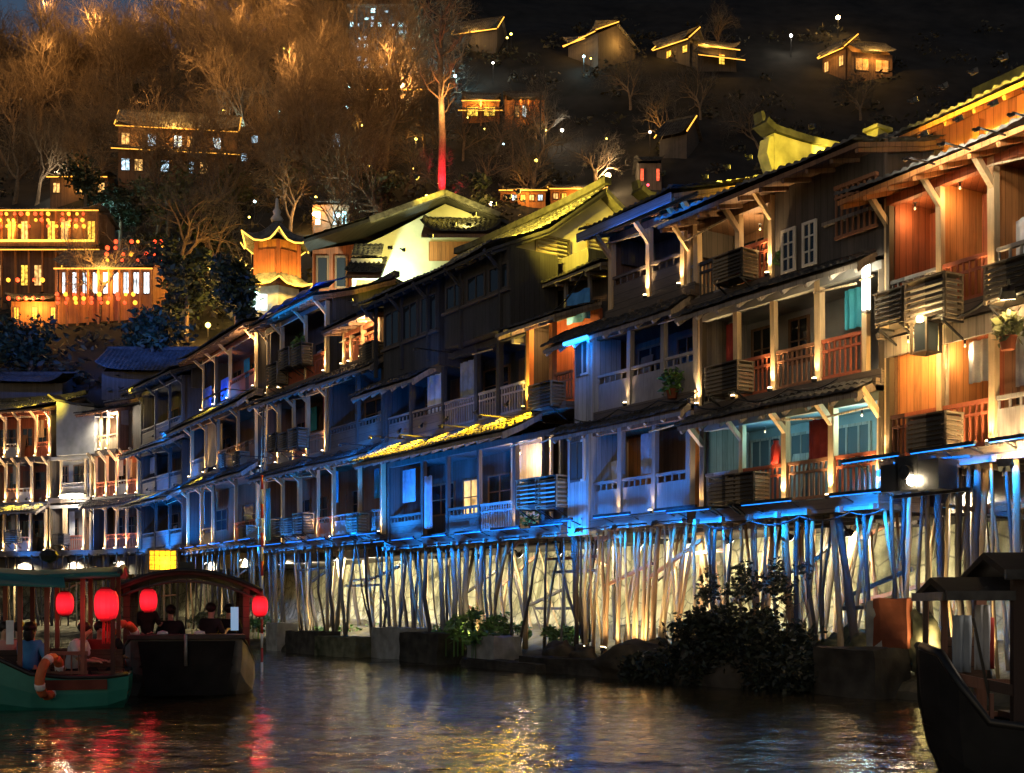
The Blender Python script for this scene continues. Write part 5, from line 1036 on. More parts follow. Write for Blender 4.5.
hill_house('cabin', 'small gable ended annex joined to the left of the lit log cabin', 818, 850, 76, 54, 36, 'brown_wood', ('lit_warm', None), 1, 3, 16, AMB, 'tube_amber', cat='cabin', back_e=40, rot=-52, verge=True, gable_e=140)
hill_house('market_stall', 'row of small bright stalls just above the yellow lit roofs', 498, 548, 206, 192, 184, 'orange_wood', ('lit_warm', 'lit_cool', 'lit_yellow'), 1, 5, 50, AMB, 'tube_amber', cat='stall')
hill_house('market_stall', 'small bright stall under the large warm lamp near the dark slope', 548, 606, 204, 190, 180, 'orange_wood', ('lit_warm', 'lit_yellow', None, 'lit_cool'), 1, 6, 50, AMB, 'tube_amber', cat='stall', verge=True)
hill_house('house', 'long low lit roof below the white city lights', 366, 432, 104, 92, 84, 'dark_wood', ('lit_warm', None, None), 1, 6, 36, AMB, 'tube_amber', back_e=20)
hill_house('house', 'grey house with one square white window behind bare trunks', 328, 356, 158, 128, 118, 'dark_wood', ('lit_cool', None), 1, 2, 0, AMB, None)
hill_house('house', 'small lit house between the lamp posts above the golden tower', 310, 352, 236, 206, 194, 'brown_wood', ('lit_cyan', None, 'lit_cool'), 1, 4, 20, AMB, None)
hill_house('house', 'unlit low roof at the foot of the hill behind the white gable wall', -10, 66, 405, 384, 370, 'dark_wood', (None,), 1, 4, 0, AMB, None, roof='tile_dark')
hill_house('house', 'unlit broad roof at the foot of the hill behind the stepped house', 98, 200, 400, 372, 344, 'dark_wood', (None,), 1, 4, 0, AMB, None, roof='tile_dark')
hill_house('house', 'house with red dotted lights at the foot of the dark slope', 636, 664, 190, 164, 152, 'dark_wood', ('lit_red' if 'lit_red' in MATS else 'lit_warm', None, None), 1, 4, 0, AMB, None, roof='tile_dark')
hill_house('house', 'unlit house with one slanting amber roof edge on the dark slope', 656, 690, 160, 138, 114, 'dark_wood', (None,), 1, 3, 0, AMB, None, verge=True, rot=-30, roof='tile_dark')
# the white city block at the top
pc = hill(380, 70); s = F / pc.y; o = empty('apartment_block', pc, 0, 'distant block sparkling with white and cyan windows at the top of the hill', 'building'); wd, hh = 62 / s, 62 / s
m = MB(); m.box(-wd / 2, wd / 2, 0, 8, -4, hh); m.build('wall', 'plaster_dim' if 'plaster_dim' in MATS else 'plaster_grey', o); q = random.Random(5)
m = MB(); m.box(-wd / 2 - .3, wd / 2 + .3, -.3, 8.3, hh, hh + .4); m.build('roof', 'concrete', o)
for i in range(9):
    for j in range(9):
        if q.random() < .42:
            x, z = -wd / 2 + wd * (i + .2) / 9, hh * (j + .2) / 9; ww, hw = wd / 9 * q.uniform(.25, .7), hh / 9 * q.uniform(.25, .7); f = MB(); f.box(x - .05, x + ww + .05, -.06, -.01, z - .05, z + hw + .05); fo = f.build('window', 'metal_grey', o); p_ = MB(); p_.box(x, x + ww, -.09, -.062, z, z + hw); p_.build('pane', q.choice(('lit_cyan', 'lit_cool', 'lit_cyan', 'lit_cool', 'lit_warm')), fo)
# golden tower with upswept roofs
pc = hill(277, 322); s = F / pc.y; o = empty('pagoda_tower', pc, R(14), 'golden lit six sided tower with two upswept roofs and a finial', 'pagoda')
zt = lambda py: (322 - py) / s
rr = 24 / s
def hexring(mb, r0, z0, r1, z1, n=6, ph=.5):
    vs = [];
    for (r_, z) in ((r0, z0), (r1, z1)):
        for k in range(n): a = 2 * math.pi * (k + ph) / n; vs.append((r_ * math.cos(a), r_ * math.sin(a), z))
    mb.add(vs, [(k, (k + 1) % n, n + (k + 1) % n, n + k) for k in range(n)] + [tuple(range(n))[::-1], tuple(range(n, 2 * n))])
m = MB(); hexring(m, rr, -5, rr, zt(292)); m.build('base', 'plaster', o); m = MB(); hexring(m, rr * .95, zt(292), rr * .95, zt(246)); m.build('body', 'orange_wood', o)
def swept(zb, r_out, rise, r_in, name):
    N = 6; K = 8; J = 7; vs = []; fs = []
    for j in range(J + 1):
        t = j / J
        for k in range(N * K):
            a = 2 * math.pi * (k / K + .5) / N; f = abs(((k / K) % 1) * 2 - 1); f = f ** 3   # 1 at the corners
            edge = math.cos(math.pi / N) / math.cos(((k / K) % 1 - .5) * 2 * math.pi / N)
            r_ = (r_out * (1 - t) + r_in * t) * (edge * (1 + .12 * f * (1 - t))); z = zb + rise * (t ** 1.5) + rise * .38 * f * (1 - t) ** 2 + (.05 if (k % 2) else 0)
            vs.append((r_ * math.cos(a), r_ * math.sin(a), z))
    n = N * K
    for j in range(J):
        for k in range(n): fs.append((j * n + k, j * n + (k + 1) % n, (j + 1) * n + (k + 1) % n, (j + 1) * n + k))
    mb = MB(); mb.add(vs, fs); r = mb.build(name, 'tile', o, True); r.modifiers.new('solid', 'SOLIDIFY').thickness = .12
    m = MB(); pts = []
    for k in range(n + 1): pts.append(V(*vs[k % n]) + V(0, 0, -.12))
    m.tube(pts, .08, 5); m.build('light_tube', 'tube_gold' if 'tube_gold' in MATS else 'tube_amber', r)
    return r
swept(zt(249), 36 / s, (249 - 222) / s, .3, 'upper_roof'); swept(zt(291), 36 / s, (291 - 278) / s, rr, 'lower_roof')
m = MB(); m.lathe([(.5, 0), (.6, .3), (.3, .7), (.4, 1), (.2, 1.3), (.12, 2.2), (0, 2.3)], (0, 0, zt(223)), 10); m.build('finial', 'plaster', o, True)
for k in range(6):
    a = 2 * math.pi * (k + .5) / 6; m = MB(); m.bar((rr * 1.0 * math.cos(a), rr * math.sin(a), zt(291)), (rr * math.cos(a), rr * math.sin(a), zt(248)), .35, .35); m.build('post', 'red_wood', o)
    a2 = 2 * math.pi * (k + 1) / 6; ap = rr * .95 * math.cos(math.pi / 6); f = MB(); f.box(-.9, .9, -.06, .06, zt(284), zt(256)); f.box(-.1, .1, -.1, .1, zt(284), zt(256)); w_ = f.build('window', 'red_wood', o); w_.rotation_euler = (0, 0, a2 + math.pi / 2); w_.location = ((ap + .1) * math.cos(a2), (ap + .1) * math.sin(a2), 0)
    if k in (2, 3, 4): light('POINT', ((rr + 1.6) * math.cos(a2), (rr + 1.6) * math.sin(a2), zt(285)), 320, (1, .6, .1), o, None, .2)
f = MB(); f.box(-.9, .6, -.1, .0, zt(318), zt(302)); w_ = f.build('window', 'lit_cool', o); w_.location = (-1.6, -rr - .02, 0)
light('POINT', (-2, -rr - 3, zt(310)), 60, CYAN, o, None, .2)

# ------------------------------------------------------------------ rows of small lanterns on the restaurant fronts
lm = {}
for nm, mt in (('red', 'lantern_small_red'), ('amber', 'lantern_small_amber')):
    m = MB(); m.lathe([(.07, -.19), (.18, -.1), (.2, 0), (.18, .1), (.07, .19)], (0, 0, 0), 8); lm[nm] = m.mesh('lantern', mt, True)
q = random.Random(9)
def lantern_row(pc, xs, y, zs, label, group, p=.85):
    for z in zs:
        for x in xs:
            if q.random() < p:
                o = bpy.data.objects.new('lantern', lm['red' if q.random() < .55 else 'amber']); col.objects.link(o); o.location = pc + V(x + q.uniform(-.1, .1), y, z); k = q.uniform(.75, 1.15); o.scale = (k, k, k); tag(o, label, 'lantern', group)
lantern_row(r1.location, [-W1 / 2 + 1 + i * .72 for i in range(int((W1 - 1.5) / .72))], -1.0, (h1 * .94, h1 * .87, h1 * .8), 'small round lantern in the rows under the long restaurant eave', 'lanterns under the restaurant eave')
lantern_row(r2.location, [-W2 / 2 + .8 + i * .8 for i in range(int((W2 - 1) / .8))], -1.6, (h2 * .44, h2 * .36, h2 * .28), 'small round lantern in the rows below the white storefront', 'lanterns below the storefront')
lantern_row(r3.location, [-W3 / 2 + .6 + i * .8 for i in range(int((W3 - 1) / .8))], -1.2, (h3 * 1.35, h3 * 1.0, h3 * 1.7), 'small round lantern hung before the amber open hall', 'lanterns before the open hall')
lantern_row(r2.location, [W2 * .0 + i * .75 for i in range(9)], .4, (h2 + 1.0, h2 + 1.6, h2 + 2.2, h2 + 2.8), 'small round lantern on the amber roof over the storefront', 'lanterns over the storefront roof', .7)

# ------------------------------------------------------------------ lamps on the hillside
def hill_lamp(px, py, label, mat, c, e, h=4, r=.22, up=True):
    r *= .7
    """a lamp post whose bulb stands at that height over the slope"""
    pb = hill(px, py + 22); s = F / pb.y; hh = max(1.2, 22 / s); o = empty('lamp_post', pb, 0, label, 'street lamp')
    m = MB(); m.tube([(0, 0, -.5), (0, 0, hh - r)], .06, 6); m.build('pole', 'metal_dark', o); m = MB(); m.lathe([(r * .3, -r), (r * .8, -r * .5), (r, 0), (r * .8, r * .5), (0, r)], (0, 0, hh), 10); m.build('globe', mat, o, True)
    if e: light('POINT', (0, -.6, hh + .1), e, c, o, None, .3)
WO = (1, .5, .15)
for px, py, lab, mat, c, e, r in [
    (838, 18, 'round amber lamp above the lit log cabin', 'bulb_warm', AMB, 120, .5), (791, 36, 'white lamp left of the lit log cabin', 'bulb_white', WHITE, 80, .34), (402, 86, 'large warm lamp in front of the long low roof', 'bulb_warm', WO, 900, .55), (414, 48, 'cyan white lamp beside the city block', 'bulb_cyan', CYAN, 300, .5),
    (608, 176, 'large warm lamp above the small bright stall', 'bulb_warm', WARM, 300, .5), (455, 77, 'small cyan lamp left of the golden pavilions', 'bulb_cyan', CYAN, 120, .34), (450, 197, 'red lamp at the foot of the red lit trunk', 'bulb_red', (1, .02, .04), 50, .3), (562, 132, 'pale lamp among grey branches right of the pavilions', 'bulb_white', WHITE, 60, .32),
    (58, 178, 'white lamp over the low pale house on the left', 'bulb_white', WHITE, 100, .3), (208, 268, 'amber lamp among dark leaves left of the golden tower', 'bulb_yellow', AMB, 120, .4), (314, 214, 'warm lamp right of the golden tower finial', 'bulb_warm', AMB, 160, .3), (338, 216, 'tall cyan lamp above the yellow gable house', 'bulb_cyan', CYAN, 120, .36), (208, 326, 'amber lamp low on the slope beside the dark leaves', 'bulb_yellow', AMB, 120, .36),
    (648, 186, 'small red lamp at the foot of the dark slope', 'bulb_red', (1, .1, .03), 30, .22), (650, 133, 'small amber lamp halfway up the dark slope', 'bulb_warm', AMB, 30, .24), (493, 64, 'small white lamp below the top hall', 'bulb_white', WHITE, 30, .22), (491, 204, 'small amber lamp left of the bright stalls', 'bulb_warm', AMB, 80, .3), (240, 128, 'cyan lamp at the right end of the orange roofed hall', 'bulb_cyan', CYAN, 80, .4), (100, 232, 'bright cyan lamp at the right end of the restaurant', 'bulb_cyan', CYAN, 160, .6), (102, 240, 'lower cyan lamp at the right end of the restaurant', 'bulb_cyan', CYAN, 60, .5)]:
    hill_lamp(px, py, lab, mat, c, e * 2, r=r)
for px, py, e in [(24, 150, 4200), (66, 120, 3600), (110, 90, 4200), (150, 74, 5200), (200, 60, 5200), (250, 90, 4200), (290, 70, 5200), (300, 150, 3600), (340, 110, 3600), (215, 150, 2600), (395, 150, 1800), (160, 200, 900), (255, 195, 900), (60, 60, 4200), (440, 120, 1400), (540, 160, 300)]:
    p = hill(px, py); o = empty('added_tree_floodlight', p + V(0, -1.2, .3), 0, 'added amber floodlight on a tall mast washing the bare trees of the slope', 'floodlight', 'added tree floodlights on the hillside'); m = MB(); m.tube([(0, 0, -.5), (0, 0, 7.4)], .07, 6); m.build('pole', 'metal_dark', o); m = MB(); m.box(-.2, .2, -.15, .15, 7.4, 7.7); m.build('housing', 'metal_dark', o)
    light('POINT', (0, -8.0, 9.0), e * .28, WO, o, None, .6)  # light added for an even wash on the crowns, well ahead of its made-up mast

qq = random.Random(61)
for k in range(44):
    px, py = qq.uniform(100, 630), qq.uniform(50, 225)
    if k > 36: px, py = qq.uniform(240, 330), qq.uniform(190, 330)
    pb = hill(px, py); hh = qq.uniform(1.6, 3); wm = qq.random() < .65; o = empty('small_lamp', pb, 0, 'small amber lamp glimmering among the hillside trees' if wm else 'small cool white lamp glimmering among the hillside trees', 'lamp', 'amber lamps among the trees' if wm else 'white lamps among the trees')
    m = MB(); m.tube([(0, 0, -.4), (0, 0, hh)], .05, 5); m.build('pole', 'metal_dark', o); r_ = qq.uniform(.1, .2); m = MB(); m.lathe([(.03, 0), (r_, r_ * .6), (r_, r_ * 1.4), (.03, r_ * 2)], (0, 0, hh), 8); m.build('globe', 'bulb_yellow' if wm else 'bulb_cyan', o, True)
    if k % 3 == 0: light('POINT', (0, -.7, hh), 60, AMB if wm else CYAN, o, None, .2)
for px, py in ((40, 392), (120, 388), (185, 372)):  # blue lamps added to tint the dark foot of the hill
    p = hill(px, py); fixture('added_blue_floodlight', p + V(0, -6, 3.2), p + V(0, 6, 6), 420, (.03, .16, .8), 'added blue floodlight on the roofs at the foot of the hill', 'floodlight', 'added blue floodlights at the foot of the hill', 'metal_dark', 150)

# ------------------------------------------------------------------ trees
def bare_tree(seed, H=11, spread=.62, twig='twig', dense=1.0):
    q = random.Random(seed); tr = MB(); br = MB(); tw = MB()
    def perp(d): a = Vector((q.gauss(0, 1), q.gauss(0, 1), q.gauss(0, 1))); return (a - d * a.dot(d)).normalized()
    def grow(p, d, L, r, lv):
        n = 4 if lv < 2 else 3; pts = [p]; dd = d.copy()
        for i in range(n): dd = (dd + perp(dd) * .2 + V(0, 0, .03)).normalized(); pts.append(pts[-1] + dd * L / n)
        rad = [r * (1 - .45 * i / n) for i in range(n + 1)]
        (tr if lv == 0 else br if lv < 3 else tw).tube(pts, rad, 6 if lv < 2 else 4 if lv < 3 else 3, cap=False)
        if lv >= 5: return
        k = (6, 5, 4, 4, 3)[lv]; k = max(2, int(round(k * dense)))
        for i in range(k):
            t = q.uniform(.35, 1) if lv else q.uniform(.5, 1); t = t if i else 1
            j = min(n - 1, int(t * n)); b = pts[j].lerp(pts[j + 1], t * n - j) if j < n else pts[-1]
            nd = (dd + perp(dd) * q.uniform(.5, 1.3) * (spread / .62) + V(0, 0, .1)).normalized()
            grow(b, nd, L * q.uniform(.6, .86) * (.8 if lv > 2 else 1), rad[j] * q.uniform(.58, .76), lv + 1)
    grow(V(0, 0, -.6), V(q.uniform(-.1, .1), q.uniform(-.1, .1), 1).normalized(), H * .36, H * .022, 0)
    return tr, br, tw
variants = []
for i, (sd, tg) in enumerate(((21, 'twig'), (22, 'twig'), (23, 'twig'), (24, 'twig_grey'), (25, 'twig_grey'))):
    a, b, c = bare_tree(sd, 11 + (i % 3), .62 + .08 * (i % 2), tg)
    variants.append((a.mesh('trunk', 'bark'), b.mesh('branches', 'bark'), c.mesh('crown', tg)))
q = random.Random(31)
def plant_tree(p, v, k, label, group, rz):
    o = empty('bare_tree', p, rz, label, 'tree', group); o.scale = (k, k, k * q.uniform(.95, 1.15))
    for nm, me in zip(('trunk', 'branch', 'crown'), variants[v]): c = bpy.data.objects.new(nm, me); col.objects.link(c); c.parent = o
busy = [(-12, 104, 212, 300), (56, 156, 262, 322), (118, 240, 118, 176), (461, 546, 96, 124), (248, 308, 225, 322)]
spots = []
for py, x0, x1, st in ((46, -10, 470, 17), (66, -10, 470, 17), (88, -10, 460, 17), (112, -10, 450, 17), (138, -10, 560, 18), (165, -10, 560, 20), (198, 6, 540, 26), (236, 108, 480, 46), (275, 170, 330, 50), (200, 530, 640, 60)):
    x = x0
    while x < x1:
        px, pq = x + q.uniform(-8, 8), py + q.uniform(-10, 10); x += st
        if any(a - 4 < px < b + 4 and c - 3 < pq - 6 < d + 14 for a, b, c, d in busy) and q.random() < .8: continue
        spots.append((px, pq))
print('trees', len(spots))
for px, pq in spots:
    right = px > 400
    if right and q.random() < .3: continue
    plant_tree(hill(px, pq), q.choice((3, 4)) if right or pq > 260 else q.choice((0, 1, 2)), q.uniform(.6, .95) if right else q.uniform(.95, 1.5),
               'bare grey winter tree on the dim middle slope' if right else 'bare winter tree with amber lit twigs on the left hillside', 'bare trees on the dim slope' if right else 'bare trees on the left hillside', q.uniform(0, 6.28))
plant_tree(hill(316, 196), 1, 1.25, 'large forked bare tree standing out above the golden tower', None, 1.2)
plant_tree(hill(532, 200), 3, 1.25, 'pale bare tree with forked trunk left of the bright stalls', None, .4)
plant_tree(hill(98, 322), 0, .95, 'slim leaning bare tree in front of the bright storefront', None, 2.0)
for px, pq in ((665, 150), (700, 120), (760, 150), (630, 110), (860, 120), (720, 60)): plant_tree(hill(px, pq), q.choice((3, 4)), .8, 'bare tree barely visible on the black right slope', 'bare trees on the black right slope', q.uniform(0, 6))
# the tall trunk lit red at its foot
o = empty('tall_tree', hill(441, 208), 0, 'very tall slender trunk lit red at its foot above the yellow gable', 'tree'); s = F / o.location.y; hT = 196 / s
m = MB(); m.tube([(0, 0, -1), (.15, 0, hT * .35), (-.1, .1, hT * .7), (.1, 0, hT)], [.5, .42, .3, .16], 8); m.build('trunk', 'bark', o, True); m = MB(); qq = random.Random(4)
for i in range(26):
    z = hT * qq.uniform(.45, .98); a = qq.uniform(0, 6.28); L = hT * .16 * qq.uniform(.5, 1.2); e = V(math.cos(a) * L * .7, math.sin(a) * L * .7, z + L * .8); mid = V(math.cos(a) * L * .4, math.sin(a) * L * .4, z + L * .3)
    m.tube([(0, 0, z), mid, e], [.12, .08, .03], 4)
    for k in range(5): d = V(qq.gauss(0, 1), qq.gauss(0, 1), qq.gauss(.5, .6)).normalized(); b = mid.lerp(e, qq.random()); m.tube([b, b + d * L * .4], [.04, .015], 3)
m.build('branch', 'twig', o); light('SPOT', (.6, -1.8, .4), 2600, (1, .02, .05), o, (0, 0, 6), .3, 50); light('POINT', (.5, -2, hT * .5), 500, WO, o, None, .3)
# evergreens
def evergreen(px, py, w_, h_, leaf, label, n=1500, size=.32, depth_off=0):
    p = hill(px, py); s = F / p.y; r = w_ / s / 2; o = empty('evergreen_tree', p, 0, label, 'tree'); hh = h_ / s
    t = MB(); t.tube([(0, 0, -.6), (.1, 0, hh * .4), (0, 0, hh * .8)], [.25, .2, .08], 6); t.build('trunk', 'bark', o, True); m = MB(); qq = random.Random(int(px))
    for k in range(9):
        a = qq.uniform(0, 6.28); f = qq.uniform(.1, .75); leaves(m, (math.cos(a) * r * f, math.sin(a) * r * f, hh * qq.uniform(.3, .85)), r * qq.uniform(.35, .6), n // 9, size, int(px) + k, (1, 1, .75))
    m.build('crown', leaf, o)
evergreen(236, 350, 64, 108, 'leaf_dark', 'broad black evergreen between the restaurant and the golden tower', 2600); evergreen(186, 345, 66, 104, 'leaf_dark', 'dark evergreen right of the bright storefront', 2400); evergreen(120, 250, 56, 66, 'leaf_dark', 'dark leafy tree right of the restaurant roof', 1800); evergreen(168, 238, 70, 66, 'leaf_olive', 'olive leaved tree below the orange roofed hall', 1800)
evergreen(160, 288, 50, 60, 'leaf_dark', 'dark evergreen rising behind the bright storefront roof', 1600); evergreen(205, 275, 60, 70, 'leaf_dark', 'rounded dark evergreen left of the golden tower roofs', 1800); evergreen(300, 205, 56, 40, 'leaf_olive', 'olive leaved tree behind the golden tower finial', 1200)
evergreen(350, 205, 60, 44, 'leaf_olive', 'olive leaved tree behind the left end of the yellow gable roof', 1300)
evergreen(232, 212, 46, 50, 'leaf_olive', 'olive leaved tree lit from below right of the orange roofed hall', 1400); evergreen(150, 372, 66, 60, 'leaf_dark', 'low dark evergreen at the foot of the hill', 1500); evergreen(30, 372, 70, 48, 'leaf_dark', 'low dark evergreen at the left foot of the hill', 1500); evergreen(380, 214, 46, 40, 'leaf_olive', 'low olive leaved tree above the yellow gable house', 1000); evergreen(470, 215, 40, 40, 'leaf_dark', 'low dark leaved tree right of the yellow gable peak', 1000); evergreen(85, 214, 46, 60, 'leaf_dark', 'dark leaved tree in front of the low pale house', 1200)

# undergrowth of the slope
m = MB(); qq = random.Random(55)
for k in range(900):
    px = qq.uniform(-20, 1030); py = qq.uniform(25, 400)
    if px > 560 and qq.random() < .4: continue
    p = hill(px, py)
    if any(a - 2 < px < b + 2 and c - 6 < py < d + 4 for a, b, c, d in busy): continue
    leaves(m, (p.x, p.y, p.z + .4), qq.uniform(.8, 1.9), 34, .34, k, (1.3, 1, .8))
tag(m.build('undergrowth', 'leaf_under'), 'scrubby undergrowth covering the hillside between the bare trees', 'undergrowth', kind='stuff')

# ------------------------------------------------------------------ things on the bank
def onplan(px, depth_or_d): p = offs(px, depth_or_d); return V(p.x, p.y, 0)
def rz_at(px): a, b = plan(px + 1), plan(px - 1); return math.atan2((a - b).y, (a - b).x)
def block(px, d, L, Wd, h, mat, label, name='stone_block', seed=0, z=-.25):
    import bmesh
    bm = bmesh.new(); bmesh.ops.create_cube(bm, size=1); bmesh.ops.subdivide_edges(bm, edges=bm.edges[:], cuts=5, use_grid_fill=True)
    for v in bm.verts:
        v.co = V(v.co.x * L, v.co.y * Wd, (v.co.z + .5) * (h - z)); k = noise.noise(v.co * 2.3 + V(seed, seed * 2, 0)); v.co += V(k * .05, noise.noise(v.co * 2.1 + V(0, seed, 7)) * .06, k * .06)
    me = bpy.data.meshes.new(name); bm.to_mesh(me); bm.free(); me.materials.append(MATS[mat]); o = bpy.data.objects.new(name, me); col.objects.link(o); o.location = onplan(px, d) + V(0, 0, z); o.rotation_euler = (0, 0, rz_at(px)); tag(o, label, 'stone'); return o
block(370, -.9, 2.8, .9, .62, 'mossy_rock', 'mossy pale topped stone block in the water right of the dark mooring wall', seed=1); block(330, -.7, 2.6, .8, .75, 'rock', 'dark mooring wall block left of the mossy stone block', seed=2); block(408, -.3, 2.0, 1.0, .95, 'concrete', 'brown concrete block behind the mossy stone', seed=3); block(458, -.9, 2.2, .9, .85, 'rock', 'square dark stone block left of the green weeds', seed=4)
block(515, -.7, 1.4, .9, .8, 'concrete', 'tilted pale stone slab right of the green weeds', seed=5); block(545, -1.2, 3.6, .7, .2, 'rock', 'low flat stone ledge at the waterline below the weeds', seed=6); block(620, -.9, 5.2, .7, .34, 'rock', 'long low stone ledge under the golden stilts', seed=7)
block(890, -.75, 1.5, .9, .85, 'rock', 'large dark stone block below the rust red panel', seed=8); block(292, -.4, 1.2, .8, 1.0, 'concrete', 'grey concrete block behind the right end of the middle boat', seed=9)
o = block(905, -.32, .8, .14, 1.75, 'rust_red', 'rust red panel leaning against the stilts above the dark stone block', 'metal_panel', 10, .85); o['category'] = 'panel'
o = block(889, -.3, .35, .16, 1.7, 'concrete', 'grey weathered slab standing left of the rust red panel', 'stone_slab', 11, .85)
def rock(px, d, r, z, label, mat='rock', seed=0, sq=(1, .8, .8)):
    m = MB(); m.blob((0, 0, 0), r, seed, 3, .5, sq); o = m.build('rock', mat, None, True); o.location = onplan(px, d) + V(0, 0, z); tag(o, label, 'rock')
rock(927, -.1, .42, 1.0, 'pale pointed rock right of the rust red panel', 'mossy_rock', 1, (.7, .7, 1.3)); rock(838, .3, .5, .75, 'pale rock beside the right end of the dark bush', 'mossy_rock', 2); rock(862, .1, .45, .75, 'yellowish rock left of the grey slab', 'mossy_rock', 6); rock(668, -.6, .85, .25, 'reddish rock at the left foot of the dark bush', 'rock', 3, (1.3, .9, .7)); rock(700, -.95, .6, .2, 'dark rock at the waterline below the bush', 'rock', 4); rock(735, -1.1, .55, .2, 'grey rock half in the water under the bush', 'rock', 5, (.8, .8, 1)); rock(716, -1.15, .28, .25, 'small pale rock at the waterline before the bush', 'mossy_rock', 7)
rock(600, -.5, .35, .35, 'small rock among the feet of the golden stilts', 'rock', 8); rock(640, -.5, .4, .35, 'rounded rock right of the thick golden stilt', 'rock', 9); rock(575, -.5, .4, .4, 'dark rock left of the golden stilts', 'rock', 12)
# the dark bush
o = empty('bush', onplan(765, -.6) + V(0, 0, .1), rz_at(765), 'big dark overgrown bush covering a rocky mound at the waterline', 'bush'); m = MB(); m.blob((0, 0, .0), 1.35, 3, 3, .35, (1.2, .55, .8)); m.blob((-1.3, 0, .0), .8, 4, 3, .4, (1.2, .6, .6)); m.blob((1.3, .05, .0), .8, 5, 3, .4, (1.1, .6, .7)); m.build('mound', 'rock', o, True)
m = MB(); qq = random.Random(77)
for k in range(170):
    x = qq.uniform(-2.8, 2.4); top = 1.25 * math.exp(-((x - .15) / 1.75) ** 4) + .12; leaves(m, (x, qq.uniform(-.95, .2), qq.uniform(.05, top)), qq.uniform(.2, .42), 110, .075, k + 100)
for k in range(30):
    x = qq.uniform(-1.5, 1.3); a = V(x, qq.uniform(-.3, .3), 1.2); e = a + V(qq.uniform(-.5, .5), 0, qq.uniform(.5, 1.15)); leaves(m, tuple(e), .2, 40, .06, k + 300)
m.build('foliage', 'leaf_bush', o); m = MB()
for k in range(26): x = qq.uniform(-1.5, 1.5); m.tube([(x, 0, .6), (x + qq.uniform(-.3, .3), qq.uniform(-.2, .2), 1.4), (x + qq.uniform(-.6, .6), 0, qq.uniform(1.6, 2.3))], [.022, .014, .006], 4)
m.build('stem', 'bark', o)
def weeds(px, d, r, h, n, label, seed, leaf='leaf_green'):
    o = empty('weeds', onplan(px, d) + V(0, 0, .5), 0, label, 'plant'); m = MB(); qq = random.Random(seed); st = MB()
    for k in range(n):
        a = qq.uniform(0, 6.28); rr_ = r * math.sqrt(qq.random()); x, y = rr_ * math.cos(a), rr_ * .5 * math.sin(a); hh = h * qq.uniform(.4, 1) * (1 - .4 * rr_ / r); tip = V(x + qq.uniform(-.25, .25), y + qq.uniform(-.25, .1), hh); st.tube([(x, y, -.3), (x, y, hh * .5), tip], [.015, .012, .006], 4); leaves(m, (tip.x, tip.y, tip.z * .8), .2, 30, .085, seed + k)
    st.build('stem', 'leaf_green', o); m.build('foliage', leaf, o)
weeds(490, -.35, 1.15, 1.35, 34, 'bright green weeds on the bank in front of the dark stilts', 5); weeds(455, .2, .9, .75, 20, 'low green weeds left of the taller bright weeds', 6); weeds(512, -1.0, .4, .5, 10, 'small green tuft hanging by the tilted slab', 7); weeds(552, .5, .6, .9, 12, 'green weeds behind the dark stilts', 8); weeds(868, .3, .6, .5, 12, 'yellow green tuft left of the rust red panel', 9, 'leaf_olive')
weeds(225, .0, 1.5, 1.5, 26, 'pale grasses on the bank behind the middle boat', 10, 'leaf_olive'); weeds(262, -.2, .8, .9, 14, 'green weeds on the bank right of the middle boat', 11); weeds(412, 2.0, 1.2, .5, 16, 'bright green strip of weeds behind the leftmost dark stilts', 12); weeds(300, 1.8, 1.4, .5, 14, 'low weeds behind the stilts of the ladder house', 13)
# the striped pole
p = V((262 - CX) / F * 30, 30, -.5); o = empty('striped_pole', p, 0, 'thin red and white striped pole standing in the river', 'pole'); k = 0; z = 0
pr, pw_ = MB(), MB()
while z < 5.4: (pr if k % 2 == 0 else pw_).tube([(0, 0, z), (0, 0, z + .36)], .03, 8); z += .36; k += 1
pr.build('red_band', 'pole_red', o, True); pw_.build('white_band', 'white_band', o, True)

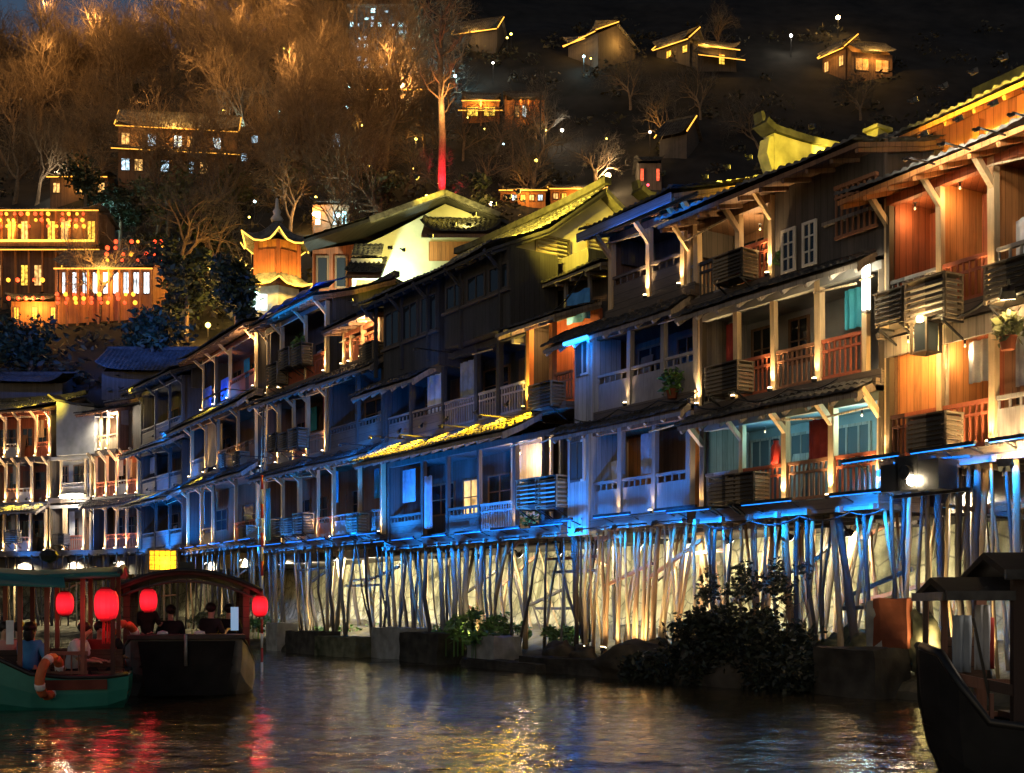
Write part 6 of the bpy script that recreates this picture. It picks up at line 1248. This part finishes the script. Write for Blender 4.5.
# ------------------------------------------------------------------ people
def skin_mesh(name, verts, edges, radii, mat, parent, root=0, sub=1):
    me = bpy.data.meshes.new(name); me.from_pydata([tuple(v) for v in verts], edges, []); me.materials.append(MATS[mat])
    o = bpy.data.objects.new(name, me); col.objects.link(o); o.parent = parent
    md = o.modifiers.new('skin', 'SKIN'); md.use_smooth_shade = True
    for i, r_ in enumerate(radii):
        sv = me.skin_vertices[0].data[i]; sv.radius = r_ if hasattr(r_, '__len__') else (r_, r_); sv.use_root = (i == root)
    sb = o.modifiers.new('sub', 'SUBSURF'); sb.levels = sub; sb.render_levels = sub
    return o
def person(loc, rz, label, top='cloth_dark', hair='hair', lean=0., armf=.28, standing=False, hair_long=False, k=1.0, arm_up=0.):
    o = empty('person', loc, rz, label, 'person'); o.scale = (k, k, k)
    hp = .92 if standing else .45                      # hip height; the person faces -y
    P = {'pelvis': V(0, 0, hp), 'waist': V(0, -.02 - lean * .3, hp + .2), 'chest': V(0, -.02 - lean * .7, hp + .4), 'neck': V(0, -.02 - lean, hp + .55), 'nk2': V(0, -.035 - lean * 1.1, hp + .62), 'head': V(0, -.05 - lean * 1.2, hp + .72), 'crown': V(0, -.04 - lean * 1.2, hp + .81), 'nose': V(0, -.165 - lean * 1.2, hp + .70)}
    Rr = {'pelvis': (.16, .12), 'waist': (.135, .1), 'chest': (.165, .115), 'neck': .055, 'nk2': .055, 'head': (.078, .098), 'crown': (.065, .08), 'nose': .012}
    Ed = [('pelvis', 'waist'), ('waist', 'chest'), ('chest', 'neck'), ('neck', 'nk2'), ('nk2', 'head'), ('head', 'crown'), ('head', 'nose')]
    for s, n in ((-1, 'l'), (1, 'r')):
        P['sh' + n] = V(s * .19, -.02 - lean * .8, hp + .5); P['el' + n] = V(s * .25, -.1 - lean * .8, hp + .24); P['wr' + n] = V(s * .17, -.1 - armf - lean * .6, hp + .2 + arm_up); P['pa' + n] = V(s * .15, -.18 - armf - lean * .6, hp + .2 + arm_up)
        Rr.update({'sh' + n: .06, 'el' + n: .042, 'wr' + n: .028, 'pa' + n: (.034, .02)}); Ed += [('chest', 'sh' + n), ('sh' + n, 'el' + n), ('el' + n, 'wr' + n), ('wr' + n, 'pa' + n)]
        for f in range(4):
            a = 'f%d%s' % (f, n); L = (.07, .085, .08, .06)[f]; x = s * .15 + (f - 1.5) * .02
            P[a] = V(x, -.18 - armf - lean * .6 - L * .6, hp + .195 + arm_up); P[a + 't'] = V(x, -.18 - armf - lean * .6 - L, hp + .165 + arm_up); Rr[a] = .0095; Rr[a + 't'] = .008; Ed += [('pa' + n, a), (a, a + 't')]
        t = 't' + n; P[t] = V(s * .15 - s * .045, -.16 - armf - lean * .6, hp + .195 + arm_up); Rr[t] = .011; Ed.append(('wr' + n, t))
        if standing: P['kn' + n] = V(s * .1, -.03, .48); P['an' + n] = V(s * .1, 0, .08); P['ft' + n] = V(s * .11, -.16, .04)
        else: P['kn' + n] = V(s * .13, -.42, hp + .03); P['an' + n] = V(s * .13, -.4, .08); P['ft' + n] = V(s * .14, -.54, .04)
        P['hi' + n] = V(s * .09, -.01, hp - .03); Rr.update({'hi' + n: .085, 'kn' + n: .058, 'an' + n: .04, 'ft' + n: (.04, .03)}); Ed += [('pelvis', 'hi' + n), ('hi' + n, 'kn' + n), ('kn' + n, 'an' + n), ('an' + n, 'ft' + n)]
    ks = list(P); ix = {a: i for i, a in enumerate(ks)}
    skin_mesh('body', [P[a] for a in ks], [(ix[a], ix[b]) for a, b in Ed], [Rr[a] for a in ks], 'skin', o)
    cl = ['pelvis', 'waist', 'chest', 'neck', 'shl', 'ell', 'shr', 'elr']; ci = {a: i for i, a in enumerate(cl)}; cr = {'pelvis': (.18, .14), 'waist': (.155, .12), 'chest': (.2, .15), 'neck': .095, 'shl': .088, 'shr': .088, 'ell': .06, 'elr': .06}
    skin_mesh('shirt', [P[a] for a in cl], [(ci[a], ci[b]) for a, b in [('pelvis', 'waist'), ('waist', 'chest'), ('chest', 'neck'), ('chest', 'shl'), ('shl', 'ell'), ('chest', 'shr'), ('shr', 'elr')]], [cr[a] for a in cl], top, o)
    tl = ['pelvis', 'hil', 'knl', 'anl', 'hir', 'knr', 'anr']; ti = {a: i for i, a in enumerate(tl)}
    skin_mesh('trousers', [P[a] for a in tl], [(0, 1), (1, 2), (2, 3), (0, 4), (4, 5), (5, 6)], [(.165, .125), .1, .075, .055, .1, .075, .055], 'cloth_dark', o)
    h = P['head']; m = MB(); m.blob((0, .028, .065), .118, 3, 3, .12, (.88, 1.0, .9))
    if hair_long: m.blob((0, .075, -.06), .1, 5, 2, .15, (1, .6, 1.6))
    ho = m.build('hair', hair, o, True); ho.location = h
    for s in (-1, 1):
        m = MB(); m.lathe([(0, -.012), (.012, 0), (0, .012)], (s * .032, -.094, .012), 6); e = m.build('eye', 'black_paint', o); e.location = h
    return o

# ------------------------------------------------------------------ boats
def hull(o, st, mat, name='hull', thick=.05):
    """st: (x, half width, gunwale z, keel z, rake)"""
    m = MB(); K = 9; vs = []
    for (x, hw, zt, zb, rk) in st:
        for q_ in range(K):
            t = q_ / (K - 1) * 2 - 1; a = abs(t); sgn = 1 if t > 0 else -1
            y = hw * (1 if a > .74 else .97 if a > .49 else .82 if a > .24 else .45 if a > .1 else 0) * (sgn if a > .01 else 0)
            z = zt if a > .9 else zb + (zt - zb) * (.62 if a > .74 else .3 if a > .49 else .07 if a > .2 else 0)
            vs.append((x + rk * (1 - (z - zb) / max(.01, zt - zb)) ** 3.0, y, z))
    fs = []
    for i in range(len(st) - 1):
        for q_ in range(K - 1): fs.append((i * K + q_, (i + 1) * K + q_, (i + 1) * K + q_ + 1, i * K + q_ + 1))
    fs.append(tuple(range(K))); fs.append(tuple(range((len(st) - 1) * K, len(st) * K))[::-1]); m.add(vs, fs)
    ho = m.build(name, mat, o); sd = ho.modifiers.new('solid', 'SOLIDIFY'); sd.thickness = thick; sd.offset = 0
    g = MB()
    for sgn in (0, K - 1):
        g.tube([Vector(vs[i * K + sgn]) + V(0, 0, .02) for i in range(len(st))], .045, 6)
    g.build('gunwale', 'black_paint', ho, True)
    d = MB(); n = len(st)
    for i in range(n - 1):
        (x0, h0, z0, b0, r0), (x1, h1, z1, b1, r1) = st[i], st[i + 1]; zz0, zz1 = b0 + (z0 - b0) * .45, b1 + (z1 - b1) * .45
        d.add([(x0 + .02, -h0 * .85, zz0), (x1, -h1 * .85, zz1), (x1, h1 * .85, zz1), (x0 + .02, h0 * .85, zz0)], [(0, 1, 2, 3)])
    d.build('floor', 'boat_wood', o)
    return ho
def canopy(o, x0, x1, hw, ze, zc, mat, name='canopy', th=.06, n=10, ends=.12):
    m = MB(); vs = []; fs = []
    for x in (x0, x0 + (x1 - x0) * .25, (x0 + x1) / 2, x1 - (x1 - x0) * .25, x1):
        for i in range(n + 1): t = i / n * 2 - 1; vs.append((x, hw * t, ze + (zc - ze) * (1 - t * t) - ends * .6 * (1 - abs((x - x0) / (x1 - x0) * 2 - 1))))
    for k in range(4):
        for i in range(n): fs.append((k * (n + 1) + i, (k + 1) * (n + 1) + i, (k + 1) * (n + 1) + i + 1, k * (n + 1) + i + 1))
    m.add(vs, fs); c = m.build(name, mat, o, True); c.modifiers.new('solid', 'SOLIDIFY').thickness = th
    for x in (x0, x1): r = MB(); r.tube([(x, hw * (i / n * 2 - 1), ze + (zc - ze) * (1 - (i / n * 2 - 1) ** 2)) for i in range(n + 1)], .045, 6); r.build('rim', 'black_paint', c, True)
    return c
def red_lantern(p, label, k=1.0, e=60, tassel=True):
    o = empty('red_lantern', p, 0, label, 'lantern'); o.scale = (k, k, k)
    m = MB(); m.lathe([(.085, -.24), (.13, -.215), (.16, -.15), (.172, -.06), (.174, .03), (.165, .13), (.135, .205), (.085, .24)], (0, 0, 0), 32, .05); m.build('shade', 'lantern_paper', o)
    for z in (-.265, .24): m = MB(); m.lathe([(.085, 0), (.095, .005), (.095, .025), (.08, .03)], (0, 0, z), 12); m.build('cap', 'cloth_red', o)
    m = MB(); m.tube([(0, 0, .26), (0, 0, .4)], .008, 5); m.build('cord', 'black_paint', o)
    if tassel:
        m = MB()
        for i in range(14): a = i * .9; m.tube([(.05 * math.cos(a), .05 * math.sin(a), -.265), (.06 * math.cos(a), .06 * math.sin(a), -.56 - .02 * (i % 3))], .009, 4)
        m.build('tassel', 'tassel_red' if 'tassel_red' in MATS else 'cloth_red', o)
    light('POINT', (0, -.3, -.05), e * .09, (1, .05, .06), o, None, .15)
def lifebuoy(p, rx, ry, rz, label, Rr=.34):
    m = MB(); N = 36; k = 8; vs = []; b = MB()
    pts = [V(Rr * math.cos(2 * math.pi * i / N), 0, Rr * math.sin(2 * math.pi * i / N)) for i in range(N + 1)]
    m.tube(pts, .075, 10, cap=False); o = m.build('lifebuoy', 'rubber_orange', None, True); o.location = p; o.rotation_euler = (rx, ry, rz); tag(o, label, 'lifebuoy')
    for q_ in range(4): a0 = 45 + q_ * 90; b = MB(); b.tube([V(Rr * math.cos(R(a0 + d)), 0, Rr * math.sin(R(a0 + d))) for d in (-9, -3, 3, 9)], .081, 10); b.build('white_band', 'white_band', o, True)
    return o
# left boat: seen from its side, bow to the left
L_ = empty('tour_boat', V((60 - CX) / F * 19.9, 19.9, 0), R(15), 'green tour boat with a teal canopy and big red lantern at the left edge', 'boat')
hull(L_, [(-3.6, .2, 1.5, .3, .6), (-2.6, .55, 1.2, 0, .3), (-1.6, .78, .98, -.15, 0), (-.9, .85, .8, -.2, 0), (-.35, .87, .52, -.2, 0), (.2, .87, .46, -.2, 0), (.8, .84, .46, -.15, 0), (1.1, .72, .5, -.05, -.1)], 'boat_green')
m = MB(); m.box(-.2, .8, -.92, -.885, .28, .44); m.build('side_board', 'boat_red' if 'boat_red' in MATS else 'rust_red', L_)
for x in (-.95, -.52, -.12, .42, .88):
    for y in (-.78, .78): m = MB(); m.bar((x, y, .3), (x, y, 2.12), .07, .07); m.build('post', 'boat_post', L_)
canopy(L_, -1.6, 1.0, .95, 2.14, 2.28, 'boat_teal'); 
m = MB(); vs = [(-1.5, -.95, 2.1), (.15, -.95, 2.08), (.2, -1.25, 1.93), (-1.5, -1.3, 1.98)]; m.add(vs + [(a, b, c - .03) for a, b, c in vs], [(0, 1, 2, 3), (7, 6, 5, 4), (0, 4, 5, 1), (1, 5, 6, 2), (2, 6, 7, 3), (3, 7, 4, 0)]); m.build('awning', 'boat_teal', L_)
m = MB(); m.bar((-.1, -.78, .86), (.5, -.78, .86), .05, .06); m.bar((-.1, -.78, .55), (.5, -.78, .55), .04, .05); 
for i in range(6): m.bar((-.08 + i * .11, -.78, .45), (-.08 + i * .11, -.78, .86), .025, .025)
m.build('railing', 'boat_post', L_)
for y in (-.35, .4): m = MB(); m.box(-1.3, 1.0, y - .16, y + .16, .5, .55); m.box(-1.3, 1.0, y + .13, y + .17, .56, .9); m.build('bench', 'boat_wood', L_)
m = MB(); m.lathe([(.02, 0), (.14, .05), (.16, .12), (.12, .2), (.03, .24)], (-.2, .3, 2.34), 10); m.build('vent', 'black_paint', L_)
def on(o, x, y, z): return o.matrix_basis @ V(x, y, z)
bpy.context.view_layer.update()
for x, y, rz, lab, kw in ((-.86, .0, 20, 'person at the left edge in a pink top sitting in the green boat', dict(top='cloth_pink')), (-.42, -.42, 150, 'person with long black hair in a bright blue shirt on the green boat', dict(top='cloth_blue', hair_long=True)), (.16, -.3, 70, 'person in a pale shirt leaning forward behind the boat railing', dict(top='cloth_pale', lean=.22)),
                       (.62, .1, 10, 'person in a dark red jacket sitting under the big red lantern', dict(top='cloth_red')), (-.7, .45, 180, 'person in dark clothes on the far bench of the green boat', dict(top='cloth_dark')), (.72, .5, 160, 'person in black at the right end of the green boat', dict(top='cloth_dark'))):
    person(on(L_, x, y, .1), R(rz + 15), lab, k=.95, **kw)
m = MB(); m.box(-.06, .06, -.006, .006, -.19, .19); o = m.build('white_sign', 'sheet_white' if 'sheet_white' in MATS else 'cloth_pale'); o.location = on(L_, -.66, -.83, 1.2); tag(o, 'pale rectangular board hung between posts at the left edge', 'board')
light('POINT', on(L_, -.3, -.9, 1.95), 14, (.6, .85, 1), L_, None, .15); bpy.data.objects[-1] if False else None
red_lantern(on(L_, .78, -.75, 1.64), 'largest red lantern hanging at the right end of the teal canopy', 1.05, 26); red_lantern(on(L_, .02, .6, 1.66), 'small red lantern hanging at the far side of the green boat', .8, 10, False)
lifebuoy(on(L_, -.05, -.98, .5), R(8), R(18), R(84), 'brown orange lifebuoy hanging on the side of the green boat', .3)
# middle boat: bow towards us
Mb = empty('tour_boat', V((187 - CX) / F * 21.6, 21.6, 0), R(105), 'dark square bowed tour boat with an arched roof in the middle of the left group', 'boat')
hull(Mb, [(-.1, .95, 1.02, .18, .35), (.35, 1.05, .9, -.05, .15), (.8, 1.18, .62, -.15, 0), (1.6, 1.25, .5, -.2, 0), (4.0, 1.22, .5, -.2, 0), (5.2, .95, .75, 0, 0)], 'boat_hull_pale')
m = MB(); m.add([(-.2, -.84, .99), (-.2, .84, .99), (-.13, .7, .02), (-.13, -.7, .02), (-.115, -.84, .99), (-.115, .84, .99), (-.1, .7, .02), (-.1, -.7, .02)], [(0, 1, 2, 3), (7, 6, 5, 4), (0, 4, 5, 1), (1, 5, 6, 2), (2, 6, 7, 3), (3, 7, 4, 0)]); m.build('bow_panel', 'boat_black', Mb)
m = MB(); m.box(-.22, .75, -1.02, 1.02, 1.03, 1.1); m.build('fore_deck', 'boat_roof', Mb); m = MB(); m.tube([(-.24, .02, .55), (-.27, .02, .85), (-.26, .02, 1.12)], .03, 8); m.build('mooring_post', 'metal_grey', Mb, True)
for x in (.9, 2.6, 4.4):
    for y in (-1.08, 1.08): m = MB(); m.bar((x, y, .4), (x, y, 1.95), .2 if x < 1 and y < 0 else .09, .12); m.build('post', 'boat_wood', Mb)
canopy(Mb, .6, 4.8, 1.36, 1.9, 2.28, 'boat_roof', 'roof', .07, 14, -.02); m = MB()
m.tube([(.62, 1.2 * (i / 12 * 2 - 1), 1.78 + .3 * (1 - (i / 12 * 2 - 1) ** 2)) for i in range(13)], .03, 6); m.build('arch_beam', 'boat_roof', Mb, True)
for y in (-.75, .75): m = MB(); m.box(1.1, 4.2, y - .18, y + .18, .5, .56); m.build('bench', 'boat_wood', Mb)
m = MB(); m.box(2.4, 2.8, -.14, .14, 2.3, 2.5); m.build('roof_box', 'black_paint', Mb)
bpy.context.view_layer.update()
person(on(Mb, 1.0, .72, .3), R(170), 'tall person in black standing at the left of the middle boat', standing=True, k=.82, arm_up=.1); person(on(Mb, 1.3, .3, .38), R(200), 'person in black sitting left of centre in the middle boat', k=.95); person(on(Mb, 1.2, -.42, .42), R(160), 'person in dark clothes with a pale phone on the right of the middle boat', k=.95, arm_up=.15); person(on(Mb, 1.9, -.78, .4), R(180), 'person in black at the far right of the middle boat', k=.95)
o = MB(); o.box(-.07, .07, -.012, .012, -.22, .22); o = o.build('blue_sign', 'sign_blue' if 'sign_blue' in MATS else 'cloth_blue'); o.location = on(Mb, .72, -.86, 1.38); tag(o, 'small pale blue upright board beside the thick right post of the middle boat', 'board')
red_lantern(on(Mb, .5, .68, 1.72), 'red lantern at the left of the arched roof of the middle boat', .85, 14, False); red_lantern(on(Mb, .75, -1.33, 1.62), 'red lantern half hidden by the right post of the middle boat', .8, 18, False)
lifebuoy(on(Mb, .2, 1.12, .92), R(6), R(10), R(70), 'reddish lifebuoy with white bands on the left side of the middle boat', .38)
for (y, z, x) in ((.42, 1.12, -.1), (-.22, 1.12, -.15)): m = MB(); m.lathe([(.05, 0), (.1, .02), (.09, .06), (0, .08)], (0, 0, 0), 10); o = m.build('deck_light', 'cloth_pale'); o.location = on(Mb, x, y, 1.1); tag(o, 'small pale bollard cap on the fore deck of the middle boat', 'bollard', 'caps on the fore deck')
# right boat
Rb = empty('river_boat', V((920 - CX) / F * 11.7, 11.7, 0), R(-4), 'black boat with a curved prow and roofed cabin at the right edge', 'boat')
hull(Rb, [(0, .06, 1.2, -.12, .3), (.1, .34, 1.14, -.15, .24), (.22, .56, .86, -.18, .16), (.45, .66, .52, -.2, .06), (1.4, .8, .4, -.2, 0), (3, .84, .38, -.2, 0), (5, .8, .45, -.2, 0)], 'boat_black')
m = MB(); m.add([(.03, -.05, 1.17), (.2, -.48, .92), (.2, .48, .92), (.03, .05, 1.17), (.05, -.05, 1.1), (.2, -.48, .86), (.2, .48, .86), (.05, .05, 1.1)], [(0, 1, 2, 3), (7, 6, 5, 4), (0, 4, 5, 1), (1, 5, 6, 2), (2, 6, 7, 3), (3, 7, 4, 0)]); m.build('fore_deck', 'boat_black', Rb)
for x, w_, mt in ((.14, .05, 'post_grey' if 'post_grey' in MATS else 'boat_post'), (.74, .1, 'boat_post'), (1.6, .1, 'boat_post'), (3, .1, 'boat_post')):
    for y in ((-.32, .32) if x < .5 else (-.54, .54)): m = MB(); m.bar((x, y, .9 if x < .5 else .35), (x, y, 1.7 if x < .5 else 1.88), w_, w_); m.build('post', mt, Rb)
m = MB(); m.prism([(-.56, 1.68), (0, 1.82), (.56, 1.68), (.56, 1.74), (0, 1.89), (-.56, 1.74)], 'x', .1, .8); m.build('front_roof', 'boat_black', Rb); m = MB(); m.box(.08, .7, -.62, -.565, 1.66, 1.75); m.box(.06, .098, -.56, .56, 1.66, 1.74); m.build('gutter', 'metal_dark', Rb)
m = MB(); m.prism([(-.72, 1.86), (0, 2.06), (.72, 1.86), (.72, 1.92), (0, 2.13), (-.72, 1.92)], 'x', .6, 4.8); m.build('main_roof', 'boat_black', Rb); m = MB(); m.box(.56, 4.8, -.78, -.725, 1.85, 1.94); m.build('main_gutter', 'metal_dark', Rb)
m = MB()
for y in (-1, 1):
    m.bar((.14, y * .32, .95), (.74, y * .56, .82), .05, .1); m.bar((.74, y * .56, .82), (3, y * .56, .80), .05, .1); m.bar((.74, y * .56, .52), (3, y * .56, .44), .04, .05)
m.build('railing', 'boat_post', Rb)
for x in (.5, 1.0, 1.3): m = MB(); m.bar((x, -.56, .4), (x, -.56, .8), .035, .035); m.build('baluster', 'boat_post', Rb)
m = MB(); m.box(.9, 3, .1, .5, .5, .56); m.build('bench', 'boat_wood', Rb); m = MB(); m.box(.35, .7, .3, .34, .8, 1.3); m.build('back_board', 'boat_wood', Rb)
bpy.context.view_layer.update()
def boat_cloth(x, y, z, w_, h_, mat, label, name='hanging_cloth'):
    m = MB(); n = 8; vs = []; fs = []
    for i in range(n + 1):
        for j in range(7): t = j / 6; vs.append(((-w_ / 2 + w_ * i / n) * (.85 + .1 * t + .05 * math.sin(t * 5)), .035 * math.sin(i * 1.7) * (t + .2), -h_ * t))
    for i in range(n):
        for j in range(6): fs.append((i * 7 + j, i * 7 + j + 1, i * 7 + 8 + j, i * 7 + 7 + j))
    m.add(vs, fs); o = m.build(name, mat, None, True); o.location = on(Rb, x, y, z); o.modifiers.new('solid', 'SOLIDIFY').thickness = .015; tag(o, label, 'cloth')
boat_cloth(.38, -.1, 1.52, .2, .55, 'cloth_bluegrey', 'pale blue cloth hanging inside the right boat near the thin post'); boat_cloth(.54, -.2, 1.62, .16, .62, 'cloth_grey' if 'cloth_grey' in MATS else 'cloth_pale', 'pointed grey white cloth hanging in the middle of the right boat'); boat_cloth(.66, .0, 1.5, .12, .5, 'cloth_red', 'dark red cloth hanging beside the thick brown post of the right boat')
person(on(Rb, 1.15, .2, .12), R(100), 'person in dark clothes sitting inside the right boat at the frame edge', k=.9); m = MB(); m.tube([(0, 0, 0), (.14, 0, .75)], .014, 6); o = m.build('oar', 'black_paint'); o.location = on(Rb, .5, -.5, .75); o.rotation_euler = (0, R(-22), 0); tag(o, 'thin dark oar leaning inside the right boat', 'oar')
m = MB(); m.lathe([(.05, 0), (.11, .02), (.12, .2), (.1, .22)], (0, 0, 0), 12); o = m.build('bucket', 'cloth_pale'); o.location = on(Rb, .62, -.35, .3); tag(o, 'pale bucket on the floor of the right boat', 'bucket')
# amber sign box below the decks behind the middle boat
light('POINT', on(Rb, .45, -1.25, 1.3), 5, (1, .85, .7), None, None, .15) if False else None; light('POINT', on(Rb, .9, -.2, 1.7), 2.2, (1, .8, .6), None, None, .1); light('POINT', on(Rb, .1, -1.6, 1.9), 7, (.8, .85, 1), None, None, .3) if False else None  # bare point light added to brighten the inside of the right boat
p = Hh.world(Hh.u(165, -1.2), -1.2, Hh.z(165, 571, -1.2)); o = empty('sign_box', p, R(12), 'glowing amber light box above the roof of the middle boat', 'sign'); m = MB(); m.box(-.7, .5, -.12, .12, .05, .95); m.build('face', 'lantern_amber', o); m = MB()
for k_ in range(5): m.box(-.7 + .24 * k_ - .012, -.7 + .24 * k_ + .012, -.14, -.121, .05, .95); m.box(-.7, .5, -.138, -.122, .05 + .225 * k_ - .012, .05 + .225 * k_ + .012)
for x in (-.74, .5): m.box(x, x + .06, -.15, .15, 0, 1.0)
m.box(-.74, .56, -.15, .15, .952, 1.02); m.box(-.74, .56, -.15, .15, -.02, .048); m.bar((-.1, .1, 1.0), (-.1, .9, 1.2), .06, .06); m.build('frame', 'metal_dark', o); light('POINT', (0, -.5, .4), 40, (1, .55, .05), o, None, .2)
p = Hh.world(Hh.u(150, -.8), -.9, .9); o = empty('sign_box', p, Hh.rz, 'lower small amber light box seen between the two left boats', 'sign'); m = MB(); m.box(-.5, .1, -.12, .12, 1.0, 1.5); m.build('face', 'lantern_amber', o); m = MB(); m.bar((-.2, 0, 0), (-.2, 0, .98), .06, .06); m.box(-.54, .14, -.15, .15, 1.502, 1.56); m.build('frame', 'metal_dark', o)
